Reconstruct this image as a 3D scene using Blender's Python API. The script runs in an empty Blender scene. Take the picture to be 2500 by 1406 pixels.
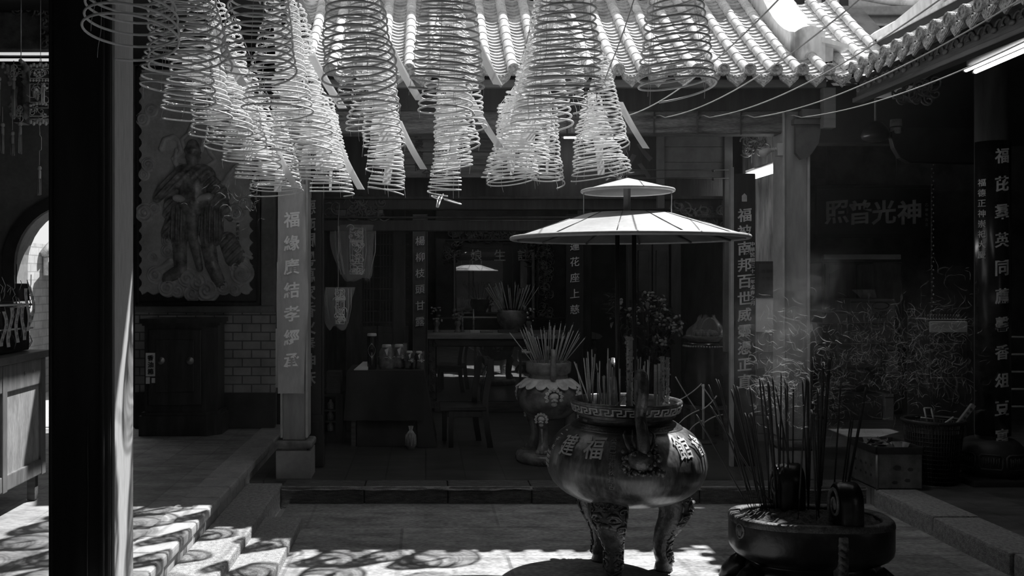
import bpy, bmesh, math, random
import numpy as np
from mathutils import Vector, Matrix

# ------------------------------------------------------------------ scene, camera, sky, sun, exposure
SC = bpy.context.scene
COL = SC.collection
pi, sin, cos, sqrt = math.pi, math.sin, math.cos, math.sqrt
R = math.radians
F, CX, CY, H = 2300.0, 1039.0, 684.0, 1.6          # focal length and principal point in pixels of the 2500x1406 frame, eye height

cam_d = bpy.data.cameras.new('camera')
cam = bpy.data.objects.new('camera', cam_d)
COL.objects.link(cam)
cam.location = (0, 0, H)
cam.rotation_euler = (pi / 2, 0, 0)
cam_d.sensor_width = 36
cam_d.lens = F / 2500 * 36
cam_d.shift_x = (1250 - CX) / 2500
cam_d.shift_y = -(703 - CY) / 2500
cam_d.clip_end = 200
SC.camera = cam

wd = bpy.data.worlds.new('sky')
SC.world = wd
wd.use_nodes = True
_bg = wd.node_tree.nodes['Background']
_bg.inputs[0].default_value = (1, 1, 1, 1)
_bg.inputs[1].default_value = 0.85

SUN = Vector((0.457, 0.40, 1.0)).normalized()
sd = bpy.data.lights.new('sun', 'SUN')
sd.energy = 9.3
sd.angle = R(0.6)
so = bpy.data.objects.new('sun', sd)
COL.objects.link(so)
so.location = (5, 5, 12)
so.rotation_euler = SUN.to_track_quat('Z', 'Y').to_euler()

SC.view_settings.view_transform = 'Standard'
SC.view_settings.look = 'None'
SC.view_settings.exposure = 0.0
SC.view_settings.gamma = 1.0
SC.view_settings.use_curve_mapping = False
SC.cycles.max_bounces = 7
SC.cycles.diffuse_bounces = 4
SC.cycles.glossy_bounces = 3
SC.cycles.transparent_max_bounces = 24
SC.cycles.caustics_reflective = False
SC.cycles.caustics_refractive = False
SC.cycles.adaptive_threshold = 0.02

# ------------------------------------------------------------------ helpers
WL = {}


def at(px, py, Y):
    return Vector(((px - CX) / F * Y, Y, H - (py - CY) / F * Y))


def ax(px, Y):
    return (px - CX) / F * Y


def az(py, Y):
    return H - (py - CY) / F * Y


def T(x, y, z):
    return Matrix.Translation((x, y, z))


def RZ(a):
    return Matrix.Rotation(a, 4, 'Z')


def RX(a):
    return Matrix.Rotation(a, 4, 'X')


def RY(a):
    return Matrix.Rotation(a, 4, 'Y')


class MB:
    def __init__(s):
        s.v, s.f, s.sm = [], [], []

    def add(s, vs, fs, smooth=False, M=None):
        o = len(s.v)
        if M is not None:
            vs = [M @ Vector(p) for p in vs]
        s.v.extend([tuple(p) for p in vs])
        s.f.extend([tuple(o + i for i in f) for f in fs])
        s.sm.extend([smooth] * len(fs))
        return s

    def box(s, x0, x1, y0, y1, z0, z1, M=None):
        vs = [(x, y, z) for z in (z0, z1) for y in (y0, y1) for x in (x0, x1)]
        fs = [(0, 2, 3, 1), (4, 5, 7, 6), (0, 1, 5, 4), (2, 6, 7, 3), (0, 4, 6, 2), (1, 3, 7, 5)]
        return s.add(vs, fs, False, M)

    def rbox(s, x0, x1, y0, y1, z0, z1, b=.01, seg=2, M=None):
        bm = bmesh.new()
        bmesh.ops.create_cube(bm, size=1, matrix=T((x0 + x1) / 2, (y0 + y1) / 2, (z0 + z1) / 2) @ Matrix.Diagonal((x1 - x0, y1 - y0, z1 - z0, 1)))
        bmesh.ops.bevel(bm, geom=bm.edges[:], offset=min(b, (x1 - x0) * .45, (y1 - y0) * .45, (z1 - z0) * .45), segments=seg, affect='EDGES', profile=.6)
        bm.verts.index_update()
        vs = [v.co.copy() for v in bm.verts]
        fs = [[v.index for v in f.verts] for f in bm.faces]
        bm.free()
        return s.add(vs, fs, False, M)

    def lathe(s, prof, n=32, c=(0, 0, 0), M=None, smooth=True, a0=0, a1=2 * pi):
        full = abs(a1 - a0 - 2 * pi) < 1e-6
        m = n if full else n + 1
        vs = [(c[0] + r * cos(a0 + (a1 - a0) * i / n), c[1] + r * sin(a0 + (a1 - a0) * i / n), c[2] + z) for r, z in prof for i in range(m)]
        fs = []
        for j in range(len(prof) - 1):
            for i in range(n):
                k = (i + 1) % m
                fs.append((j * m + i, j * m + k, (j + 1) * m + k, (j + 1) * m + i))
        return s.add(vs, fs, smooth, M)

    def cyl(s, a, b, r, n=12, r2=None, caps=True):
        return s.tube([a, b], [r, r if r2 is None else r2], n, caps)

    def tube(s, pts, r, n=6, caps=True, closed=False, smooth=True, M=None):
        pts = [Vector(p) for p in pts]
        m = len(pts)
        if not hasattr(r, '__len__'):
            r = [r] * m
        vs, fs = [], []
        up = None
        for i, p in enumerate(pts):
            a = pts[(i - 1) % m] if (i > 0 or closed) else p
            b = pts[(i + 1) % m] if (i < m - 1 or closed) else p
            t = (b - a)
            t = t.normalized() if t.length > 1e-9 else Vector((0, 0, 1))
            if up is None:
                up = t.orthogonal().normalized()
            else:
                up = (up - t * up.dot(t))
                up = up.normalized() if up.length > 1e-6 else t.orthogonal().normalized()
            w = t.cross(up)
            for k in range(n):
                a_ = 2 * pi * k / n
                vs.append(p + (up * cos(a_) + w * sin(a_)) * r[i])
        for i in range(m if closed else m - 1):
            j = (i + 1) % m
            for k in range(n):
                l = (k + 1) % n
                fs.append((i * n + k, i * n + l, j * n + l, j * n + k))
        if caps and not closed:
            fs.append(tuple(range(n - 1, -1, -1)))
            fs.append(tuple((m - 1) * n + k for k in range(n)))
        return s.add(vs, fs, smooth, M)

    def prism(s, poly, d0, d1, M=None, smooth=False):
        """poly of (u,v) extruded along w from d0 to d1, as x=u, y=w, z=v"""
        n = len(poly)
        vs = [(u, d0, v) for u, v in poly] + [(u, d1, v) for u, v in poly]
        fs = [tuple(range(n)), tuple(range(2 * n - 1, n - 1, -1))]
        for i in range(n):
            j = (i + 1) % n
            fs.append((i, i + n, j + n, j))
        return s.add(vs, fs, smooth, M)

    def sph(s, c, r, u=12, v=8, M=None):
        if not hasattr(r, '__len__'):
            r = (r, r, r)
        vs = [(c[0], c[1], c[2] - r[2])]
        for j in range(1, v):
            t = -pi / 2 + pi * j / v
            for i in range(u):
                a = 2 * pi * i / u
                vs.append((c[0] + r[0] * cos(t) * cos(a), c[1] + r[1] * cos(t) * sin(a), c[2] + r[2] * sin(t)))
        vs.append((c[0], c[1], c[2] + r[2]))
        fs = []
        for i in range(u):
            k = (i + 1) % u
            fs.append((0, 1 + k, 1 + i))
            for j in range(v - 2):
                fs.append((1 + j * u + i, 1 + j * u + k, 1 + (j + 1) * u + k, 1 + (j + 1) * u + i))
            fs.append((1 + (v - 2) * u + i, 1 + (v - 2) * u + k, len(vs) - 1))
        return s.add(vs, fs, True, M)

    def grid(s, nu, nv, fn, smooth=True, M=None):
        vs = [fn(i / nu, j / nv) for j in range(nv + 1) for i in range(nu + 1)]
        fs = [(j * (nu + 1) + i, j * (nu + 1) + i + 1, (j + 1) * (nu + 1) + i + 1, (j + 1) * (nu + 1) + i) for j in range(nv) for i in range(nu)]
        return s.add(vs, fs, smooth, M)


def finish(name, mb, m, loc):
    me = bpy.data.meshes.new(name)
    me.from_pydata([(p[0] - loc[0], p[1] - loc[1], p[2] - loc[2]) for p in mb.v], [], mb.f)
    me.polygons.foreach_set('use_smooth', mb.sm)
    if m is not None:
        me.materials.append(m)
    me.update()
    return me


def obj(name, mb, m=None, parent=None, loc=None):
    """one mesh object from world-space geometry; its own origin at loc (default: base centre, or the parent's place)"""
    if loc is None:
        if parent is not None:
            loc = WL[parent.name]
        else:
            a = np.array(mb.v)
            lo, hi = a.min(0), a.max(0)
            loc = Vector(((lo[0] + hi[0]) / 2, (lo[1] + hi[1]) / 2, lo[2]))
    loc = Vector(loc)
    o = bpy.data.objects.new(name, finish(name, mb, m, loc))
    COL.objects.link(o)
    if parent is not None:
        o.parent = parent
        o.location = loc - WL[parent.name]
    else:
        o.location = loc
    WL[o.name] = loc
    return o


def tag(o, label=None, cat=None, group=None, kind=None):
    if label:
        o['label'] = label
    if cat:
        o['category'] = cat
    if group:
        o['group'] = group
    if kind:
        o['kind'] = kind
    return o


def thing(name, label, cat, loc, group=None):
    o = bpy.data.objects.new(name, None)
    o.empty_display_size = .1
    COL.objects.link(o)
    o.location = loc
    WL[o.name] = Vector(loc)
    return tag(o, label, cat, group)


def struct(name, mb, m, label=None):
    o = obj(name, mb, m)
    return tag(o, label, None, None, 'structure')


def copy_thing(root, loc, label, group=None, rz=None, skip=()):
    c = root.copy()
    COL.objects.link(c)
    c.location = loc
    WL[c.name] = Vector(loc)
    if rz is not None:
        c.rotation_euler = (c.rotation_euler[0], c.rotation_euler[1], rz)
    c['label'] = label
    if group:
        c['group'] = group
    for ch in list(root.children):
        if ch.name in skip:
            continue
        d = ch.copy()
        COL.objects.link(d)
        d.parent = c
        WL[d.name] = Vector(loc)
        for g in list(ch.children):
            e = g.copy()
            COL.objects.link(e)
            e.parent = d
    return c


# ------------------------------------------------------------------ lettering
_GL = {}


def glyph(ch, ext=.02, bold=.012):
    key = (ch, ext, bold)
    if key not in _GL:
        c = bpy.data.curves.new('glyph', 'FONT')
        c.body = ch
        c.extrude = ext
        c.offset = bold
        c.resolution_u = 2
        o = bpy.data.objects.new('glyph', c)
        COL.objects.link(o)
        dg = bpy.context.evaluated_depsgraph_get()
        me = bpy.data.meshes.new_from_object(o.evaluated_get(dg))
        vs = np.array([tuple(v.co) for v in me.vertices]) if len(me.vertices) else np.zeros((0, 3))
        fs = [tuple(p.vertices) for p in me.polygons]
        if len(vs):
            lo, hi = vs.min(0), vs.max(0)
            vs = vs - np.array([(lo[0] + hi[0]) / 2, (lo[1] + hi[1]) / 2, 0])
            s = max(hi[0] - lo[0], hi[1] - lo[1])
            vs[:, :2] /= max(s, .35)
        _GL[key] = (vs, fs)
        bpy.data.objects.remove(o)
        bpy.data.curves.remove(c)
        bpy.data.meshes.remove(me)
    return _GL[key]


def put_char(mb, ch, fn, size, ext=.02, bold=.012, slant=0.0, sx=1.0):
    """fn(u, w, d) -> world point: u to the reader's right, w up, d out of the surface"""
    vs, fs = glyph(ch, ext, bold)
    if len(vs):
        mb.add([fn((p[0] * sx) * size, (p[1] + p[0] * slant) * size, p[2] + ext) for p in vs], fs)


def column_text(mb, text, x, y, z0, z1, size, d=.008, slant=.10, bold=.014, sx=1.0):
    """characters one under another on a face turned to -Y at y; z0 = centre of the first, z1 = of the last"""
    n = len(text)
    for i, ch in enumerate(text):
        zc = z0 + (z1 - z0) * (i / (n - 1) if n > 1 else 0)
        put_char(mb, ch, lambda u, w, e: (x + u, y - .001 - d * e / .04, zc + w), size, .02, bold, slant, sx)


# ------------------------------------------------------------------ materials (the photograph has no colour: every albedo is a grey)
_M = {}


def mat(name, a, rough=.7, var=.25, scale=6., stretch=(1, 1, 1), bump=0., metal=0., spec=.35, detail=5., a2=None, alpha=None, emit=0., lo=.35, hi=.65, fine=0.):
    """a: albedo; a2: second albedo of blotches, laid out by noise in the object's own space"""
    if name in _M:
        return _M[name]
    m = bpy.data.materials.new(name)
    m.use_nodes = True
    nt = m.node_tree
    N, L = nt.nodes, nt.links
    p = N['Principled BSDF']
    p.inputs['Roughness'].default_value = rough
    p.inputs['Metallic'].default_value = metal
    p.inputs['Specular IOR Level'].default_value = spec
    c0 = a * (1 - var)
    c1 = a * (1 + var) if a2 is None else a2
    tc = N.new('ShaderNodeTexCoord')
    mp = N.new('ShaderNodeMapping')
    mp.inputs['Scale'].default_value = stretch
    L.new(tc.outputs['Object'], mp.inputs[0])
    nz = N.new('ShaderNodeTexNoise')
    nz.inputs['Scale'].default_value = scale
    nz.inputs['Detail'].default_value = detail
    nz.inputs['Roughness'].default_value = .62
    L.new(mp.outputs[0], nz.inputs['Vector'])
    cr = N.new('ShaderNodeValToRGB')
    cr.color_ramp.elements[0].position = lo
    cr.color_ramp.elements[1].position = hi
    cr.color_ramp.elements[0].color = (c0, c0, c0, 1)
    cr.color_ramp.elements[1].color = (c1, c1, c1, 1)
    L.new(nz.outputs[0], cr.inputs[0])
    col = cr.outputs[0]
    m['c0'], m['c1'] = c0, c1
    if fine:
        n2 = N.new('ShaderNodeTexNoise')
        n2.inputs['Scale'].default_value = scale * 9
        n2.inputs['Detail'].default_value = 3
        L.new(mp.outputs[0], n2.inputs['Vector'])
        mr = N.new('ShaderNodeMapRange')
        mr.inputs['From Min'].default_value = .3
        mr.inputs['From Max'].default_value = .7
        mr.inputs['To Min'].default_value = 1 - fine
        mr.inputs['To Max'].default_value = 1 + fine
        L.new(n2.outputs[0], mr.inputs[0])
        mx = N.new('ShaderNodeMix')
        mx.data_type = 'RGBA'
        mx.blend_type = 'MULTIPLY'
        mx.inputs[0].default_value = 1
        L.new(col, mx.inputs[6])
        L.new(mr.outputs[0], mx.inputs[7])
        col = mx.outputs[2]
    L.new(col, p.inputs['Base Color'])
    if bump:
        b = N.new('ShaderNodeBump')
        b.inputs['Strength'].default_value = min(1, bump)
        b.inputs['Distance'].default_value = .02
        n3 = N.new('ShaderNodeTexNoise')
        n3.inputs['Scale'].default_value = scale * 3
        n3.inputs['Detail'].default_value = 6
        L.new(mp.outputs[0], n3.inputs['Vector'])
        L.new(n3.outputs[0], b.inputs['Height'])
        L.new(b.outputs[0], p.inputs['Normal'])
    if alpha is not None:
        p.inputs['Alpha'].default_value = alpha
    if emit:
        p.inputs['Emission Color'].default_value = (1, 1, 1, 1)
        p.inputs['Emission Strength'].default_value = emit
    _M[name] = m
    return m


def brick(name, a, mortar, bw, bh, mort=.012, rough=.8, off=.5, axis='XZ', var=.25, bump=.4, spec=.25, smooth_noise=1., fine=0., mfreq=2):
    """running bond in the object's own space, on the plane given by axis"""
    if name in _M:
        return _M[name]
    m = mat(name, a, rough, var, 5 * smooth_noise, (1, 1, 1) if axis[1] == 'Z' else (.7, 1.6, 1), spec=spec, fine=fine)
    nt = m.node_tree
    N, L = nt.nodes, nt.links
    p = N['Principled BSDF']
    base = p.inputs['Base Color'].links[0].from_socket
    tc = N.new('ShaderNodeTexCoord')
    sp = N.new('ShaderNodeSeparateXYZ')
    cb = N.new('ShaderNodeCombineXYZ')
    L.new(tc.outputs['Object'], sp.inputs[0])
    L.new(sp.outputs[axis[0]], cb.inputs[0])
    L.new(sp.outputs[axis[1]], cb.inputs[1])
    bt = N.new('ShaderNodeTexBrick')
    bt.offset = off
    bt.offset_frequency = mfreq
    bt.inputs['Scale'].default_value = 1
    bt.inputs['Brick Width'].default_value = bw
    bt.inputs['Row Height'].default_value = bh
    bt.inputs['Mortar Size'].default_value = mort
    bt.inputs['Mortar Smooth'].default_value = .15
    bt.inputs['Color1'].default_value = (.78, .78, .78, 1)
    bt.inputs['Color2'].default_value = (1, 1, 1, 1)
    k = mortar / a
    bt.inputs['Mortar'].default_value = (k, k, k, 1)
    L.new(cb.outputs[0], bt.inputs['Vector'])
    mx = N.new('ShaderNodeMix')
    mx.data_type = 'RGBA'
    mx.blend_type = 'MULTIPLY'
    mx.inputs[0].default_value = 1
    L.new(base, mx.inputs[6])
    L.new(bt.outputs['Color'], mx.inputs[7])
    L.new(mx.outputs[2], p.inputs['Base Color'])
    b = N.new('ShaderNodeBump')
    b.invert = True
    b.inputs['Strength'].default_value = bump
    b.inputs['Distance'].default_value = .01
    L.new(bt.outputs['Fac'], b.inputs['Height'])
    L.new(b.outputs[0], p.inputs['Normal'])
    return m


def see_through(name, a, opaque, rough=.25, spec=.6, glossy=0.):
    """thin clear film: mostly transparent, with a grey veil and a sheen"""
    if name in _M:
        return _M[name]
    m = bpy.data.materials.new(name)
    m.use_nodes = True
    nt = m.node_tree
    N, L = nt.nodes, nt.links
    p = N['Principled BSDF']
    p.inputs['Base Color'].default_value = (a, a, a, 1)
    p.inputs['Roughness'].default_value = rough
    p.inputs['Specular IOR Level'].default_value = spec
    p.inputs['Alpha'].default_value = opaque
    _M[name] = m
    return m


def mirror_glass(name, tint, refl):
    """dark backed glass: a share of mirror over a nearly black ground"""
    m = bpy.data.materials.new(name)
    m.use_nodes = True
    nt = m.node_tree
    N, L = nt.nodes, nt.links
    p = N['Principled BSDF']
    p.inputs['Base Color'].default_value = (tint, tint, tint, 1)
    p.inputs['Roughness'].default_value = .4
    g = N.new('ShaderNodeBsdfGlossy')
    g.inputs['Roughness'].default_value = .015
    g.inputs['Color'].default_value = (1, 1, 1, 1)
    mx = N.new('ShaderNodeMixShader')
    mx.inputs[0].default_value = refl
    L.new(p.outputs[0], mx.inputs[1])
    L.new(g.outputs[0], mx.inputs[2])
    L.new(mx.outputs[0], N['Material Output'].inputs[0])
    return m


def glow(name, s):
    m = bpy.data.materials.new(name)
    m.use_nodes = True
    p = m.node_tree.nodes['Principled BSDF']
    p.inputs['Base Color'].default_value = (.8, .8, .8, 1)
    p.inputs['Emission Color'].default_value = (1, 1, 1, 1)
    p.inputs['Emission Strength'].default_value = s
    return m


random.seed(7)
rnd = random.random


def ru(a, b):
    return a + (b - a) * random.random()

# ------------------------------------------------------------------ large structure
m_court = brick('court_stone', .33, .23, 1.25, .62, .010, .8, .5, 'XY', .36, .2, fine=.36)
m_granite = mat('granite', .33, .85, .3, 45, bump=.5, fine=.25)
m_edge = mat('pale_edge_stone', .36, .75, .15, 7, fine=.12)
m_lefttile = brick('left_tile', .31, .22, .62, .276, .006, .55, .5, 'YX', .30, .25, fine=.22)
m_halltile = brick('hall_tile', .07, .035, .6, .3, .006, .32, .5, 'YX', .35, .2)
m_righttile = brick('right_tile', .12, .09, .6, .3, .006, .5, .5, 'YX', .35, .2)
m_plaster = mat('white_plaster', .56, .85, .12, 3.5, bump=.15, a2=.62, lo=.30, hi=.55, fine=.10)
m_stained = mat('stained_plaster', .50, .85, .40, 2.2, (1, 1, .5), .2, a2=.80, lo=.34, hi=.46, fine=.15)
m_greywall = mat('grey_plaster', .26, .8, .2, 2.5, bump=.1, fine=.1)
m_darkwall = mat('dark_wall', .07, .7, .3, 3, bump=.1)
m_darkwood = mat('dark_wood', .032, .5, .35, 4, (6, 6, .6), .1)
m_midwood = mat('mid_wood', .11, .6, .35, 5, (.5, 6, 6), .15)
m_post = mat('painted_post', .022, .38, .4, 3, (3, 3, .4), .08)
m_brickwall = brick('grey_brick', .55, .18, .172, .08, .006, .8, .5, 'XZ', .18, .5)
m_alley = brick('pale_brick', .55, .36, .24, .1, .008, .8, .5, 'YZ', .15, .3)
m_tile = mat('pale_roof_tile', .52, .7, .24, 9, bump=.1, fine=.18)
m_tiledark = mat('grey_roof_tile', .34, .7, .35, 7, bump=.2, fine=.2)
m_disc = mat('tile_end', .58, .7, .35, 55, bump=1.0, detail=2)
m_beam = mat('weathered_beam', .15, .8, .5, 6, (.6, 5, 5), .5, fine=.35)
m_fascia = mat('fascia_wood', .20, .6, .2, 4, (.5, 5, 5), .1)
m_roofboard = mat('roof_board', .06, 1.0, .3, 4, spec=.0)
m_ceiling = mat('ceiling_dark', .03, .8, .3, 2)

# ground levels
mb = MB().box(-.98, 3.18, -2, 6.76, -.2, 0)
struct('floor', mb, m_court)
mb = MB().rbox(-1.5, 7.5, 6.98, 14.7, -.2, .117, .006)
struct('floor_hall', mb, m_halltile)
mb = MB()
for i in range(7):                                      # kerb stones of the hall step, each a little worn
    x0 = -1.04 + i * .6
    mb.rbox(x0 + .002, x0 + .598, 6.74 + ru(-.006, .006), 7.0, -.05, .118 + ru(-.003, .004), .014, 2)
kb = struct('trim_1', mb, mat('dark_kerb', .10, .85, .4, 30, (.4, 2, 2), .6, fine=.35))
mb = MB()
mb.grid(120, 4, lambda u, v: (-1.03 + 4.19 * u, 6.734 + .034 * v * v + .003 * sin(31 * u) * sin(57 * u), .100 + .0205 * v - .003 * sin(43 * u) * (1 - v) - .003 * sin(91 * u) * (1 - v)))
obj('pale_edge', mb, mat('pale_kerb', .26, .85, .5, 30, (.5, 2, 2), .6, fine=.4), kb)  # strip along the kerb's top edge, paler than the stones
mb = MB().box(-7, -1.33, -2, 8.72, -.2, .235)
struct('floor_left', mb, m_lefttile)
mb = MB()
y = 2.0
while y < 8.6:                                          # bull-nosed edging blocks with a joint between
    mb.rbox(-1.52, -1.285, y + .002, y + .298, .178, .242, .022, 3)
    mb.box(-1.5, -1.305, y + .004, y + .296, .0, .18)
    y += .3
struct('trim_2', mb, m_edge)
mb = MB().rbox(-1.30, -1.04, 1.5, 6.86, -.05, .124, .012, 2)
struct('step_1', mb, m_granite)
mb = MB().rbox(-1.05, -.80, 1.5, 6.13, -.05, .062, .010, 2)
struct('step_2', mb, m_granite)
mb = MB().box(3.42, 8, -2, 6.99, -.2, .122)
struct('floor_right', mb, m_righttile)
mb = MB().box(3.45, 7.5, 8.35, 10.8, .1, .124)
struct('floor_passage', mb, mat('passage_floor', .30, .30, .3, 3, (1, 3, 1), spec=.5, fine=.2))
mb = MB()
y = 1.2
while y < 6.6:
    l = .78
    mb.rbox(3.17 + ru(-.012, .012), 3.46, y + .003, min(y + l, 6.97) - .003, -.05, .127 + ru(-.004, .004), .018, 2)
    y += l
struct('trim_3', mb, m_granite)

# walls
arc = [(-3.25 + .55 * cos(a), 1.75 + .55 * sin(a)) for a in np.linspace(pi, 0, 20)]
poly = [(-7, .2), (-3.8, .2)] + arc + [(-2.7, .2), (-1.42, .2), (-1.42, 3.62), (-7, 3.62)]
struct('wall_left', MB().prism(poly, 8.74, 9.0), m_greywall)
ring = [(-3.25 + .66 * cos(a), 1.75 + .66 * sin(a)) for a in np.linspace(pi, 0, 20)]
arch = [(-3.91, .24)] + ring + [(-2.59, .24), (-2.7, .24)] + arc[::-1] + [(-3.8, .24)]
struct('trim_4', MB().prism(arch, 8.70, 8.76), m_darkwall, 'dark band around the arched doorway')
mb = MB().box(-2.68, -1.39, 8.69, 8.75, .56, 1.30)
struct('wall_left_brick', mb, m_brickwall)
mb = MB().rbox(-2.68, -1.39, 8.66, 8.75, .235, .56, .01)
struct('baseboard_left', mb, m_darkwall)
mb = MB().rbox(-2.68, -1.39, 8.67, 8.75, 1.30, 1.365, .012)
mb.rbox(-1.515, -1.39, 8.67, 8.75, 1.365, 3.55, .012)
struct('trim_5', mb, m_greywall)
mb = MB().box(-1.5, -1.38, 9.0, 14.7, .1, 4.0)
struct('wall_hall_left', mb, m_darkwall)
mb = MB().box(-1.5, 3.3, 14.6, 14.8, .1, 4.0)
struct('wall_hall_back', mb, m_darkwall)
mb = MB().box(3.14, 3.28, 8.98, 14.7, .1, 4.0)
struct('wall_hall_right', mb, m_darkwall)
m_wallstrip = mat('streaked_white_wall', .30, .8, .3, 7, (4, 4, .35), .1, a2=.55, lo=.35, hi=.65)
mb = MB().box(3.02, 3.42, 8.70, 8.98, .94, 3.6)
struct('wall_strip', mb, m_wallstrip)
mb = MB().box(3.02, 3.42, 8.69, 8.98, .1, .94)
struct('wall_strip_brick', mb, brick('grey_brick_small', .22, .10, .16, .085, .006, .8, .5, 'XZ', .2, .5))
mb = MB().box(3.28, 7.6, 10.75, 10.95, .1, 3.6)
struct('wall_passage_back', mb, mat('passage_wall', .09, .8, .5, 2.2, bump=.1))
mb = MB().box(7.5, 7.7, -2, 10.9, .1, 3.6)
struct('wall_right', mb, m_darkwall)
mb = MB().box(-7.2, -7, -4, 9, .1, 3.7)
struct('wall_far_left', mb, m_darkwall)
mb = MB().box(-7.2, 8, -4.2, -4, 0, 4.3)
struct('wall_front', mb, m_darkwall)

# the alley beyond the arch
struct('ground_alley', MB().box(-7, -1.5, 9.0, 13, .0, .2), m_edge)
struct('wall_alley_side', MB().box(-5.1, -4.75, 9.1, 12.6, .2, 2.05), m_alley)
mb = MB().box(-4.66, -2.4, 12.0, 12.2, .2, 1.86)
struct('wall_alley_end', mb, mat('alley_grey', .34, .8, .15, 2))
mb = MB()
for i in range(13):
    x = -4.7 + i * .17
    mb.tube([(x, 11.6, 1.93), (x, 12.3, 2.28)], .05, 8)
    mb.box(x - .03, x + .03, 11.66, 11.72, 1.66, 1.88)
mb.box(-4.8, -2.4, 11.7, 12.2, 1.86, 1.9)
struct('roof_alley', mb, m_tile)

# ceilings and roofs that shade the halls
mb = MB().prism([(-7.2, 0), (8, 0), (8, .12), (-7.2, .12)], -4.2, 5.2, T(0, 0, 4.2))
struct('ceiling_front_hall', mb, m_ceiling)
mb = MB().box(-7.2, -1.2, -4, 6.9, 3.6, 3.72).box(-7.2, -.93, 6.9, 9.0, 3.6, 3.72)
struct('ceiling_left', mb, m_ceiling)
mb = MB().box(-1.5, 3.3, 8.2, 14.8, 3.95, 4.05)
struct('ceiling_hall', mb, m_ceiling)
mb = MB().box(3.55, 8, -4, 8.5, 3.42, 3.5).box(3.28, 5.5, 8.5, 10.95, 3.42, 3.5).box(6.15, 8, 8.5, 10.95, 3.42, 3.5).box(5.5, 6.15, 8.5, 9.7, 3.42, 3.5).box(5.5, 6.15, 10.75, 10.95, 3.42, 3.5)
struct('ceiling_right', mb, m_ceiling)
m_dimglass = bpy.data.materials.new('dim_glass')
m_dimglass.use_nodes = True
_n = m_dimglass.node_tree
_t = _n.nodes.new('ShaderNodeBsdfTransparent')
_t.inputs[0].default_value = (.30, .30, .30, 1)
_n.links.new(_t.outputs[0], _n.nodes['Material Output'].inputs[0])
struct('window_added', MB().box(5.45, 6.2, 9.65, 10.8, 3.505, 3.515), m_dimglass, 'unseen skylight added to throw a sun patch into the right passage')  # opening and dimming pane added, placed to light the passage floor
struct('ceiling_valley', MB().box(3.0, 4.2, 8.15, 8.52, 3.72, 3.8), m_ceiling)

# ------------------------------------------------------------------ back roof: barrel rows and pan rows down to the eave
EY, EZ, SL = 6.87, 3.10, .625                            # eave line and slope


def rz(y):
    d = y - EY
    return EZ + SL * d + .07 * d * d


mb = MB()
mp_ = MB()
bx = [2.92 - .19 * k for k in range(21)]
for x in bx:
    y0 = EY
    n = 11
    for k in range(n):  # the post's court side, paler than its front
        ya, yb = y0 + k * .122, y0 + (k + 1) * .122 + .012
        if x > 2.8 and ya > 7.12:
            break
        ra, rb = .044, .037
        vs, fs = [], []
        for yy, r, dz in ((ya, ra, .0), (yb, rb, .0)):
            for i in range(9):
                a = pi * i / 8
                vs.append((x + r * cos(a), yy, rz(yy) + .022 + r * sin(a) + dz))
        for i in range(8):
            fs.append((i, i + 1, 9 + i + 1, 9 + i))
        mb.add(vs, fs, True)
        vs = [(x + r * cos(pi * i / 8), ya, rz(ya) + .022 + r * sin(pi * i / 8)) for r in (.028, ra) for i in range(9)]
        mb.add(vs, [(i, i + 1, 9 + i + 1, 9 + i) for i in range(8)])
for x in [b + .095 for b in bx[1:]] + [bx[-1] - .095]:
    n = 25
    for k in range(n):
        ya, yb = EY - .03 + k * .053, EY - .03 + (k + 1) * .053 + .03
        vs, fs = [], []
        for yy, up in ((ya, .020), (yb, .0)):
            for i in range(9):
                u = -1 + i / 4
                vs.append((x + .075 * u, yy, rz(yy) - .012 + up + .030 * u * u))
        for i in range(8):
            fs.append((i, i + 1, 9 + i + 1, 9 + i))
        mp_.add(vs, fs, True)
        vs = []
        for dz in (0.02, .004):
            for i in range(9):
                u = -1 + i / 4
                vs.append((x + .075 * u, ya, rz(ya) - .012 + dz + .030 * u * u))
        mp_.add(vs, fs, False)
rt = struct('roof_back', mb, m_tile, 'pale barrel tile roof over the hall')
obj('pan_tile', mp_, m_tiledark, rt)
mb = MB()
for k in range(24):                                      # boarding under the tiles
    ya, yb = EY - .02 + k * .055, EY - .02 + (k + 1) * .055
    mb.add([(-.97, ya, rz(ya) - .03), (3.02, ya, rz(ya) - .03), (3.02, yb, rz(yb) - .03), (-.97, yb, rz(yb) - .03)], [(0, 1, 2, 3)])
for k in range(24):                                      # and under the valley beside the right roof
    ya, yb = EY + .02 + k * .055, EY + .02 + (k + 1) * .055
    mb.add([(2.98, ya, rz(ya) - .09), (3.8, ya, rz(ya) - .09), (3.8, yb, rz(yb) - .09), (2.98, yb, rz(yb) - .09)], [(0, 1, 2, 3)])
obj('roof_board', mb, m_roofboard, rt)


def drip(mb, M, w=.083, h=.095):
    top = [(w * u, .028 * u * u) for u in np.linspace(-1, 1, 9)]
    low = [(.078, .005), (.066, -.030), (.045, -.052), (.022, -.070), (0, -h), (-.022, -.070), (-.045, -.052), (-.066, -.030), (-.078, .005)]
    poly = top[::1] + low
    mb.prism(poly, -.007, .007, M)
    inner = [(x_ * .8, z_ * .78 - .006) for x_, z_ in poly]
    mb.prism(inner, -.010, -.006, M)
    for u, v, r in ((0, -.02, .014), (.026, -.014, .010), (-.026, -.014, .010), (0, -.05, .009), (.048, -.006, .007), (-.048, -.006, .007)):
        mb.sph((u, -.010, v), (r, .004, r), 7, 4, M)


def disc(mb, M):
    prof = [(.0, -.014), (.010, -.014), (.014, -.008), (.027, -.008), (.031, -.016), (.042, -.016), (.045, -.010), (.045, .02)]
    mb.lathe(prof, 18, (0, 0, 0), M @ RX(-pi / 2) @ Matrix.Diagonal((1, 1, 1, 1)), False)


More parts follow.
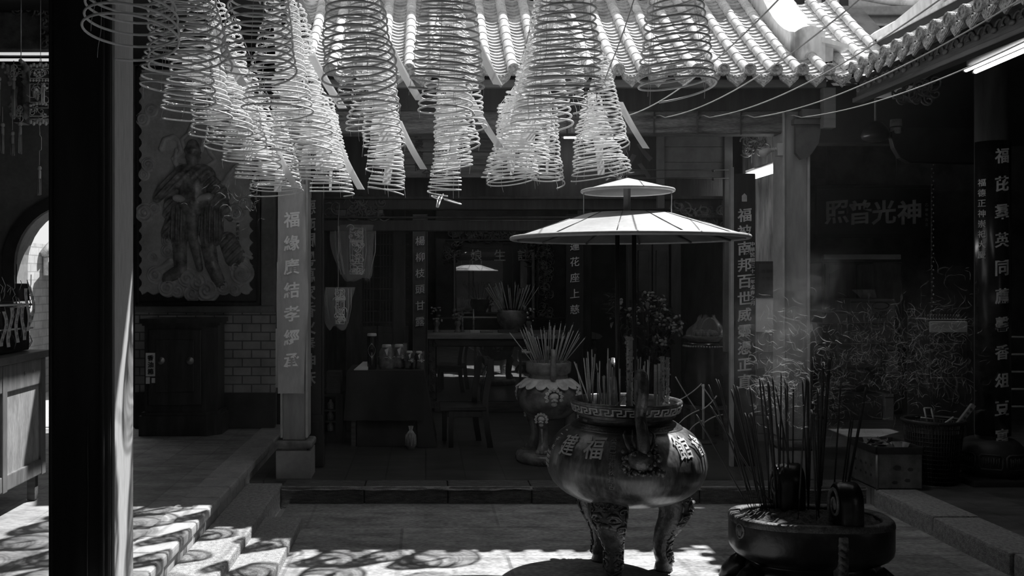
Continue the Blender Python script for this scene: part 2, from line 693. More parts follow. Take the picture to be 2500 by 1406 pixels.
for x in bx:
    mb = MB()
    disc(mb, T(x, EY - .05, EZ + .026))
    obj('tile_end', mb, m_disc, rt)
for x in [b + .095 for b in bx]:
    mb = MB()
    drip(mb, T(x, EY - .035, EZ - .012) @ RX(R(-12)))
    obj('drip_tile', mb, m_disc, rt)

# white plaster ridge with its painted band, and the hip that runs down beside the right roof
mb = MB()
N_ = 60


def ridge(u, v):
    x = -1.2 + 4.1 * u
    z0 = 3.80 + .05 * sin(9 * u + 1.2) + .03 * sin(23 * u)
    if v < .3:
        t = v / .3
        return (x, 8.08 - .06 * sin(pi * t) + .10 * t, z0 + .18 * t - .06 * (1 - t))
    t = (v - .3) / .7
    return (x, 8.18, z0 + .18 + (4.75 - z0 - .18) * t)


mb.grid(80, 12, ridge)
mb.box(-1.2, 2.9, 8.2, 8.45, 3.6, 4.75)
rg = struct('roof_ridge', mb, m_plaster, 'white plaster ridge above the barrel tiles')
mb = MB()
random.seed(3)
for i in range(150):
    x, z = ru(.5, 2.0), ru(4.0, 4.35)
    a = ru(0, 6.28)
    mb.prism([(r_ * cos(t) * (1.6 if j % 2 else 1), r_ * sin(t)) for j, (r_, t) in enumerate([(ru(.02, .045), k * pi / 4) for k in range(8)])], -.012, .012, T(x, 8.17, z) @ RY(a))
obj('painted_flower', mb, mat('painted_relief', .10, .7, .5, 14, a2=.4), rg)
mb = MB().rbox(.35, 2.1, 8.13, 8.2, 4.40, 4.50, .01)
obj('ridge_moulding', mb, m_plaster, rg)


def hip(mb, prof, pts):
    """profile (x,z) swept along (y, dx, z) stations"""
    n = len(prof)
    vs, fs = [], []
    for yy, dx, zz in pts:
        for u, w in prof:
            vs.append((u + dx, yy, zz + w))
    for j in range(len(pts) - 1):
        for i in range(n):
            k = (i + 1) % n
            fs.append((j * n + i, j * n + k, (j + 1) * n + k, (j + 1) * n + i))
    fs.append(tuple(range(n)))
    mb.add(vs, fs)


mb = MB()
sta = [(7.14 + t * .115, 0, 3.50 + .24 * (t * .115) + .62 * (t * .115) ** 2) for t in range(11)]
hip(mb, [(2.80, -.35), (2.80, -.02), (2.83, .0), (2.86, .018), (2.915, .03), (2.97, .018), (3.0, 0), (3.03, -.02), (3.03, -.35)], sta)
obj('hip_wall', mb, m_stained, rg)
mb = MB()
sta2 = [(yy - .0 + .28, dx, zz + .09 + .02 * i) for i, (yy, dx, zz) in enumerate(sta[0:10])]
hip(mb, [(2.86, -.05), (2.86, .03), (3.08, .03), (3.08, -.05)], sta2)
obj('hip_cap', mb, m_plaster, rg)
mb = MB().rbox(3.03, 3.12, 7.2, 7.34, 3.14, 3.40, .012)
mb.prism([(3.0, 3.44), (3.20, 3.38), (3.20, 3.35), (3.0, 3.40)], 7.12, 7.5)
obj('hip_foot', mb, m_stained, rg)
mb = MB()
for x, y0, y1 in ((3.16, 7.02, 8.2), (3.35, 7.16, 8.2), (3.53, 7.3, 8.2)):    # the two short rows in the valley
    k = 0
    yy = y0
    while yy < y1:
        vs = []
        for y_, r in ((yy, .046), (yy + .13, .039)):
            for i in range(9):
                a = pi * i / 8
                vs.append((x + r * cos(a), y_, rz(y_) - .03 + r * sin(a)))
        mb.add(vs, [(i, i + 1, 10 + i, 9 + i) for i in range(8)], True)
        vs = [(x + r * cos(pi * i / 8), yy, rz(yy) - .03 + r * sin(pi * i / 8)) for r in (.0, .046) for i in range(9)]
        mb.add(vs, [(i, i + 1, 10 + i, 9 + i) for i in range(8)])
        yy += .12
for xc in (3.065, 3.255, 3.44):
    for k in range(21):
        ya = 6.96 + k * .06
        for q in ((.018, 0, ya, ya + .08), (.0, .018, ya, ya)):
            vs = []
            for up, yy in ((q[0], q[2]), (q[1], q[3])):
                for i in range(9):
                    u = -1 + i / 4
                    vs.append((xc + .08 * u, yy, rz(yy) - .065 + up + .03 * u * u))
            mb.add(vs, [(i, i + 1, 10 + i, 9 + i) for i in range(8)], True)
obj('valley_tile', mb, m_tile, rg)

# ------------------------------------------------------------------ right roof: the eave runs towards the camera
RX0, RZ0, RS = 3.10, 3.10, .52
mb = MB()
mp_ = MB()
ry = [6.74 - .155 * k for k in range(29)]
for y in ry:
    for k in range(4):
        xa, xb = RX0 + k * .122, RX0 + (k + 1) * .122 + .012
        vs = []
        for xx, r in ((xa, .040), (xb, .033)):
            for i in range(9):
                a = pi * i / 8
                vs.append((xx, y + r * cos(a), RZ0 + RS * (xx - RX0) + .02 + r * sin(a)))
        mb.add(vs, [(i, i + 1, 10 + i, 9 + i) for i in range(8)], True)
    for k in range(9):
        xa, xb = RX0 - .02 + k * .055, RX0 - .02 + (k + 1) * .055 + .03
        vs = []
        for xx, up in ((xa, .018), (xb, .0)):
            for i in range(7):
                u = -1 + i / 3
                vs.append((xx, y - .0775 + .06 * u, RZ0 + RS * (xx - RX0) - .012 + up + .025 * u * u))
        mp_.add(vs, [(i, i + 1, 8 + i, 7 + i) for i in range(6)], True)
rr = struct('roof_right', mb, m_tile, 'tiled eave along the right side of the court')
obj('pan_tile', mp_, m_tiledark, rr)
mb = MB().add([(RX0 - .01, 2.2, RZ0 - .035), (RX0 - .01, 6.95, RZ0 - .035), (3.9, 6.95, RZ0 + .38), (3.9, 2.2, RZ0 + .38)], [(0, 1, 2, 3)])
obj('roof_board', mb, m_roofboard, rr)
for y in ry:
    mb = MB()
    disc(mb, T(RX0 - .045, y, RZ0 + .022) @ RZ(-pi / 2))
    obj('tile_end', mb, m_disc, rr)
    mb = MB()
    drip(mb, T(RX0 - .03, y - .0775, RZ0 - .012) @ RZ(-pi / 2) @ RX(R(-12)), .068, .09)
    obj('drip_tile', mb, m_disc, rr)
mb = MB().rbox(3.19, 3.23, 2.2, 6.98, 2.93, 3.09, .008).rbox(3.165, 3.25, 2.2, 6.99, 2.915, 2.95, .006)
fb = struct('trim_6', mb, mat('fascia_dark', .11, .45, .4, 5, (5, .6, 5), .2), 'carved board hanging under the right eave')
mb = MB()
random.seed(5)
for k in range(26):                                      # carved scrolls along the board
    y = 6.85 - k * .165
    for s in (-1, 1):
        pts = [(3.185, y + s * (.02 + r * cos(t)), 3.015 + r * sin(t)) for t, r in [(j * .5, .045 - j * .004) for j in range(10)]]
        mb.tube(pts, .008, 5)
    mb.sph((3.185, y + .08, 3.0), (.012, .03, .018), 8, 5)
obj('carved_scroll', mb, mat('fascia_carving', .17, .35, .3, 10), fb)
# white wall of the right roof, and the buildings beyond
mb = MB()
hip(mb, [(3.56, -.5), (3.56, .0), (3.60, .03), (3.66, .03), (3.70, .0), (3.70, -.5)], [(7.55, 0, 3.56), (7.2, 0, 3.56), (6.9, 0, 3.60), (6.0, 0, 3.74), (5.0, 0, 3.92), (2.0, 0, 4.4)])
mb.rbox(3.54, 3.72, 2.0, 7.4, 3.47, 3.50, .008)
struct('wall_right_roof', mb, m_stained, 'stained white roof wall above the right eave')
mb = MB().box(4.8, 8.4, 12.2, 12.6, 2.0, 4.75)
struct('wall_beyond', mb, m_stained)
mb = MB().rbox(4.7, 8.6, 11.95, 12.6, 4.75, 4.86, .02).rbox(4.9, 8.6, 12.0, 12.6, 4.98, 5.10, .02).box(5.0, 8.6, 12.1, 12.6, 4.86, 4.98)
struct('trim_7', mb, m_greywall)
mb = MB().box(5.05, 8.6, 12.25, 12.6, 5.10, 7.0)
struct('wall_beyond_upper', mb, m_plaster)
mb = MB()
for x in (5.15, 5.38, 6.05, 6.45):
    mb.box(x, x + .11, 12.23, 12.27, 5.13, 5.6)
struct('window_1', mb, m_darkwall, 'small dark openings of the building beyond')
mb = MB()
pts = [(5.2 + .12 * i, 12.05, 5.33 - .19 * sin(pi * i / 20)) for i in range(21)]
mb.tube(pts, .06, 8)
struct('trim_8', mb, m_stained, 'curved white ridge of the building beyond')

# ------------------------------------------------------------------ pillars, beams and boards of the hall front
def stone_base(mb_name, x, y, w=.262, parent=None):
    mb = MB().rbox(x - w / 2, x + w / 2, y - .13, y + .13, .117, .33, .004)
    b = obj('plinth', mb, mat('plinth_stone', .34, .7, .15, 3, fine=.1), parent)
    mb = MB().rbox(x - w / 2 - .012, x + w / 2 + .012, y - .145, y + .13, .345, .40, .024, 4)
    mb.rbox(x - w / 2 + .03, x + w / 2 - .03, y - .12, y + .12, .33, .35, .004)
    obj('plinth_moulding', mb, mat('worn_moulding', .18, .6, .4, 9, bump=.4), parent)


for nm, x in (('pillar_left', -.985), ('pillar_right', 2.775)):
    mb = MB().rbox(x - .0875, x + .0875, 7.06, 7.24, .40, 3.06, .012, 3)
    p = struct(nm, mb, mat('pillar_grey', .30, .55, .2, 4, (3, 3, .6), .05))
    stone_base(nm, x, 7.15, parent=p)
    WL[p.name]
    mb = MB()
    for s in (-1, 1):
        mb.rbox(x + s * .094 - .009, x + s * .094 + .009, 7.045, 7.25, .42, 3.0, .006)
    obj('edge_strip', mb, mat('pillar_edge', .45, .4, .2, 5), p)
mb = MB().rbox(-.96, 2.95, 6.93, 6.99, 3.022, 3.105, .006)
struct('beam_eave', mb, m_fascia)
mb = MB().rbox(-.96, 2.95, 7.0, 7.04, 2.86, 3.06, .004)
struct('beam_board', mb, m_darkwood)
mb = MB().rbox(-.90, 2.69, 7.06, 7.24, 2.70, 2.885, .03, 4)
bm_ = struct('beam_front', mb, m_beam)
mb = MB()
for k in range(13):
    x = 2.36 - .325 * k + .0
    if x < -.85:
        break
    mb.tube([(x, 7.05, 2.69), (x - .004, 7.045, 2.8), (x + .004, 7.045, 2.89)], .006, 6)
    mb.sph((x + .002, 7.035, 2.815), .014, 8, 6)
obj('wire_strap', mb, m_darkwall, bm_)
mb = MB().rbox(2.93, 3.02, 6.93, 7.0, 2.72, 3.02, .006)
struct('trim_9', mb, m_fascia, 'short hanging board beside the right pillar')
mb = MB().prism([(2.76, 2.55), (2.80, 2.50), (2.86, 2.52), (2.93, 2.62), (2.95, 2.76), (2.76, 2.76)], 7.02, 7.06).rbox(2.74, 2.97, 7.0, 7.1, 2.76, 2.80, .004).rbox(2.79, 2.95, 6.98, 7.1, 2.80, 2.87, .004)
struct('trim_10', mb, mat('bracket_wood', .11, .5, .3, 6), 'bracket on the right pillar')
# inner beams
mb = MB().rbox(-.98, 2.72, 8.0, 8.12, 2.20, 2.30, .008).rbox(-.98, 2.72, 7.95, 8.02, 2.285, 2.31, .004)
mb.rbox(-.98, 2.72, 8.0, 8.12, 2.02, 2.11, .006).rbox(-.98, 2.72, 7.97, 8.02, 2.125, 2.14, .004)
struct('beam_inner', mb, m_darkwood)
mb = MB()
for i in range(4):
    mb.rbox(-.28, .62, 7.70, 7.73, 2.44 + i * .105, 2.542 + i * .105, .004)
pb = struct('wall_board_1', mb, mat('grey_board', .16, .7, .35, 6, (.6, 5, 5), .2), 'grey plank board behind the coils')
mb = MB()
column_text(mb, '許衆信商', -.055, 7.70, 2.80, 2.53, .075)
put_char(mb, '仝', lambda u, w, e: (.01 + u, 7.698 - .2 * e, 2.475 + w), .085)
obj('lettering', mb, m_darkwall, pb)
mb = MB()
for i in range(3):
    mb.rbox(2.0, 2.50, 7.90, 7.93, 2.46 + i * .13, 2.588 + i * .13, .004)
mb.rbox(1.94, 2.0, 7.88, 7.93, 2.2, 2.9, .006).rbox(2.50, 2.57, 7.88, 7.93, 1.0, 2.9, .006)
struct('wall_board_2', mb, mat('grey_board_b', .12, .7, .35, 3, bump=.1), 'grey boards above the right lattice')
mb = MB().rbox(-.98, 2.62, 8.14, 8.2, 2.3, 3.0, .004)
sg = struct('wall_upper', mb, m_darkwood)
mb = MB()
put_char(mb, '公', lambda u, w, e: (1.80 + u, 8.139 - .3 * e, 2.63 + w), .32)
obj('lettering', mb, mat('dull_gold', .09, .5, .2, 5), sg)
mb = MB()
for z in (2.52, 2.45):
    mb.cyl((1.55, 7.86, z), (2.56, 7.86, z), .004, 6)
    mb.sph((2.40, 7.86, z - .006), .014, 8, 6)
struct('trim_11', mb, m_darkwall, 'two thin rods across the grey boards')


def scrollwork(mb, x0, x1, z0, z1, y, n, seed, r=.009, dep=.012):
    random.seed(seed)
    for i in range(n):
        cx, cz = ru(x0, x1), ru(z0, z1)
        q = ru(.28, .52) * min(z1 - z0, x1 - x0, .16)
        a0, s = ru(0, 6.28), random.choice((-1, 1))
        pts = [(cx + q * (1 - j / 13) * cos(a0 + s * j * .55), y - dep * sin(j / 12 * pi), cz + q * (1 - j / 13) * sin(a0 + s * j * .55)) for j in range(12)]
        mb.tube(pts, [r * (1 - .03 * j) for j in range(12)], 5)
        if i % 2:
            mb.sph((cx, y - .005, cz), (q * .3, .012, q * .25), 8, 5)


m_gilt = mat('tarnished_gilt', .30, .28, .45, 22, metal=.7)
m_carve = mat('dark_carving', .10, .35, .4, 16)
mb = MB().rbox(-.86, -.36, 8.02, 8.05, 2.13, 2.28, .006)
scrollwork(mb, -.84, -.36, 2.14, 2.30, 8.0, 22, 11)
struct('trim_12', mb, m_carve, 'carved scroll panel left of the lintel')
mb = MB().rbox(2.10, 2.58, 8.02, 8.05, 2.04, 2.24, .006)
scrollwork(mb, 2.12, 2.56, 2.06, 2.24, 8.0, 26, 12)
struct('trim_13', mb, m_carve, 'carved scroll panel right of the canopy')

# interior columns, lattice doors and panels in the dark
mb = MB()
for x0, x1, y in ((-.78, -.62, 9.2), (-.32, -.2, 9.2), (1.66, 1.80, 10.2), (2.02, 2.1, 9.4), (2.45, 2.55, 9.4)):
    mb.rbox(x0, x1, y, y + .1, .117, 3.2, .008)
struct('trim_14', mb, mat('door_frames', .055, .4, .3, 5, (4, 4, .6)), 'dark upright door frames of the hall')
mb = MB()
for x0 in (-.78, -.47):
    mb.rbox(x0, x0 + .30, 9.25, 9.28, .12, 1.15, .006).rbox(x0 + .05, x0 + .25, 9.235, 9.26, .25, .6, .012).rbox(x0 + .05, x0 + .25, 9.235, 9.26, .68, 1.08, .012)
    for i in range(9):
        mb.rbox(x0 + .02 + i * .03, x0 + .03 + i * .03, 9.25, 9.28, 1.15, 2.3, .002)
    for i in range(10):
        mb.rbox(x0, x0 + .3, 9.245, 9.275, 1.18 + i * .11, 1.19 + i * .11, .002)
struct('door_1', mb, mat('lattice_door', .065, .4, .3, 6), 'lattice door leaves left of the altar')
mb = MB()
for x0 in (2.1, 2.28):
    mb.rbox(x0, x0 + .17, 9.45, 9.48, .12, 2.0, .006).rbox(x0 + .03, x0 + .14, 9.435, 9.46, .9, 1.9, .008)
struct('door_2', mb, mat('panel_door', .06, .45, .3, 6), 'panelled door leaf right of the altar')
# ------------------------------------------------------------------ incense sticks: two shared shapes, one object for every stick
m_stick = mat('pale_incense', .55, .8, .15, 20)
m_tip = mat('burnt_tip', .05, .9, .3, 20)
m_black = mat('black_incense', .03, .55, .3, 20)


def stick_mesh(name, m0, m1, r, frac=.05, n=7, core=.45):
    mb = MB()
    mb.tube([(0, 0, 0), (0, 0, .16), (0, 0, .165), (0, 0, 1 - frac), (0, 0, 1)], [r * core, r * core, r, r, r * .8], n)
    me = finish(name, mb, m0, (0, 0, 0))
    me.materials.append(m1)
    for p in me.polygons:
        if min(me.vertices[i].co.z for i in p.vertices) > 1 - frac - .001:
            p.material_index = 1
    return me


ME_PALE = stick_mesh('incense_stick', m_stick, m_tip, .0036)
ME_THICK = stick_mesh('incense_stick', m_stick, m_tip, .0085, .05, 10, 1)
ME_BLACK = stick_mesh('incense_stick', m_black, m_tip, .0045, .04, 7, .45)
ME_BLACK2 = stick_mesh('incense_stick', m_black, m_tip, .0075, .04, 8, .5)


def plant_stick(me, a, b, label, group):
    a, b = Vector(a), Vector(b)
    o = bpy.data.objects.new('incense_stick', me)
    COL.objects.link(o)
    d = b - a
    o.location = a
    o.rotation_mode = 'QUATERNION'
    o.rotation_quaternion = d.to_track_quat('Z', 'Y')
    o.scale = (1, 1, d.length)
    return tag(o, label, 'incense stick', group)


# ------------------------------------------------------------------ the large bronze burner in the court
BX, BY = 1.105, 5.2
m_bronze = mat('patinated_bronze', .05, .30, .5, 7, (1, 1, .35), .15, spec=.8, a2=.18, lo=.40, hi=.68, fine=.45)
m_bronzedark = mat('dark_bronze', .035, .3, .4, 9, bump=.2, spec=.55)
m_bronzecarve = mat('carved_bronze', .05, .3, .5, 14, bump=.35, spec=.6, a2=.13)
m_relief = mat('raised_character', .48, .6, .2, 12)
PROF = [(.0, .362), (.1, .366), (.2, .384), (.29, .412), (.355, .447), (.402, .493), (.428, .545), (.436, .60), (.425, .66), (.400, .715), (.360, .762), (.325, .786), (.305, .795)]
PZ = [p[1] for p in PROF]
PR = [p[0] for p in PROF]


def br(z):
    return float(np.interp(z, PZ, PR))


burner = thing('incense_burner', 'large round bronze incense burner on three carved legs standing in the sunlit court', 'incense burner', (BX, BY, 0))
fine_prof = []
for z in np.linspace(0, 1, 33):
    zz = .362 + (.795 - .362) * (1 - cos(pi * z)) / 2
    fine_prof.append((br(zz), zz))
mb = MB().lathe(fine_prof, 96, (BX, BY, 0))
obj('bowl', mb, m_bronze, burner)
mb = MB().lathe([(.305, .795), (.300, .803), (.288, .803), (.286, .812), (.274, .812), (.272, .822), (.256, .824), (.250, .835), (.250, .862), (.262, .872), (.280, .876)], 72, (BX, BY, 0))
obj('neck', mb, m_bronzedark, burner)
mb = MB().lathe([(.280, .876), (.288, .880), (.300, .925), (.304, .932), (.302, .942), (.292, .945), (.282, .940), (.272, .90), (.268, .86)], 72, (BX, BY, 0))
rim = obj('rim', mb, m_bronze, burner)


def rimpt(th, v, d=.004):
    z = .882 + .042 * v
    r = .288 + (.300 - .288) * v + d
    return (BX + r * sin(th), BY - r * cos(th), z)


mb = MB()
NU = 28
for k in range(NU):
    for (u0, u1, v0, v1) in ((0, .12, .08, .92), (0, .78, .80, .95), (.66, .78, .40, .95), (.36, .78, .40, .53), (.36, .48, .05, .53), (.36, 1.0, .05, .18), (.88, 1.0, .05, .35)):
        for q in range(2):
            ua, ub = u0 + (u1 - u0) * q / 2, u0 + (u1 - u0) * (q + 1) / 2
            vs = []
            for d in (.0, .0035):
                for (uu, vv) in ((ua, v0), (ub, v0), (ub, v1), (ua, v1)):
                    vs.append(rimpt((k + uu) * 2 * pi / NU, vv, d))
            mb.add(vs, [(4, 5, 6, 7), (0, 1, 5, 4), (2, 3, 7, 6), (1, 2, 6, 5), (3, 0, 4, 7)])
obj('key_pattern', mb, mat('worn_bright_bronze', .50, .45, .25, 25), rim)
random.seed(21)
mb = MB()


def ash1(u, v):
    r, a = .272 * u, 2 * pi * v
    return (BX + r * cos(a), BY + r * sin(a), .875 + .02 * (1 - u) + .006 * sin(40 * u + 9 * a) * u * (1 - u) * 4)


mb.grid(14, 48, ash1)
obj('ash', mb, mat('grey_ash', .36, .95, .25, 40, bump=.5), burner)


def on_belly(th, z, u, w, e, lift=.0):
    zz = z + w * .9
    r = br(zz)
    t = th + u / max(r, .2)
    dz = .01
    nr, nz = br(zz - dz) - br(zz + dz), 0
    sl = nr / (2 * dz)
    n = Vector((1, 0, sl)).normalized()
    rr = r + n.x * (e * .14 + lift)
    return (BX + rr * sin(t), BY - rr * cos(t), zz + n.z * (e * .14 + lift))


mb = MB()
for ch, th, z, s in (('福', -36.5, .727, .115), ('建', -61, .722, .115), ('館', 36, .727, .115), ('會', 59, .722, .115)):
    put_char(mb, ch, lambda u, w, e, th=th, z=z: on_belly(R(th), z, u, w, e, .001), s, .02, .008, .06, .92)
obj('raised_lettering', mb, m_relief, burner)
mb = MB()
for i, ch in enumerate('癸巳年仲秋月吉'):
    put_char(mb, ch, lambda u, w, e, i=i: on_belly(R(-21.5), .765 - .036 * i, u, w, e, .0), .034, .012, .006)
obj('raised_date', mb, mat('dull_character', .22, .6, .3, 12), burner)
mb = MB()
for j in range(3):
    for i, ch in enumerate('公會敬獻'):
        put_char(mb, ch, lambda u, w, e, i=i, j=j: on_belly(R(-84 - 4 * j), .66 - .024 * i, u, w, e, .0), .02, .012, .006)
for i, ch in enumerate('二千年'):
    put_char(mb, ch, lambda u, w, e, i=i: on_belly(R(-82), .77 - .04 * i, u, w, e, .0), .034, .012, .01)
obj('small_lettering', mb, m_relief, burner)

for s, nm in ((-1, 'front'), (1, 'rear')):
    mb = MB()
    path = [(.425, .695), (.425, .76), (.415, .80), (.385, .845), (.355, .885), (.352, .92), (.385, .965), (.420, 1.02), (.425, 1.075), (.400, 1.11), (.360, 1.118), (.325, 1.09), (.312, 1.03), (.318, .975), (.345, .95)]
    rad = [.034, .033, .032, .030, .030, .032, .030, .028, .028, .028, .028, .028, .027, .025, .018]
    mb.tube([(BX + .0, BY + s * p, z) for p, z in path], rad, 12)
    h = obj('handle', mb, m_bronzecarve, burner)
    mb = MB()
    random.seed(4)
    th0 = 0 if s < 0 else 180

    def on(th, z, lift):
        return Vector(on_belly(R(th + th0), z, 0, 0, 0, lift))
    mb.sph(on(-2, .680, .015), (.075, .045, .055), 14, 9)
    for k in range(60):
        mb.sph(on(ru(-14, 12), ru(.612, .735), ru(.0, .03)), ru(.010, .021), 8, 6)
    for sx in (-1, 1):
        mb.sph(on(-2 + sx * 4.5, .70, .05), .014, 8, 6)
        mb.tube([on(-2 + sx * 6, .71, .02), on(-2 + sx * 9, .735, .05), on(-2 + sx * 11.5, .765, .055), on(-2 + sx * 10.5, .80, .05)], [.011, .010, .007, .002], 8)
        mb.tube([on(-2 + sx * 3, .725, .03), on(-2 + sx * 5, .75, .05), on(-2 + sx * 4.4, .785, .05)], [.010, .008, .003], 8)
    for k in range(12):
        a = -12 + 2 * k
        z = .622 + .010 * abs(k - 5.5) * .6
        mb.tube([on(a - .8, z, .02), on(a, z - .012, .026), on(a + .8, z, .02)], .006, 6)
    obj('beast_mask', mb, m_bronzecarve, h)

for a in (-119, 1, 121):
    c, s_ = cos(R(a)), sin(R(a))

    def LP(rr, t, z):                                    # radial, tangential, height
        return (BX + rr * c - t * s_, BY + rr * s_ + t * c, z)
    mb = MB()
    st = [(.245, .47, .085), (.262, .42, .094), (.272, .36, .094), (.270, .31, .086), (.245, .255, .072), (.215, .205, .058), (.202, .15, .051), (.205, .10, .050), (.216, .065, .052), (.214, .045, .045), (.208, .038, .043), (.208, .012, .050), (.208, .0, .052)]
    mb.tube([LP(r_, 0, z) for r_, z, q in st], [q for r_, z, q in st], 18)
    lg = obj('leg', mb, m_bronzecarve, burner)
    mb = MB()
    zz_, rc_, qq_ = [w[1] for w in st][::-1], [w[0] for w in st][::-1], [w[2] for w in st][::-1]

    def OL(t, z, lift=.0):                               # a point on the leg's outer face
        rc, q = float(np.interp(z, zz_, rc_)), float(np.interp(z, zz_, qq_))
        t = max(-q * .98, min(q * .98, t))
        return LP(rc + sqrt(q * q - t * t) + lift, t * 1.04, z)
    for sx in (-1, 1):
        mb.sph(OL(sx * .040, .352, -.004), (.017, .017, .012), 10, 7)
        mb.sph(OL(sx * .040, .350, .010), .006, 8, 6)
        mb.tube([OL(sx * .074, .352), OL(sx * .060, .376, .004), OL(sx * .036, .382, .008), OL(sx * .012, .366, .004)], [.005, .011, .012, .006], 8)
        mb.tube([OL(sx * .070, .338), OL(sx * .045, .332, .004), OL(sx * .02, .338, .002)], [.004, .007, .003], 6)
        for (t, z, q) in ((.050, .430, .030), (.018, .425, .020), (.080, .395, .018), (.070, .300, .022), (.030, .245, .018), (.036, .195, .016), (.028, .150, .018), (.032, .095, .026), (.060, .26, .016)):
            pts = [OL(sx * (t + q * (1 - j / 14) * cos(j * .6)), z + q * (1 - j / 14) * sin(j * .6), .002) for j in range(13)]
            mb.tube(pts, [.0068 - .0003 * j for j in range(13)], 6)
        for k in range(7):
            z = .44 - .055 * k
            mb.tube([OL(sx * .2, z, .0), OL(sx * (.2 if k < 3 else .045), z - .02, .004), OL(sx * .2, z - .045, .0)], [.004, .008, .004], 6)
    mb.sph(OL(0, .322, -.006), (.026, .026, .020), 12, 8)
    mb.sph(OL(-.024, .316, .0), .013, 8, 6)
    mb.sph(OL(.024, .316, .0), .013, 8, 6)
    for k in range(24):
        t, z = ru(-.05, .05), ru(.05, .24)
        mb.sph(OL(t, z, -.003), ru(.005, .010), 7, 5)
    for k in range(4):
        mb.tube([OL(-.07, .405 + .012 * k, .0), OL(0, .392 + .015 * k, .004), OL(.07, .405 + .012 * k, .0)], .004, 6)
    for z, wd_, dr in ((.285, .068, .318), (.262, .055, .298), (.235, .045, .275), (.05, .045, .255), (.032, .045, .255)):
        mb.tube([OL(-wd_, z + .022, .0), OL(-wd_ * .5, z + .004, .002), OL(0, z - .008, .003), OL(wd_ * .5, z + .004, .002), OL(wd_, z + .022, .0)], .0065, 6)
    for k in range(5):
        t = -.05 + .025 * k
        mb.tube([OL(t, .300, .0), OL(t, .284, .004)], [.008, .003], 6)
    obj('beast_face', mb, m_bronzecarve, lg)

# ------------------------------------------------------------------ two-tier metal canopy on poles above the burner
m_can = mat('canopy_metal', .40, .42, .12, 4, metal=.0, spec=.6, bump=.03, fine=.10)
m_canin = mat('canopy_underside', .12, .6, .3, 6)
m_pole = mat('black_pole', .03, .35, .4, 10, (1, 1, .3), .15)
canopy = thing('rain_canopy', 'two-tier conical metal canopy on thin poles above the large burner', 'canopy', (BX, BY, .88))
mb = MB().lathe([(.0, 1.978), (.225, 1.968), (.25, 1.962), (.42, 1.905), (.60, 1.848), (.632, 1.838)], 72, (BX + .01, BY, 0))
obj('lower_roof', mb, m_can, canopy)
mb = MB().tube([(BX + .01 + .638 * cos(a), BY + .638 * sin(a), 1.832) for a in np.linspace(0, 2 * pi, 73)[:-1]], .012, 8, closed=True)
obj('lower_rim', mb, m_can, canopy)
mb = MB().lathe([(.0, 1.955), (.23, 1.945), (.60, 1.835), (.630, 1.828)], 72, (BX + .01, BY, 0))
for k in range(12):
    a = 2 * pi * k / 12 + .2
    mb.tube([(BX + .01 + .1 * cos(a), BY + .1 * sin(a), 1.945), (BX + .01 + .62 * cos(a), BY + .62 * sin(a), 1.826)], .007, 6)
obj('underside', mb, m_canin, canopy)
mb = MB()
for k in range(12):
    a = 2 * pi * k / 12 + .2
    mb.tube([(BX + .01 + .235 * cos(a), BY + .235 * sin(a), 1.967), (BX + .01 + .63 * cos(a + .03), BY + .63 * sin(a + .03), 1.841)], .0022, 5)
obj('seam', mb, m_pole, canopy)
mb = MB().lathe([(.0, 2.165), (.02, 2.160), (.14, 2.128), (.245, 2.098)], 64, (BX + .01, BY, 0))
obj('upper_roof', mb, m_can, canopy)
mb = MB().tube([(BX + .01 + .247 * cos(a), BY + .247 * sin(a), 2.092) for a in np.linspace(0, 2 * pi, 65)[:-1]], .010, 8, closed=True)
obj('upper_rim', mb, m_can, canopy)
mb = MB().lathe([(.0, 2.14), (.24, 2.088)], 48, (BX + .01, BY, 0))
obj('underside', mb, m_canin, canopy)
for x in (BX - .048, BX + .055):
    mb = MB().cyl((x, BY + .04 * (1 if x > BX else -.2), .885), (x, BY + .04 * (1 if x > BX else -.2), 1.96), .0125, 12)
    obj('pole', mb, m_pole, canopy)
for x, y in ((BX - .02, BY - .09), (BX + .035, BY + .09)):
    mb = MB().rbox(x - .011, x + .011, y - .004, y + .004, 1.965, 2.13, .002)
    obj('strap', mb, m_can, canopy)
for x in (-.232, .252):
    mb = MB().cyl((BX + x, BY, 2.09), (BX + x, BY, 1.955), .0028, 6)
    obj('wire', mb, m_can, canopy)
mb = MB()
for k in range(4):
    a = .4 + k * pi / 2
    mb.tube([(BX + .02 * cos(a), BY + .02 * sin(a), .95), (BX + .09 * cos(a), BY + .09 * sin(a), .885)], .006, 6)
obj('pole_foot', mb, m_can, canopy)

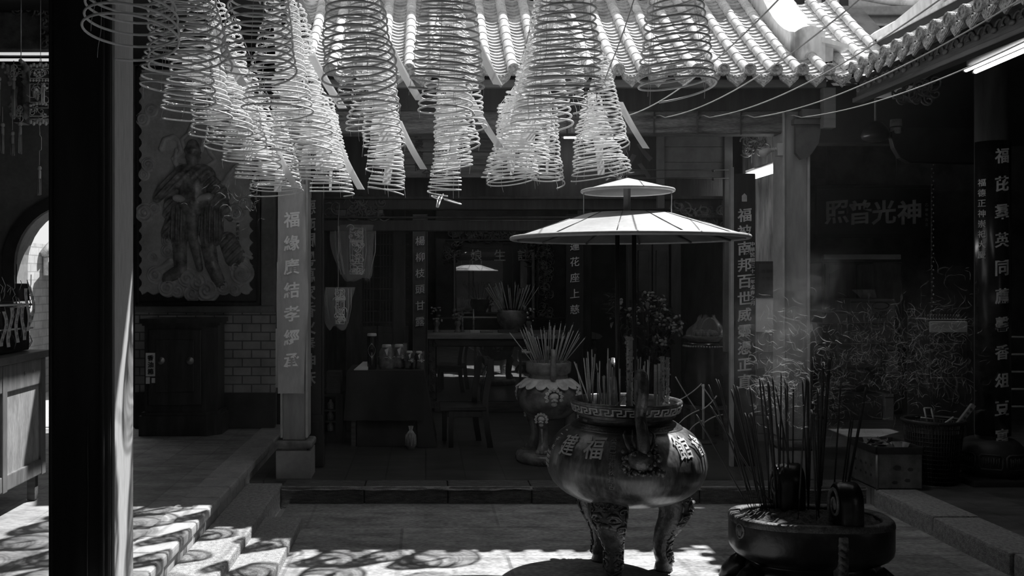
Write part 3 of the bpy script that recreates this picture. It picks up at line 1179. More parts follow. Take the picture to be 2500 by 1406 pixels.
# sticks in the large burner
random.seed(31)
LB = 'slim pale joss stick standing in the large bronze burner'
GB = 'joss sticks in the large burner'
Y0 = BY
for zx0, zy0, zx1, zy1 in ((535, 270, 612, 480), (547, 280, 604, 478), (588, 250, 610, 470), (604, 250, 622, 476), (610, 215, 630, 486), (632, 203, 640, 490), (650, 228, 628, 480), (640, 245, 616, 474),
                           (674, 266, 668, 492), (655, 280, 690, 486), (696, 345, 706, 492), (702, 350, 684, 484), (717, 196, 712, 488), (712, 280, 722, 490), (690, 352, 698, 480), (740, 300, 735, 480), (760, 270, 752, 486),
                           (779, 308, 778, 490), (730, 262, 716, 480), (664, 330, 660, 494), (875, 256, 866, 470), (888, 245, 874, 474), (905, 290, 880, 470), (910, 268, 896, 476), (934, 240, 918, 470), (925, 262, 922, 474)):
    by = BY + ru(-.17, .14)
    y0, y1 = by, by + ru(-.03, .03)
    b = at(1150 + zx1 / 2.143, 750 + zy1 / 2.143, y0)
    a_ = at(1150 + zx0 / 2.143, 750 + zy0 / 2.143, y1)
    dx, dy = b.x - BX, b.y - BY
    zb = .882 if (dx * dx + dy * dy) < .07 else .90
    if dx * dx + dy * dy > .066:
        k = .25 / sqrt(dx * dx + dy * dy)
        b.x, b.y = BX + dx * k, BY + dy * k
    b.z = zb - .012
    plant_stick(ME_PALE, b, a_, LB, GB)
for zx, z0, lab in ((965, 285, 'thick plain joss stick, left one of the pair at the right of the large burner'), (984, 280, 'thick plain joss stick, right one of the pair at the right of the large burner')):
    b = at(1150 + zx / 2.143, 750 + 490 / 2.143, BY - .10)
    b.z = .87
    a_ = at(1150 + zx / 2.143, 750 + z0 / 2.143, BY - .10)
    plant_stick(ME_THICK, b, a_, lab, None)


def flaky(x, y, z0, z1, r, label, sd_):
    random.seed(sd_)
    o = thing('incense_pillar', label, 'incense stick', (x, y, z0))
    mb = MB().cyl((x, y, z0), (x, y, z1), r, 14)
    obj('core', mb, m_stick, o)
    mb = MB()
    for k in range(int(1500 * r * 6)):
        a, z = ru(0, 6.28), ru(z0 + .02, z1)
        rr = r + ru(-.001, .004)
        mb.sph((x + rr * cos(a), y + rr * sin(a), z), (ru(.002, .006), ru(.002, .006), ru(.002, .008)), 5, 4)
    obj('flakes', mb, mat('incense_flake', .22, .7, .6, 60, a2=.6), o)
    return o


flaky(ax(1537, BY - .06), BY - .06, .86, az(822, BY - .06), .0165, 'tallest and thickest flaky incense pillar in the middle of the large burner', 1)
flaky(ax(1617, BY - .1), BY - .1, .86, az(870, BY - .1), .0115, 'flaky joss stick beside the thick plain pair in the large burner', 2)
flaky(ax(1630, BY - .08), BY - .08, .86, az(872, BY - .08), .009, 'rightmost flaky joss stick in the large burner', 3)
lamp_ = thing('windshield_lamp', 'small clear glass oil lamp among the joss sticks of the large burner', 'lamp', (ax(1497, BY - .05), BY - .05, .872))
x, y = ax(1497, BY - .05), BY - .05
mb = MB().lathe([(.030, 0), (.026, .05), (.022, .12), (.021, .16), (.016, .185), (.0, .195)], 18, (x, y, .885))
obj('glass_shade', mb, see_through('clear_glass', .8, .28, .05, 1.), lamp_)
mb = MB().lathe([(.0, 0), (.045, 0), (.042, .02), (.03, .025)], 18, (x, y, .868)).cyl((x, y, .885), (x, y, .955), .009, 10)
obj('burner_cup', mb, m_can, lamp_)

# ------------------------------------------------------------------ second burner, on the hall floor
QX, QY = 1.012, 7.75
b2 = thing('incense_burner', 'smaller bronze burner with lion faces standing on the dark hall floor', 'incense burner', (QX, QY, .117))
m_b2 = mat('brown_bronze', .15, .26, .4, 8, bump=.1, spec=.8, a2=.28)
m_lot = mat('pale_worn_bronze', .62, .45, .3, 12, spec=.5)
mb = MB().lathe([(0, .455), (.08, .46), (.16, .485), (.215, .53), (.25, .585), (.260, .64), (.248, .70), (.222, .745), (.19, .775), (.165, .785)], 64, (QX, QY, 0))
obj('bowl', mb, m_b2, b2)
mb = MB().lathe([(.165, .785), (.158, .80), (.155, .83), (.165, .838), (.178, .842), (.184, .86), (.186, .925), (.180, .932), (.168, .93), (.16, .90), (.0, .905)], 48, (QX, QY, 0))
obj('rim', mb, m_b2, b2)
mb = MB()
for k in range(16):
    a0 = 2 * pi * k / 16

    def pet(u, v, a0=a0):
        t = a0 + (u - .5) * 2 * pi / 16 * 1.02
        vv = v * (1 - .30 * abs(2 * u - 1) ** 2.2)
        r = .158 + .10 * vv + .012 * sin(pi * u)
        return (QX + r * cos(t), QY + r * sin(t), .800 - .075 * vv ** 1.4)
    mb.grid(8, 6, pet)
    mb.tube([pet(u, 1.0) for u in np.linspace(0, 1, 9)], .005, 5)
obj('lotus_collar', mb, m_lot, b2)


def lion(mb, M, s):
    mb.sph((0, -.012, .018), (.040 * 1, .030, .030), 14, 9, M @ Matrix.Scale(s, 4))
    K = M @ Matrix.Scale(s, 4)
    mb.sph((0, -.03, -.008), (.018, .016, .012), 10, 7, K)
    for sx in (-1, 1):
        mb.sph((sx * .020, -.032, .012), (.010, .008, .008), 8, 6, K)
        mb.sph((sx * .016, -.026, -.016), (.014, .012, .010), 8, 6, K)
    mb.sph((0, -.016, -.045), (.026, .012, .018), 10, 7, K)
    for sx in (-.011, .011):
        mb.sph((sx, -.027, -.038), (.004, .004, .010), 6, 5, K)
    for k in range(9):
        a = R(-25 + 230 * k / 8)
        cx, cz = .064 * cos(a), .012 + .060 * sin(a)
        pts = [(cx + (.017 - .0013 * j) * cos(j * .62 + a), -.008 - .006 * sin(j / 10 * pi), cz + (.017 - .0013 * j) * sin(j * .62 + a)) for j in range(11)]
        mb.tube(pts, .0045, 6, M=K)
        mb.sph((cx, -.006, cz), (.015, .008, .015), 8, 5, K)


for k, th in enumerate((2, 62, -118, 180)):
    mb = MB()
    t = R(th)
    M = T(QX + .254 * sin(t), QY - .254 * cos(t), .655) @ RZ(t)
    lion(mb, M, .95)
    obj('lion_mask', mb, m_lot, b2)
for th in (-22, 98, -142):
    t = R(th)
    ux, uy = sin(t), -cos(t)
    mb = MB()
    stq = [(.17, .53, .05), (.19, .49, .055), (.185, .44, .045), (.165, .38, .036), (.16, .32, .036), (.17, .26, .044), (.185, .225, .052), (.188, .20, .05)]
    mb.tube([(QX + r_ * ux, QY + r_ * uy, z) for r_, z, q in stq], [q for r_, z, q in stq], 14)
    for sx in (-1, 0, 1):
        mb.sph((QX + .215 * ux - sx * .03 * uy, QY + .215 * uy + sx * .03 * ux, .215), (.024, .024, .026), 10, 7)
    mb.tube([(QX + .215 * ux, QY + .215 * uy, .41), (QX + .20 * ux, QY + .20 * uy, .30), (QX + .215 * ux, QY + .215 * uy, .29)], [.014, .010, .004], 6)
    lg = obj('leg', mb, m_b2, b2)
    mb = MB()
    lion(mb, T(QX + .225 * ux, QY + .225 * uy, .475) @ RZ(t), .72)
    obj('lion_mask', mb, m_lot, lg)
mb = MB().lathe([(0, .117), (.262, .117), (.272, .14), (.272, .175), (.255, .198), (.225, .205), (0, .205)], 48, (QX, QY, 0))
for sx in (-1, 1):
    mb.tube([(QX - .07 + sx * (.004 + .022 * sin(j * .28)), QY - .272, .128 + .045 * j / 10) for j in range(11)], .004, 5)
obj('round_base', mb, m_b2, b2)
for s in (-1, 1):
    mb = MB()
    yy = QY + s * .195
    mb.tube([(QX + .012, yy, .80), (QX + .012, yy + s * .012, .86), (QX + .012, yy, .915), (QX + .012, yy - s * .0, .955), (QX + .012, yy + s * .03, .995), (QX + .012, yy + s * .012, 1.03), (QX + .012, yy - s * .035, 1.03), (QX + .012, yy - s * .045, .995), (QX + .012, yy - s * .02, .972)], [.024, .026, .024, .022, .02, .02, .02, .018, .012], 12)
    obj('handle', mb, m_b2, b2)
random.seed(9)
for k in range(40):
    u = -1 + 2 * (k + ru(-.4, .4)) / 39
    bx_, by_ = QX + .135 * u * ru(.7, 1), QY + ru(-.09, .09) * sqrt(max(.05, 1 - u * u))
    lean = u * ru(.5, .85) + ru(-.12, .12)
    L_ = ru(.25, .40) * (1 - .15 * abs(u))
    plant_stick(ME_PALE, (bx_, by_, .895), (bx_ + lean * .24, by_ + ru(-.04, .04), .905 + L_), 'thin pale joss stick fanned out in the smaller lion faced burner', 'joss sticks in the lion faced burner')

# ------------------------------------------------------------------ black stone pot in the right foreground
PX, PY = 1.99, 4.88
m_pot = mat('black_stone', .012, .30, .5, 5, bump=.15, spec=.5, a2=.05, lo=.5, hi=.75)
pot = thing('incense_pot', 'squat black stone incense pot with scroll handles on the right', 'incense pot', (PX, PY, 0))


def srad(a, A=.402, B=.245, n=2.7):
    return 1 / (abs(cos(a) / A) ** n + abs(sin(a) / B) ** n) ** (1 / n)


PROT = R(-6)


def ppt(a, k, z):
    r = srad(a) * k
    return (PX + r * cos(a + PROT), PY + r * sin(a + PROT), z)


prof = [(0, .0), (.66, 0), (.70, .03), (.70, .06), (.76, .075), (.79, .10), (.77, .128), (.72, .14), (.73, .15), (.84, .165), (.94, .188), (.985, .21), (1.0, .235), (1.0, .36), (.99, .374), (.975, .381), (.86, .381), (.845, .372), (.84, .34)]
mb = MB()
n = 96
vs = [ppt(2 * pi * i / n, k, z) for k, z in prof for i in range(n)]
fs = [(j * n + i, j * n + (i + 1) % n, (j + 1) * n + (i + 1) % n, (j + 1) * n + i) for j in range(len(prof) - 1) for i in range(n)]
mb.add(vs, fs, True)
obj('bowl', mb, m_pot, pot)
rp_ = [(1.004, .352), (1.004, .366), (.992, .379), (.975, .3855), (.865, .3855), (.852, .376)]
mb = MB()
mb.add([ppt(2 * pi * i / n, k, z) for k, z in rp_ for i in range(n)], [(j * n + i, j * n + (i + 1) % n, (j + 1) * n + (i + 1) % n, (j + 1) * n + i) for j in range(len(rp_) - 1) for i in range(n)], True)
obj('rim', mb, mat('worn_rim_stone', .07, .5, .5, 14, bump=.4, a2=.14, fine=.4), pot)
random.seed(2)
nzs = [(ru(6, 30), ru(6, 30), ru(0, 6), ru(.0015, .004)) for _ in range(12)]


def ash2(u, v):
    a = 2 * pi * v
    p = ppt(a, .85 * u, .368)
    z = .364 + .02 * (1 - u * u) + sum(q * sin(fx * p[0] * 3 + ph) * sin(fy * p[1] * 3 - ph) for fx, fy, ph, q in nzs)
    return (p[0], p[1], z)


mb = MB().grid(26, 96, ash2)
obj('ash', mb, mat('dark_ash', .05, .95, .5, 30, bump=.9, a2=.11), pot)
for (x0, x1, yc, zt, dy, s) in ((2.058, 2.17, 4.735, .585, .085, -1), (1.885, 2.02, 5.08, .615, .085, 1)):
    mb = MB()
    base = .33
    zc = zt - .10
    po = [(yc - dy, base)] + [(yc - dy * cos(a), zc + .10 * sin(a)) for a in np.linspace(0, pi, 15)] + [(yc + dy, base)]
    n = len(po)
    vs, fs = [], []
    for xx, k in ((x0, .88), (x0 + .008, 1), (x1 - .008, 1), (x1, .88)):
        for (yy, zz) in po:
            vs.append((xx, yc + (yy - yc) * k, base + (zz - base) * (k * .3 + .7)))
    for j in range(3):
        for i in range(n - 1):
            fs.append((j * n + i, j * n + i + 1, (j + 1) * n + i + 1, (j + 1) * n + i))
    fs += [tuple(range(n)), tuple(range(4 * n - 1, 3 * n - 1, -1))]
    mb.add(vs, fs, True)
    hd = obj('handle', mb, m_pot, pot)
    mb = MB()
    pts = [(x0 - .004, yc + (.070 - .0022 * j) * cos(j * .42 - 1.2), zc - .01 + (.095 - .003 * j) * sin(j * .42 - 1.2)) for j in range(26)]
    mb.tube(pts, [.010 - .0002 * j for j in range(26)], 7)
    mb.sph((x0 - .002, yc, zc - .01), (.006, .02, .03), 10, 7)
    obj('scroll_carving', mb, mat('worn_black_stone', .09, .45, .5, 18, bump=.5, a2=.25), hd)
mb = MB()
for k in range(9):                                        # carved strip below the front handle
    z = .30 - .036 * k
    mb.tube([(2.045, 4.625, z + .018), (2.032, 4.612, z), (2.05, 4.604, z - .012), (2.072, 4.618, z - .02)], [.008, .014, .012, .006], 7)
mb.rbox(2.03, 2.075, 4.612, 4.70, .0, .34, .012)
obj('carved_strip', mb, mat('worn_black_stone', .09), pot)
mb = MB()
a = R(198)
p = ppt(a, 1.0, .335)
mb.tube([ppt(a + R(3.6) * cos(j * .42), 1.003, .325 + .036 * sin(j * .42)) for j in range(16)], .006, 6, closed=False)
for k in range(5):
    mb.tube([ppt(a + R(-2.4 + 1.2 * k), 1.003, .352), ppt(a + R(-1.8 + .9 * k), 1.008, .33), ppt(a + R(-.8 + .4 * k), 1.003, .298)], .0045, 5)
obj('shell_carving', mb, mat('worn_black_stone', .09), pot)
for a in (200, 340, 20, 160):
    pz = ppt(R(a), .80, 0)
    po = ppt(R(a), 1.02, 0)
    mb = MB().tube([(pz[0], pz[1], .12), ((pz[0] + po[0]) / 2, (pz[1] + po[1]) / 2, .085), (po[0], po[1], .045), (po[0] + .02 * cos(R(a)), po[1], .0)], [.05, .052, .045, .04], 12)
    for j in range(3):
        mb.sph((po[0] + .012 * cos(R(a)), po[1] - .03 + .03 * j, .02), (.025, .02, .022), 8, 6)
    obj('leg', mb, m_pot, pot)

LP_ = 'thin dark joss stick standing in the black stone pot'
GP = 'joss sticks in the black stone pot'
for zx0, zy0, zx1, zy1, kind in ((0, 410, 330, 1000, 0), (75, 225, 320, 990, 0), (85, 355, 385, 965, 0), (120, 190, 335, 990, 0), (135, 195, 340, 1000, 0), (215, 255, 395, 990, 0), (230, 225, 400, 1000, 0), (250, 235, 410, 1010, 0),
                                 (300, 400, 430, 1000, 0), (320, 405, 425, 1010, 0), (340, 400, 435, 1000, 0), (330, 235, 440, 1010, 0), (390, 175, 436, 985, 0), (408, 200, 508, 1000, 0), (445, 205, 500, 1000, 1), (470, 175, 540, 990, 0), (490, 235, 600, 975, 0),
                                 (525, 150, 510, 990, 0), (548, 190, 575, 1000, 0), (562, 210, 570, 1000, 0), (600, 225, 580, 985, 0), (655, 190, 688, 985, 0), (682, 170, 628, 1065, 0), (690, 180, 690, 1000, 1), (718, 55, 694, 1000, 0), (710, 380, 745, 1070, 0), (722, 385, 760, 1060, 0),
                                 (750, 250, 752, 1050, 0), (785, 85, 745, 1010, 1), (828, 25, 770, 985, 1), (822, 60, 752, 1010, 1), (893, 205, 878, 990, 0), (955, 430, 967, 985, 0), (967, 430, 980, 990, 0), (1050, 240, 1028, 985, 1), (505, 470, 515, 1005, 0), (535, 490, 545, 1010, 0), (440, 420, 450, 1010, 0)):
    bx_, by_ = 1700 + zx1 / 2.529, 850 + zy1 / 2.529
    Y = (1.6 - .37) * F / (by_ - CY)
    b = at(bx_, by_, Y)
    dx, dy = b.x - PX, b.y - PY
    k = srad(math.atan2(dy, dx) - PROT) * .76 / max(1e-6, sqrt(dx * dx + dy * dy))
    if k < 1:
        b.x, b.y = PX + dx * k, PY + dy * k
    b.z = .36
    t = at(1700 + zx0 / 2.529, 850 + zy0 / 2.529, b.y + ru(-.03, .03))
    plant_stick(ME_BLACK2 if kind else ME_BLACK, b, t, 'thicker dark joss stick standing in the black stone pot' if kind else LP_, 'thicker joss sticks in the black stone pot' if kind else GP)
# ------------------------------------------------------------------ hanging spiral incense coils
m_coil = mat('incense_coil', .80, .75, .08, 30)
m_thread = mat('pale_thread', .65, .8, .1, 20)
m_paper = mat('thin_paper', .70, .8, .06, 12)
_n, _l = m_paper.node_tree.nodes, m_paper.node_tree.links
_t = _n.new('ShaderNodeBsdfTranslucent')                 # thin paper lets light through
_t.inputs[0].default_value = (.9, .9, .9, 1)
_x = _n.new('ShaderNodeMixShader')
_x.inputs[0].default_value = .5
_l.new(_n['Principled BSDF'].outputs[0], _x.inputs[1])
_l.new(_t.outputs[0], _x.inputs[2])
_l.new(_x.outputs[0], _n['Material Output'].inputs[0])
m_ink = mat('black_ink', .02, .7, .1, 10)
m_wire = mat('steel_wire', .55, .35, .15, 12, spec=.8)


def coil_shape(h, turns, seed, rb=.18, rt=.035, q=.0050):
    """spiral cone hanging from (0,0,0); returns spiral, threads"""
    rg_ = random.Random(seed)
    ph = [rg_.uniform(0, 6.28) for _ in range(6)]
    am = rg_.uniform(.004, .011)
    tl = rg_.uniform(.03, .10)
    S = 40

    def pos(t, a):
        r = rt + (rb - rt) * t ** .92
        r *= 1 + .015 * sin(9 * t + ph[0])
        ox = am * sin(7 * t + ph[1]) + am * .6 * sin(31 * t + ph[4])
        oy = am * sin(6 * t + ph[2]) + am * .6 * sin(27 * t + ph[5])
        z = -h * t + r * tl * cos(a - ph[3] - 3 * t) + .004 * sin(40 * t + ph[1])
        return Vector((ox + r * cos(a), oy + r * sin(a), z))
    n = int(turns * S)
    pts = [pos(i / n, 2 * pi * turns * i / n) for i in range(n + 1)]
    for k in range(14):                                  # the loose end droops
        i = n - 13 + k
        pts[i] = pts[i] - Vector((0, 0, .0016 * k))
    sp = MB().tube(pts, q, 6)
    th = MB()
    for k in range(4):
        a = ph[0] + k * pi / 2
        line = [Vector((0, 0, .03))] + [pos(j / 16, a + 2 * pi * round(turns * j / 16)) for j in range(1, 17)]
        line.append(line[-1] + Vector((.006, 0, -.035)))
        th.tube(line, .0011, 4)
    return sp, th


KIND = {}
for key, h, turns, rb in (('tall_a', 1.02, 26, .18), ('tall_b', 1.0, 25, .18), ('mid_a', .74, 25, .18), ('mid_b', .72, 24, .175), ('low_a', .56, 22, .18), ('low_b', .55, 23, .17), ('slim_a', .58, 22, .125), ('slim_b', .60, 22, .115)):
    sp, th = coil_shape(h, turns, hash(key) % 1 + sum(map(ord, key)), rb)
    KIND[key] = (finish('spiral', sp, m_coil, (0, 0, 0)), finish('thread', th, m_thread, (0, 0, 0)), h, rb)


def wire_z(Y):
    return float(np.interp(Y, [3.2, 3.6, 4.3, 5.0, 5.4, 6.0, 6.5, 7.05], [4.15, 3.86, 3.48, 3.16, 3.0, 2.83, 2.75, 2.82]))


def bot_z(Y):
    return float(np.interp(Y, [3.6, 4.1, 4.5, 4.85, 5.2, 5.5, 5.8, 6.1, 6.4], [2.50, 2.516, 2.485, 2.44, 2.41, 2.375, 2.316, 2.247, 2.195]))


def tag_mesh(seed, out):
    """a strip of prayer paper; out: hangs slanting outside the coil, else straight down the axis"""
    rg_ = random.Random(seed)
    w, L_ = .027, rg_.uniform(.36, .48)
    tw = rg_.uniform(-.5, .5)
    dirx = rg_.choice((-1, 1))

    def strip(u, v):
        a = tw * v
        x = (u - .5) * 2 * w
        if out:
            return Vector((.09 + .13 * v + .03 * v * v + x * cos(a + .2) * .9, -.06 - .02 * v + x * sin(a + .2), -.30 - L_ * .72 * v))
        return Vector((x * cos(a) + .012 * sin(4 * v + seed), x * sin(a) + .01 * sin(3 * v), -.08 - L_ * v))
    mb = MB().grid(3, 14, strip)
    back = MB().grid(3, 14, lambda u, v: strip(u, v) + Vector((0, .0012, 0)))
    mb.add(back.v, [f[::-1] for f in back.f], True)
    return finish('paper_tag', mb, m_paper, (0, 0, 0))


TAGS = [tag_mesh(s, False) for s in range(4)]
TAGO = [tag_mesh(s + 10, True) for s in range(3)]
WR = MB()
for i, ch in enumerate('合家平安敬奉'):
    put_char(WR, ch, lambda u, w, e, i=i: (u, -.004 - .02 * e, -.06 - .062 * i + w), .042, .006, .004)
ME_WR = finish('writing', WR, m_ink, (0, 0, 0))
TAGN = MB().grid(2, 10, lambda u, v: Vector(((u - .5) * .058, .0015, -.02 - .43 * v)))
TAGN.grid(2, 10, lambda u, v: Vector(((.5 - u) * .058, -.0015, -.02 - .43 * v)))
ME_TAGN = finish('paper_tag', TAGN, m_paper, (0, 0, 0))


def hang(X, Y, kind, label, z=None, r=None, rot=0., tilt=(0., 0.), tagi=0, tagout=False, near=None):
    sp, th, h, rb = KIND[kind]
    zb = bot_z(Y) if z is None else z
    top = zb + h
    o = thing('incense_coil', label, 'incense coil', (X, Y, top), 'hanging incense coils')
    o.rotation_euler = (tilt[0], tilt[1], rot)
    s = 1 if r is None else r / rb
    for nm, me in (('spiral', sp), ('thread', th)):
        c = bpy.data.objects.new(nm, me)
        COL.objects.link(c)
        c.parent = o
        c.scale = (s, s, 1)
    wz = wire_z(Y)
    if wz > top - .02:
        mb = MB().tube([(0, 0, 0), (0, 0, .02), (.004, 0, wz - top - .01), (0, .004, wz - top + .006), (-.006, 0, wz - top)], .0018, 5)
        c = bpy.data.objects.new('hook', finish('hook', mb, m_wire, (0, 0, 0)))
        COL.objects.link(c)
        c.parent = o
    if near is not None:
        c = bpy.data.objects.new('paper_tag', ME_TAGN)
        COL.objects.link(c)
        c.parent = o
        c.location = near
        c.rotation_euler = (0, -tilt[1] + .06, -rot)
        d = bpy.data.objects.new('writing', ME_WR)
        COL.objects.link(d)
        d.parent = c
    else:
        c = bpy.data.objects.new('paper_tag', (TAGO if tagout else TAGS)[tagi % (3 if tagout else 4)])
        COL.objects.link(c)
        c.parent = o
        if tagout:
            c.rotation_euler = (0, 0, -rot)
    return o


NTH = ['nearest', 'second', 'third', 'fourth', 'fifth', 'sixth', 'seventh', 'eighth', 'farthest']
ROWS = []


def row(name, items):
    n = len(items)
    for i, it in enumerate(items):
        nth = 'farthest' if i == n - 1 and n > 1 else NTH[i]
        k = dict(it)
        X, Y, kind = k.pop('X'), k.pop('Y'), k.pop('kind')
        look = 'dark spiral' if Y < 4.5 else 'sunlit spiral'
        lab = f'{look} incense coil, {nth} from the front in {name}'.replace('nearest from the front', 'first from the front').replace('farthest from the front', 'last from the front')
        hang(X, Y, kind, lab, **k)


random.seed(17)


def tl_(a=.05):
    return (ru(-a, a), ru(-a, a))


row('the leftmost row', [
    dict(X=-1.125, Y=3.6, kind='tall_a', tilt=(.02, .07), rot=2.2),
    dict(X=-1.13, Y=4.08, kind='tall_b', tilt=(-.05, -.10), rot=.5),
    dict(X=-1.15, Y=4.5, kind='tall_a', tilt=tl_(), rot=1.0, tagi=1),
    dict(X=-1.15, Y=4.85, kind='mid_a', tilt=tl_(), rot=3.0, tagi=2, tagout=True),
    dict(X=-1.15, Y=5.2, kind='mid_b', tilt=tl_(), rot=4.0),
    dict(X=-1.13, Y=5.5, kind='mid_a', tilt=tl_(), rot=5.0, tagi=3),
    dict(X=-1.10, Y=5.8, kind='low_a', tilt=tl_(), rot=0.7),
    dict(X=-1.06, Y=6.1, kind='low_b', tilt=tl_(), rot=2.0, tagi=1, tagout=True),
    dict(X=-1.0, Y=6.4, kind='low_a', tilt=tl_(), rot=3.3, tagi=2)])
row('the second row from left', [
    dict(X=-.76, Y=4.42, kind='tall_b', z=2.56, tilt=(.0, .06), rot=1.3, near=(-.01, -.05, .0)),
    dict(X=-.745, Y=4.8, kind='mid_a', tilt=tl_(), rot=2.3, tagi=1),
    dict(X=-.73, Y=5.2, kind='mid_b', tilt=tl_(), rot=3.1, tagi=0, tagout=True),
    dict(X=-.72, Y=5.55, kind='mid_a', tilt=tl_(), rot=4.4, tagi=2),
    dict(X=-.69, Y=5.9, kind='low_b', tilt=tl_(), rot=5.5),
    dict(X=-.66, Y=6.15, kind='low_a', tilt=tl_(), rot=.2, tagi=3, tagout=True),
    dict(X=-.63, Y=6.42, kind='low_b', r=.15, tilt=tl_(), rot=1.1)])
row('the third row from left', [
    dict(X=-.355, Y=4.35, kind='tall_a', z=2.50, tilt=(.0, .05), rot=3.0, near=(.03, -.05, .06)),
    dict(X=-.30, Y=4.7, kind='mid_b', r=.16, tilt=tl_(), rot=1.9),
    dict(X=-.285, Y=5.1, kind='mid_a', r=.15, tilt=tl_(), rot=.6, tagi=1, tagout=True),
    dict(X=-.28, Y=5.5, kind='slim_a', tilt=tl_(), rot=2.8, tagi=2),
    dict(X=-.26, Y=5.9, kind='slim_b', tilt=tl_(), rot=4.7, tagi=2, tagout=True),
    dict(X=-.235, Y=6.35, kind='slim_a', tilt=tl_(), rot=5.9)])
row('the fourth row from left', [
    dict(X=.10, Y=4.35, kind='tall_b', z=2.485, tilt=(-.03, .05), rot=4.2, near=(-.09, -.06, .04)),
    dict(X=.14, Y=4.75, kind='mid_a', r=.14, tilt=tl_(), rot=.3, tagi=0, tagout=True),
    dict(X=.145, Y=5.1, kind='mid_b', r=.145, tilt=tl_(), rot=1.4, tagi=1),
    dict(X=.15, Y=5.5, kind='slim_a', r=.135, tilt=tl_(), rot=2.5, tagi=2, tagout=True),
    dict(X=.15, Y=5.9, kind='slim_b', r=.13, tilt=tl_(), rot=3.6),
    dict(X=.155, Y=6.38, kind='slim_a', r=.115, tilt=tl_(.09), rot=4.9, tagi=3)])
row('the fifth row from left', [
    dict(X=.665, Y=4.3, kind='tall_a', z=2.45, tilt=(.0, .07), rot=5.1, near=(-.12, -.05, .1)),
    dict(X=.64, Y=4.7, kind='mid_b', tilt=tl_(), rot=.8, tagi=1),
    dict(X=.625, Y=5.05, kind='mid_a', r=.165, tilt=tl_(), rot=1.7),
    dict(X=.61, Y=5.45, kind='low_a', r=.16, z=2.40, tilt=tl_(), rot=2.9, tagi=2),
    dict(X=.59, Y=5.75, kind='low_b', tilt=tl_(), rot=3.9, tagi=3),
    dict(X=.57, Y=6.05, kind='low_a', tilt=tl_(), rot=4.8),
    dict(X=.545, Y=6.4, kind='low_b', r=.175, z=2.26, tilt=(.0, -.12), rot=5.7, tagi=1)])
_last = [o for o in COL.objects if o.get('label', '').endswith('last from the front in the fourth row from left')][0]
_mb = MB().tube([(.03 + .115 * cos(a), .10 * sin(a), -.63 + .03 * cos(a + 2.2) - .012 * a / 6.3) for a in np.linspace(-.4, 5.6, 40)], .005, 6)
_mb.tube([(-.09, -.02, -.60), (-.02, -.05, -.63), (.05, -.07, -.685), (.055, -.06, -.688), (-.01, -.03, -.63), (-.08, .0, -.59)], .005, 6)
_c = bpy.data.objects.new('loose_turn', finish('loose_turn', _mb, m_coil, (0, 0, 0)))
COL.objects.link(_c)
_c.parent = _last
hang(.84, 6.4, 'slim_b', 'short narrow sunlit incense coil between the fifth row and the last one', z=2.265, r=.11, tilt=(.0, .03), rot=.9, tagi=0)
hang(1.13, 6.0, 'low_a', 'sunlit incense coil just left above the canopy peak, front one', z=2.46, r=.155, tilt=(.02, .03), rot=2.2, tagi=1, tagout=True)
hang(1.11, 6.4, 'low_b', 'sunlit incense coil hanging right behind the one above the canopy peak', z=2.31, r=.20, tilt=(.03, .14), rot=3.0, tagi=2)
hang(1.15, 4.4, 'tall_b', 'lone dark spiral incense coil hanging farthest right in front of the roof tiles', z=2.475, tilt=(.0, .05), rot=1.8, near=(.10, -.06, .0))

# wires
m_cw = mat('grey_wire', .16, .5, .2, 12)
for i, (xa, xb, nm) in enumerate(((-1.13, -1.0, 'leftmost row'), (-.76, -.63, 'second row'), (-.34, -.23, 'third row'), (.12, .15, 'fourth row'), (.67, .53, 'fifth row'), (1.14, 1.12, 'pair above the canopy'))):
    ys = np.linspace(3.22, 7.05, 30)
    mb = MB().tube([(xa + (xb - xa) * (y - 3.2) / 3.85, y, wire_z(y) + .006) for y in ys], .0035, 6)
    o = obj('hanging_wire', mb, m_cw)
    tag(o, f'sagging wire that carries the incense coils of the {nm}' + (' from the left' if 'row' in nm and i else ''), 'wire', 'wires that carry coils')
    for k in range(16):
        mb = MB()
        y = 4.0 + k * .19
        x = xa + (xb - xa) * (y - 3.2) / 3.85
        z = wire_z(y)
        mb.tube([(x, y, z + .012), (x - .004, y, z - .03), (x + .008, y, z - .05), (x + .012, y, z - .038)], .0016, 5)
        obj('wire_hook', mb, m_cw, o)
for i, (x, w) in enumerate(zip((1.40, 1.72, 2.04, 2.36, 2.70), ('first', 'second', 'third', 'fourth', 'last'))):
    ys = np.linspace(1.6, 7.045, 40)
    mb = MB().tube([(x, y, 2.655 + .0365 * (y - 5) ** 2 + (.0 if y < 6.8 else .02)) for y in ys], .0036, 6)
    o = obj('overhead_wire', mb, m_wire)
    tag(o, f'bare bright wire across the right of the court, {w} from the left', 'wire', 'bare wires without coils')
mb = MB().rbox(-2.5, 3.4, 1.5, 1.62, 2.95, 3.2, .01)
struct('beam_near', mb, m_darkwood)
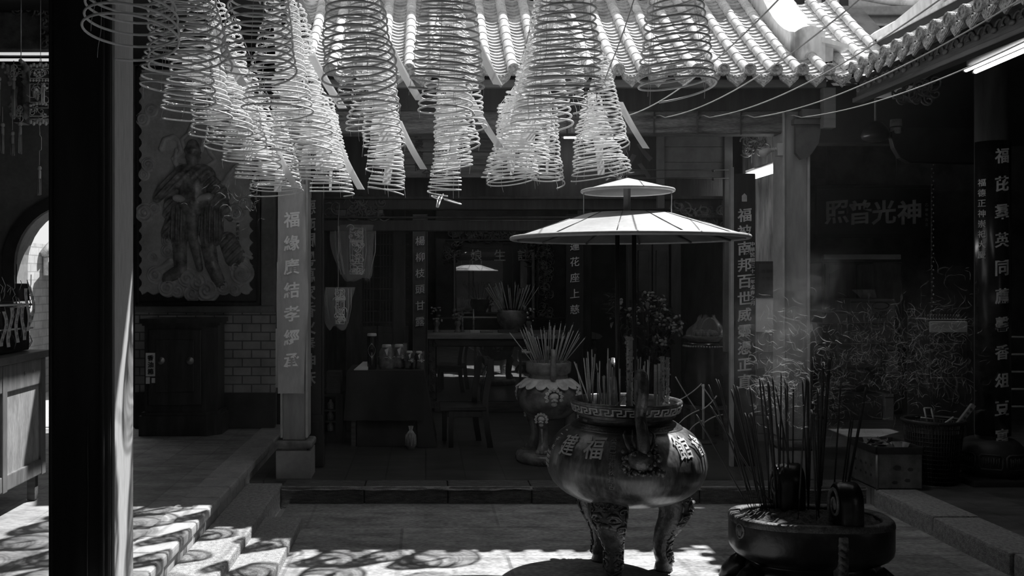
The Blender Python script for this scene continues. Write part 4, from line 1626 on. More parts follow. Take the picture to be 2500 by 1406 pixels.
# ------------------------------------------------------------------ the near post
mb = MB().rbox(-1.566, -1.31, 3.91, 4.19, .24, 3.6, .02, 3)
mb.rbox(-1.560, -1.545, 3.895, 3.92, .24, 3.6, .006)
mb.rbox(-1.352, -1.330, 3.893, 3.92, .24, 3.6, .008, 3)
post = struct('pillar_front', mb, m_post, 'black painted square post close in front on the left')
mb = MB().rbox(-1.312, -1.298, 3.935, 4.185, .24, 3.6, .004)
obj('side_panel', mb, mat('pale_post_side', .58, .8, .2, 3, (5, 5, .4), .2, a2=.44, fine=.15), post)
mb = MB().tube([(-1.399, 3.905, 1.05), (-1.401, 3.904, .9), (-1.398, 3.904, .7), (-1.402, 3.904, .5), (-1.40, 3.904, .24)], .003, 5)
obj('drip_line', mb, m_darkwall, post)
mb = MB().rbox(3.3, 7.4, 8.15, 8.3, 2.78, 3.6, .01)  # dark board added to screen the bright ceiling opening from view
struct('beam_screen', mb, m_ceiling)
mb = MB().box(-1.5, -1.35, 8.2, 9.05, 3.0, 4.0).box(-1.5, 3.3, 8.2, 8.3, 3.4, 4.0)
struct('beam_hall', mb, m_ceiling)

# ------------------------------------------------------------------ donation cabinet and its note
m_cab = mat('cabinet_lacquer', .055, .35, .3, 4, (4, 4, .6), .05, spec=.5)
m_brass = mat('old_brass', .35, .35, .2, 10, metal=.8)
Y = 8.28
c = thing('donation_cabinet', 'dark lacquered donation cabinet with two round locks against the brick wall', 'cabinet', (-2.15, Y + .17, .235))
mb = MB()
po = [(-2.47, Y), (-1.93, Y), (-1.845, Y + .09), (-1.845, Y + .36), (-2.47, Y + .36)]


def vprism(mb, po, z0, z1):
    n = len(po)
    mb.add([(x, y, z0) for x, y in po] + [(x, y, z1) for x, y in po], [tuple(range(n - 1, -1, -1)), tuple(range(n, 2 * n))] + [(i, (i + 1) % n, n + (i + 1) % n, n + i) for i in range(n)])


vprism(mb, po, .44, 1.20)
obj('body', mb, m_cab, c)
mb = MB()
grow = lambda k: [(-2.47 - k, Y - k), (-1.93 + k * .4, Y - k), (-1.845 + k, Y + .09 - k * .4), (-1.845 + k, Y + .36), (-2.47 - k, Y + .36)]
vprism(mb, grow(.04), .235, .41)
vprism(mb, grow(.022), .41, .44)
obj('base', mb, m_cab, c)
mb = MB()
vprism(mb, grow(.018), 1.20, 1.225)
vprism(mb, grow(.035), 1.225, 1.262)
obj('cornice', mb, m_cab, c)
mb = MB().rbox(-2.435, -1.965, Y - .022, Y + .004, .50, 1.17, .012)
mb.rbox(-2.37, -2.03, Y - .030, Y - .015, .62, 1.08, .01)
d = obj('door', mb, m_cab, c)
for x in (-2.315, -2.062):
    mb = MB().lathe([(0, .016), (.012, .016), (.016, .008), (.028, .010), (.034, .0)], 18, M=T(x, Y - .032, az(880, Y)) @ RX(pi / 2))
    obj('lock', mb, m_brass, d)
n_ = thing('paper_note', 'white paper note with three brush characters stuck on the donation cabinet', 'note', (ax(371, Y), Y - .024, az(900, Y)))
mb = MB().box(ax(358, Y), ax(384, Y), Y - .0265, Y - .0245, az(918, Y), az(861, Y))
obj('sheet', mb, mat('note_paper', .85, .8, .1, 8), n_)
mb = MB()
column_text(mb, '香油箱', ax(370, Y), Y - .0265, az(873, Y), az(906, Y), .052, .004)
obj('lettering', mb, m_ink, n_)
mb = MB().box(ax(358, Y), ax(368, Y), Y - .026, Y - .0245, az(936, Y), az(920, Y)).box(ax(372, Y), ax(383, Y), Y - .026, Y - .0245, az(934, Y), az(922, Y))
obj('torn_strip', mb, mat('note_paper', .5), n_)

# ------------------------------------------------------------------ relief of a guardian on clouds
Y = 8.70
pa = thing('wall_relief', 'framed dark relief of a robed guardian standing on curling clouds', 'relief', (-2.09, Y, 1.37))
x0, x1, z0, z1 = ax(333, Y), ax(637, Y), az(746, Y), 3.57
mb = MB()
for (a, b, c0, c1) in ((x0 - .0, x0 + .035, z0, z1), (x1 - .035, x1, z0, z1)):
    mb.rbox(a, b, Y - .045, Y + .04, c0, c1, .01)
mb.rbox(x0, x1, Y - .045, Y + .04, z0, z0 + .035, .01).rbox(x0, x1, Y - .045, Y + .04, z1 - .035, z1, .01)
mb.rbox(x0 + .03, x1 - .05, Y - .02, Y + .04, z0 + .03, z1 - .03, .004)
obj('frame', mb, m_darkwood, pa)
GX, GZ = 330, 520
us = np.linspace(20, 838, GX)                            # drawing units across and down the panel
vs_ = np.linspace(-260, 1360, GZ)
U, V = np.meshgrid(us, vs_)
Hh = np.zeros_like(U)
KD = np.zeros(U.shape, int)                              # which paint: 0 ground, 1 plate, 2 figure, 3 clouds and ribbons


def seg(a, b, ra, rb, k=1., base=0., mod=None, paint=2):
    global Hh, KD
    ax_, ay = a
    bx_, by_ = b
    dx, dy = bx_ - ax_, by_ - ay
    t = np.clip(((U - ax_) * dx + (V - ay) * dy) / max(1e-6, dx * dx + dy * dy), 0, 1)
    d = np.hypot(U - ax_ - t * dx, V - ay - t * dy)
    r = ra + (rb - ra) * t
    h = base * (d < r) + k * np.sqrt(np.maximum(0, r * r - d * d))
    if mod is not None:
        h = h * (1 + mod(U, V, t, d) * (d < r))
    KD = np.where(h > Hh, paint, KD)
    Hh = np.maximum(Hh, h)


def path(pts, r, k=1., base=6., taper=0.):
    n = len(pts) - 1
    for i in range(n):
        seg(pts[i], pts[i + 1], r * (1 - taper * i / n), r * (1 - taper * (i + 1) / n), k, base, None, 3)


def cloud(cx, cy, r, s=1, k=.42):
    global Hh, KD
    d = np.hypot(U - cx, V - cy)
    th = np.arctan2(V - cy, U - cx)
    h = (k * np.sqrt(np.maximum(0, r * r - d * d)) + 9) * (d < r)
    h = h * (1 + .28 * np.cos(2 * pi * (d / (r * .38) - s * th / (2 * pi))))
    KD = np.where(h > Hh, 3, KD)
    Hh = np.maximum(Hh, h)


sc = (U > 20) * 0.0
edge = 40 + 26 * np.abs(np.sin(V / 80 * pi)) - 14
inside = (U > edge) & (U < 838 - edge) & (V < 1318 - 22 * (1 - np.abs(np.sin(U / 90 * pi))))
Hh = np.where(inside, 10.0, 0.0)
KD = np.where(inside, 1, 0)
for q in ((700, 760, 66), (760, 700, 48), (100, 430, 50), (70, 500, 40), (75, 760, 68), (140, 730, 46), (235, 950, 48), (235, 1020, 50), (130, 1060, 40), (150, 1185, 62), (230, 1270, 66), (300, 1290, 52), (370, 1205, 70), (440, 1235, 76), (500, 1290, 84), (610, 1265, 56), (690, 1285, 44), (740, 1170, 80), (700, 1130, 50), (400, 1310, 60), (770, 330, 50), (60, 120, 50), (790, 60, 56), (120, 60, 46)):
    cloud(*q, s=1 if q[0] < 400 else -1)
pleat = lambda U, V, t, d: .22 * np.sin(U / 5.2)
pleat2 = lambda U, V, t, d: .18 * np.sin((U + V) / 8)
seg((310, 960), (318, 1130), 52, 44, .8, 10)
seg((318, 1150), (225, 1205), 46, 38, .8, 12)
seg((505, 960), (530, 1100), 54, 46, .8, 10)
seg((530, 1110), (585, 1235), 46, 42, .8, 12)
seg((640, 950), (690, 1060), 62, 74, .5, 8, pleat2)
seg((305, 760), (305, 910), 62, 74, .7, 14, pleat)
seg((535, 770), (530, 910), 76, 84, .7, 14, pleat)
seg((250, 820), (230, 900), 40, 46, .7, 10, pleat2)
seg((405, 740), (400, 900), 44, 40, .8, 30)
seg((400, 900), (450, 1140), 40, 22, .8, 24)
seg((345, 520), (470, 520), 92, 92, .7, 16, lambda U, V, t, d: .10 * np.sin(U / 9) * np.sin(V / 9))
seg((405, 560), (405, 690), 96, 100, .7, 18)
seg((300, 520), (205, 600), 58, 46, .9, 22, pleat2)
seg((205, 600), (160, 660), 46, 30, .9, 22, pleat2)
seg((505, 540), (620, 640), 60, 46, .9, 22, pleat2)
seg((620, 640), (560, 695), 44, 36, .9, 26)
path([(540, 640), (620, 545), (700, 440)], 13, .9, 34)
seg((250, 690), (225, 770), 46, 30, .7, 12, pleat2)
seg((600, 700), (660, 790), 52, 30, .6, 12, pleat2)
path([(300, 660), (405, 680), (520, 650)], 24, .9, 60)
seg((405, 690), (405, 691), 22, 22, 1., 70)
seg((405, 385), (405, 400), 52, 46, .9, 26)
seg((405, 395), (405, 400), 34, 30, 1.0, 38)
seg((405, 330), (405, 300), 58, 40, .9, 30)
path([(350, 330), (330, 260), (380, 215), (405, 150), (430, 215), (480, 260), (460, 330)], 14, .9, 24)
path([(190, 320), (210, 260), (270, 240), (310, 270), (320, 340), (270, 390), (300, 440), (380, 445)], 20, .8, 14, .3)
path([(620, 330), (600, 260), (540, 240), (500, 280), (520, 350), (560, 400), (500, 445)], 20, .8, 14, .3)
path([(440, 930), (490, 1000), (570, 960), (630, 930), (665, 1000), (730, 1035), (800, 1065)], 17, .9, 20, .3)
path([(250, 1090), (200, 1130), (150, 1150), (110, 1190)], 22, .8, 12, .5)
path([(720, 1000), (770, 1110), (800, 1160), (760, 1230), (690, 1290)], 18, .8, 12, .4)
path([(290, 330), (280, 420), (320, 500)], 12, .9, 20)
mb = MB()
S_ = .00134
verts = [(ax(330 + U[j, i] / 2.811, Y), Y - .022 - Hh[j, i] * S_ * .95, az(250 + V[j, i] / 2.811, Y)) for j in range(GZ) for i in range(GX)]
faces = [(j * GX + i, (j + 1) * GX + i, (j + 1) * GX + i + 1, j * GX + i + 1) for j in range(GZ - 1) for i in range(GX - 1)]
mb.add(verts, faces, True)
rp = obj('carved_panel', mb, mat('relief_ground', .05, .5, .3, 5), pa)
for m_ in (mat('relief_plate', .56, .45, .2, 5, spec=.5, fine=.08), mat('relief_figure', .20, .25, .35, 12, spec=.9, a2=.40), mat('relief_cloud', .62, .3, .3, 9, spec=.8)):
    rp.data.materials.append(m_)
rp.data.polygons.foreach_set('material_index', [int(KD[j, i]) for j in range(GZ - 1) for i in range(GX - 1)])
mb = MB()
column_text(mb, '國泰民安風調', ax(582, Y), Y - .034, az(536, Y), az(594, Y), .03, .004)
obj('lettering', mb, m_darkwall, pa)

# ------------------------------------------------------------------ banner on the left pillar, couplet boards
Y = 7.035
bn = thing('pillar_banner', 'pale cloth banner with seven large characters hung on the left pillar', 'banner', (-.985, Y, .85))
m_cloth = mat('pale_cloth', .46, .9, .12, 3, (2, 2, .6), .25, fine=.06)
zt, zb = az(450, Y), az(960, Y)


def ban(u, v):
    z = zt + (zb - zt) * v
    x = ax(679, Y) + (ax(746, Y) - ax(679, Y)) * u
    x += .02 * math.exp(-((v - .55) / .22) ** 2) * (u - .35) * 1.6 - .010 * math.exp(-((v - .9) / .2) ** 2) * u
    yy = Y - .006 - .006 * sin(14 * v + 4 * u) - .010 * sin(5 * u + 9 * v) * v - .008 * sin(3.1 * u) - .012 * (u > .93) * sin(20 * v)
    return (x, yy, z)


mb = MB().grid(14, 60, ban)
obj('cloth', mb, m_cloth, bn)
mb = MB().box(ax(676, Y), ax(682, Y), Y - .004, Y + .012, az(800, Y), az(640, Y))
mb.box(ax(673, Y), ax(678, Y), Y - .003, Y + .012, az(946, Y), az(802, Y))
obj('side_fold', mb, m_cloth, bn)
mb = MB()
for i, ch in enumerate('福緣廣結孝經承'):
    put_char(mb, ch, lambda u, w, e, i=i: (ax(712.5, Y) + u, ban((u + .105) / .206, (az(450, Y) - az(536 + 57.3 * i, Y) - w) / (zt - zb))[1] - .003 - .05 * e, az(536 + 57.3 * i, Y) + w), .118, .01, .022, .10)
obj('lettering', mb, mat('white_character', .98, .8, .05, 10), bn)
Y = 7.5
m_board = mat('couplet_board', .030, .4, .3, 4, (3, 3, .5), .05, spec=.4)
m_char = mat('dull_gilt_character', .72, .4, .25, 12)
cb = thing('couplet_board', 'tall dark couplet board half hidden behind the left pillar banner', 'couplet board', (-.93, Y, .117))
mb = MB().rbox(-1.04, ax(786, Y), Y, Y + .04, .5, 2.32, .006).rbox(ax(786, Y), ax(791, Y), Y - .008, Y + .04, .5, 2.4, .004)
obj('board', mb, m_board, cb)
mb = MB().rbox(-1.06, ax(791, Y), Y - .03, Y + .06, .117, .53, .008).rbox(-1.02, ax(782, Y), Y - .036, Y, .3, .48, .006)
obj('foot', mb, m_board, cb)
mb = MB()
column_text(mb, '德施閩粵萬家香火奉神庥', ax(752, Y), Y - .0, az(506, Y), az(924, Y), .125, .012)
obj('lettering', mb, mat('dim_character', .30, .5, .25, 12), cb)
cb = thing('couplet_board', 'tall dark couplet board with gilt characters beside the streaked white wall', 'couplet board', (2.54, Y, .117))
mb = MB().rbox(ax(1792, Y), ax(1845, Y), Y, Y + .04, .117, 2.45, .006)
obj('board', mb, m_board, cb)
mb = MB().rbox(ax(1783, Y), ax(1791, Y), Y - .012, Y + .04, .117, 2.5, .004)
obj('edge_strip', mb, mat('pillar_edge', .3), cb)
mb = MB()
column_text(mb, '福被南邦百世威靈憑正直', ax(1817, Y), Y - .0, az(525, Y), az(930, Y), .108, .012)
column_text(mb, '中華民國三十二年孟春之月', ax(1837, Y), Y - .0, az(596, Y), az(740, Y), .036, .006)
mb.prism([(ax(1811, Y), az(492, Y)), (ax(1823, Y), az(492, Y)), (ax(1823, Y), az(478, Y)), (ax(1817, Y), az(472, Y)), (ax(1811, Y), az(478, Y))], Y - .006, Y)
obj('lettering', mb, m_char, cb)
Y = 10.0
for (pa_, pb_, ys, txt, lab, m) in ((1007, 1044, (588, 785), '楊柳枝頭甘露', 'grey couplet board with pale characters left of the altar', mat('grey_couplet', .12, .5, .2, 5)), (1382, 1424, (600, 755), '蓮花座上慈', 'dark couplet board with pale characters right of the altar', m_board)):
    cb = thing('couplet_board', lab, 'couplet board', (ax((pa_ + pb_) / 2, Y), Y, 1.0))
    mb = MB().rbox(ax(pa_, Y), ax(pb_, Y), Y, Y + .05, .117, 2.3, .006)
    mb.rbox(ax(pb_, Y) - .01, ax(pb_, Y), Y - .012, Y + .04, .117, 2.3, .004).rbox(ax(pa_, Y), ax(pa_, Y) + .01, Y - .012, Y + .04, .117, 2.3, .004)
    obj('board', mb, m, cb)
    mb = MB()
    column_text(mb, txt, ax((pa_ + pb_) / 2, Y), Y, az(ys[0], Y), az(ys[1], Y), .098, .01, .1, .004)
    obj('lettering', mb, mat('pale_gilt_character', .95, .4, .2, 12), cb)

# ------------------------------------------------------------------ altar table, shrine
Y = 10.6
m_altar = mat('altar_wood', .09, .35, .3, 6, (.8, 5, 5), .05)
t = thing('altar_table', 'long altar table with scroll ends and glazed carved front', 'altar table', (.96, Y + .35, .117))
mb = MB().rbox(ax(1042, Y), ax(1452, Y), Y - .08, Y + .7, az(827, Y), az(813, Y), .012, 3)
for s, px in ((-1, 1042), (1, 1452)):
    mb.prism([(ax(px, Y), az(827, Y)), (ax(px, Y), az(813, Y)), (ax(px + s * 10, Y), az(815, Y)), (ax(px + s * 16, Y), az(820, Y)), (ax(px + s * 10, Y), az(826, Y))], Y - .08, Y + .7)
obj('table_top', mb, mat('altar_top', .26, .4, .2, 6, (.8, 5, 5)), t)
mb = MB().rbox(ax(1062, Y), ax(1438, Y), Y + .02, Y + .62, .2, az(828, Y), .008)
mb.rbox(ax(1060, Y), ax(1440, Y), Y - .02, Y + .62, .117, .235, .01).rbox(ax(1062, Y), ax(1440, Y), Y - .012, Y + .1, az(845, Y), az(829, Y), .006)
obj('body', mb, m_altar, t)
for px in (1054, 1446):
    mb = MB()
    mb.rbox(ax(px - 9, Y), ax(px + 9, Y), Y - .03, Y + .08, .16, az(828, Y), .01)
    scrollwork(mb, ax(px - 7, Y), ax(px + 7, Y), .25, .90, Y - .03, 16, px, .006, .008)
    obj('carved_post', mb, m_carve, t)
mb = MB().box(ax(1066, Y), ax(1438, Y), Y - .006, Y + .0, .24, az(846, Y))
obj('glass_front', mb, mirror_glass('altar_glass', .05, .26), t)
mb = MB()
random.seed(8)
for k in range(40):
    cx, cz = ru(ax(1070, Y), ax(1435, Y)), ru(.28, .80)
    pts = [(cx + .05 * (1 - j / 12) * cos(j * .6), Y - .010, cz + .045 * (1 - j / 12) * sin(j * .6)) for j in range(11)]
for px in (1160, 1270, 1370):
    mb = MB()
    mb.rbox(ax(px - 3, Y), ax(px + 3, Y), Y - .014, Y - .004, .24, az(846, Y), .003)
    obj('glazing_bar', mb, m_altar, t)
Y = 13.9
s = thing('shrine', 'deep shrine with carved gilt top behind a dark glass pane', 'shrine', (1.2, Y + .3, .117))
m_shr = mat('shrine_wood', .03, .35, .4, 6)
mb = MB().rbox(.15, .45, Y, Y + .5, .117, 2.5, .01).rbox(1.68, 2.1, Y, Y + .5, .117, 2.5, .01).rbox(.15, 2.1, Y, Y + .5, 2.2, 2.9, .01).rbox(.15, 2.1, Y - .1, Y + .5, .117, 1.05, .01)
obj('case', mb, m_shr, s)
mb = MB().rbox(ax(1107, Y), ax(1112, Y), Y - .06, Y, 1.05, az(620, Y), .004).rbox(ax(1298, Y), ax(1304, Y), Y - .06, Y, 1.05, az(616, Y), .004)
obj('door_post', mb, mat('lit_post', .30, .35, .2, 6), s)
mb = MB().box(.44, 1.70, Y + .19, Y + .2, 1.05, 2.25)
obj('glass_pane', mb, mirror_glass('shrine_glass', .006, .30), s)
mb = MB()
for i, ch in enumerate('娘娘生註'):
    put_char(mb, ch, lambda u, w, e, i=i: (.405 + .352 * i + u, Y + .17 - .1 * e, az(622, Y) + w), .17, .01, .01)
obj('lettering', mb, m_gilt, s)
mb = MB()
scrollwork(mb, ax(1100, Y), ax(1300, Y), az(584, Y), az(552, Y), Y - .03, 90, 41, .009, .02)
scrollwork(mb, ax(1085, Y), ax(1125, Y), az(640, Y), az(584, Y), Y - .03, 26, 42, .008, .02)
scrollwork(mb, ax(1318, Y), ax(1345, Y), az(780, Y), az(590, Y), Y - .03, 90, 43, .007, .02)
scrollwork(mb, ax(1285, Y), ax(1330, Y), az(640, Y), az(590, Y), Y - .03, 20, 44, .007, .02)
random.seed(45)
for k in range(60):
    mb.sph((ru(ax(1100, Y), ax(1300, Y)), Y - .05, ru(az(584, Y), az(554, Y))), ru(.006, .018), 7, 5)
obj('gilt_carving', mb, m_gilt, s)
mb = MB().rbox(ax(1088, Y), ax(1310, Y), Y - .07, Y, az(588, Y), az(584, Y), .004)
obj('lower_rail', mb, m_altar, s)

Y = 10.75
ZT = az(813, 10.6)
ab = thing('altar_incense_bowl', 'dark incense bowl with a fan of joss sticks on the altar table', 'incense bowl', (ax(1252, Y), Y + .1, ZT))
mb = MB().lathe([(0, 0), (.11, 0), (.12, .03), (.14, .07), (.17, .12), (.18, .20), (.16, .23), (.17, .25), (.16, .25), (.14, .22), (0, .22)], 32, (ax(1252, Y), Y + .1, ZT))
obj('bowl', mb, m_b2, ab)
random.seed(77)
for k in range(26):
    u = -1 + 2 * k / 25 + ru(-.06, .06)
    plant_stick(ME_PALE, (ax(1252, Y) + .11 * u, Y + .1 + ru(-.05, .05), ZT + .215), (ax(1252, Y) + .11 * u + .20 * u + ru(-.03, .03), Y + .1 + ru(-.06, .06), ZT + .25 + ru(.26, .36)), 'dim joss stick in the bowl on the altar table', 'joss sticks on the altar')
for (p0, p1, yt, yb, nm, lab, a_) in ((1147, 1170, 793, 799, 'book', 'pale book lying on the altar table', .5), (1172, 1202, 793, 797, 'book', 'thin dark grey book beside the pale one on the altar table', .2), (1215, 1262, 799, 806, 'book', 'wide dark book in front of the incense bowl on the altar', .10)):
    mb = MB().rbox(ax(p0, Y), ax(p1, Y), Y - .12, Y - .0, ZT, ZT + (yb - yt) / F * Y, .003)
    tag(obj(nm, mb, mat(f'book_{p0}', a_, .6, .1)), lab, 'book')
for px, py, lab, sd_ in ((1066, 812, 'gilt flower ornament on the left end of the altar table', 1), (1118, 800, 'low gilt flower vase left of the books on the altar', 2), (1292, 806, 'small round altar lamp right of the incense bowl', 3)):
    o = thing('altar_ornament', lab, 'ornament', (ax(px, Y), Y + .05, ZT))
    random.seed(sd_)
    mb = MB().lathe([(0, 0), (.045, 0), (.03, .02), (.02, .06), (.04, .10), (.03, .13)], 16, (ax(px, Y), Y + .05, ZT))
    obj('stand', mb, m_b2, o)
    mb = MB()
    for k in range(16):
        mb.sph((ax(px, Y) + ru(-.06, .06), Y + .05 + ru(-.03, .03), ZT + .15 + ru(-.04, .14)), (ru(.012, .028), .012, ru(.010, .022)), 7, 5)
    obj('blossom', mb, m_gilt, o)
for px, zz in ((1129, .24), (1156, .26)):
    mb = MB().lathe([(0, 0), (.03, 0), (.012, .02), (.010, zz * .5), (.02, zz * .55), (.008, zz * .6), (.008, zz), (0, zz)], 12, (ax(px, Y + .2), Y + .2, ZT))
    tag(obj('candlestick', mb, m_gilt), 'slim gilt candlestick, %s of the two behind the books on the altar' % ('left' if px < 1140 else 'right'), 'candlestick')

# ------------------------------------------------------------------ table with a dark cloth and what stands on it
Y = 8.36
m_dcloth = mat('dark_cloth', .035, .85, .2, 3, bump=.15)
x0, x1, zt = ax(848, Y), ax(1034, Y), az(905, Y)
tb = thing('side_table', 'small table hidden under a dark floor length cloth', 'table', ((x0 + x1) / 2, Y + .3, .117))
mb = MB().rbox(x0 + .01, x1 - .01, Y + .012, Y + .6, zt - .03, zt - .004, .004)
obj('table_top', mb, m_midwood, tb)
for xx in (x0 + .05, x1 - .05):
    for yy in (Y + .06, Y + .55):
        obj('leg', MB().rbox(xx - .02, xx + .02, yy - .02, yy + .02, .117, zt - .03, .003), m_midwood, tb)
cl = thing('tablecloth', 'plain dark cloth draped over the side table', 'tablecloth', ((x0 + x1) / 2, Y + .3, zt))
mb = MB().rbox(x0, x1, Y, Y + .62, zt - .003, zt, .001)


def drape(u, v):
    d = zt - (zt - .36) * v
    x = x0 + (x1 - x0) * u - .03 * v * (u < .2)
    return (x, Y - .004 - .03 * v - .012 * sin(20 * u) * v, d)


mb.grid(40, 10, drape)


def drape_s(u, v):
    zz = zt - (zt - .125) * v
    return (x1 + .004 + .11 * v + .01 * sin(14 * u) * v, Y + .62 * u - .03 * v * (1 - u), zz)


mb.grid(20, 10, drape_s)


def drape_c(u, v):
    zz = zt - (zt - .125) * v
    return (x1 - .05 + (.054 + .11 * v) * u, Y - .004 - .034 * v + .004 * u * v, zz)


mb.grid(8, 10, drape_c)
obj('cloth', mb, m_dcloth, cl)
mb = MB().rbox(x0 + .08, x1 - .06, Y + .03, Y + .5, .117, .38, .01)
tag(obj('floor_box', mb, mat('dark_box', .05, .7, .2)), 'dark box pushed under the clothed side table', 'box')
yy = Y + .14
cn = thing('canister', 'tall black canister with pale leaf shaped label on the side table', 'canister', (ax(908, yy), yy, zt))
mb = MB().lathe([(0, 0), (.040, 0), (.042, .005), (.042, .29), (.040, .30), (0, .30)], 28, (ax(908, yy), yy, zt))
obj('body', mb, mat('black_gloss', .012, .15, .1, spec=.6), cn)
mb = MB().lathe([(.041, .30), (.043, .302), (.043, .318), (.036, .325), (0, .326)], 28, (ax(908, yy), yy, zt))
obj('lid', mb, mat('pale_lid', .6, .3, .1), cn)
mb = MB()
for j in range(10):
    w0, w1 = .034 * sin(pi * j / 10), .034 * sin(pi * (j + 1) / 10)
    q = lambda w, z: (ax(908, yy) + w, yy - sqrt(max(0, .0432 ** 2 - w * w)), zt + .105 + .135 * z)
    mb.add([q(-w0, j / 10), q(w0, j / 10), q(w1, (j + 1) / 10), q(-w1, (j + 1) / 10)], [(0, 1, 2, 3)])
obj('leaf_label', mb, mat('speckled_label', .42, .5, .5, 120, a2=.7), cn)
mb = MB()
put_char(mb, '香', lambda u, w, e: (ax(908, yy) + u, yy - .0445, zt + .17 + w), .03, .003)
obj('label_mark', mb, m_ink, cn)
m_film = see_through('clear_film', .8, .22, .12, .9)
m_black = mat('black_gloss', .012)


def wrapped_jar(px, yy, w, h, label, dark, seed):
    random.seed(seed)
    x = ax(px, yy)
    o = thing('wrapped_jar', label, 'jar', (x, yy, zt))
    mb = MB().lathe([(0, 0), (w * .8, 0), (w * .95, .02), (w, h * .35), (w * .92, h * .7), (w * .6, h * .88), (0, h * .9)], 24, (x, yy, zt))
    obj('jar', mb, m_black if dark else mat('fruit_grey', .07, .4, .6, 25, a2=.18), o)
    mb = MB().lathe([(w * .55, h * .88), (w * .6, h * .93), (w * .5, h), (0, h)], 24, (x, yy, zt))
    obj('lid', mb, mat('pale_lid', .6), o)
    mb = MB()
    for k in range(8):
        a = ru(0, 6.28)
        mb.grid(2, 6, lambda u, v, a=a: (x + (w * 1.08 + .006 * sin(8 * v + a)) * cos(a + .5 * u + .1 * sin(9 * v)), yy - abs((w * 1.08) * sin(a + .5 * u)), zt + h * 1.02 * v))
    obj('film', mb, see_through('thin_film', .8, .07, .1, .9), o)
    mb = MB().tube([(x - w * 1.02, yy - w * .3, zt + h * .5), (x, yy - w * 1.08, zt + h * .49), (x + w * 1.02, yy - w * .3, zt + h * .5)], .0035, 6)
    for k in range(7):
        a = k * .9
        mb.tube([(x + w * .5, yy - w, zt + h * .5), (x + w * .5 + .02 * cos(a), yy - w * 1.2, zt + h * .5 + .02 * sin(a)), (x + w * .5 + .008 * cos(a + .4), yy - w * 1.1, zt + h * .5 + .01 * sin(a))], .0035, 5)
    mb.prism([(x - w * .2, zt + h * .80), (x + w * .3, zt + h * .9), (x + w * .1, zt + h * .55)], yy - w * 1.1, yy - w * 1.08)
    obj('ribbon', mb, mat('silver_ribbon', .7, .25, .1, spec=.9), o)


wrapped_jar(944, Y + .2, .075, .22, 'broad film wrapped jar next to the black canister', False, 1)
wrapped_jar(974, Y + .24, .07, .22, 'broad film wrapped jar standing second from the black canister', False, 2)
wrapped_jar(1000, Y + .16, .048, .165, 'black ribboned jar left of another like it on the side table', True, 3)
wrapped_jar(1023, Y + .18, .048, .16, 'black ribboned jar at the right edge of the side table', True, 4)
mb = MB().add([(ax(863, Y), Y + .05, zt), (ax(897, Y), Y + .05, zt), (ax(897, Y), Y + .25, zt + .01), (ax(880, Y), Y + .25, zt + .045), (ax(863, Y), Y + .05, zt + .006), (ax(897, Y), Y + .05, zt + .008), (ax(897, Y), Y + .25, zt + .06), (ax(882, Y), Y + .25, zt + .06)], [(0, 3, 2, 1), (4, 5, 6, 7), (0, 1, 5, 4), (1, 2, 6, 5), (2, 3, 7, 6), (3, 0, 4, 7)])
tag(obj('paper_pile', mb, mat('note_paper', .5)), 'folded pale papers left of the canister on the side table', 'papers')
mb = MB().rbox(ax(984, Y + .4), ax(994, Y + .4), Y + .40, Y + .404, zt, zt + .22, .001)
tag(obj('card', mb, mat('grey_card', .2, .6, .1)), 'upright grey card behind the jars on the side table', 'card')

Y = 8.28
vz = thing('wrapped_vase', 'small film wrapped vase standing on the floor before the clothed table', 'vase', (ax(1003, Y), Y, .117))
mb = MB().lathe([(0, 0), (.03, 0), (.044, .03), (.046, .09), (.034, .13), (.02, .15), (0, .15)], 20, (ax(1003, Y), Y, .117))
obj('vase', mb, mat('grey_vase', .12, .3, .3, 20), vz)
mb = MB().lathe([(.032, 0), (.05, .03), (.053, .09), (.040, .135), (.014, .165), (.026, .20), (.018, .205)], 11, (ax(1003, Y), Y, .117), smooth=False)
obj('film', mb, m_film, vz)
mb = MB()
for k in range(9):
    a = k * .7
    mb.tube([(ax(1003, Y) + .05 * cos(a), Y - abs(.05 * sin(a)), .15), (ax(1003, Y) + .045 * cos(a + .2), Y - abs(.045 * sin(a + .2)), .24), (ax(1003, Y) + .012 * cos(a), Y - .012, .285), (ax(1003, Y) + .02 * cos(a), Y - .012, .32)], .0016, 4)
obj('crease', mb, mat('silver_ribbon', .7), vz)

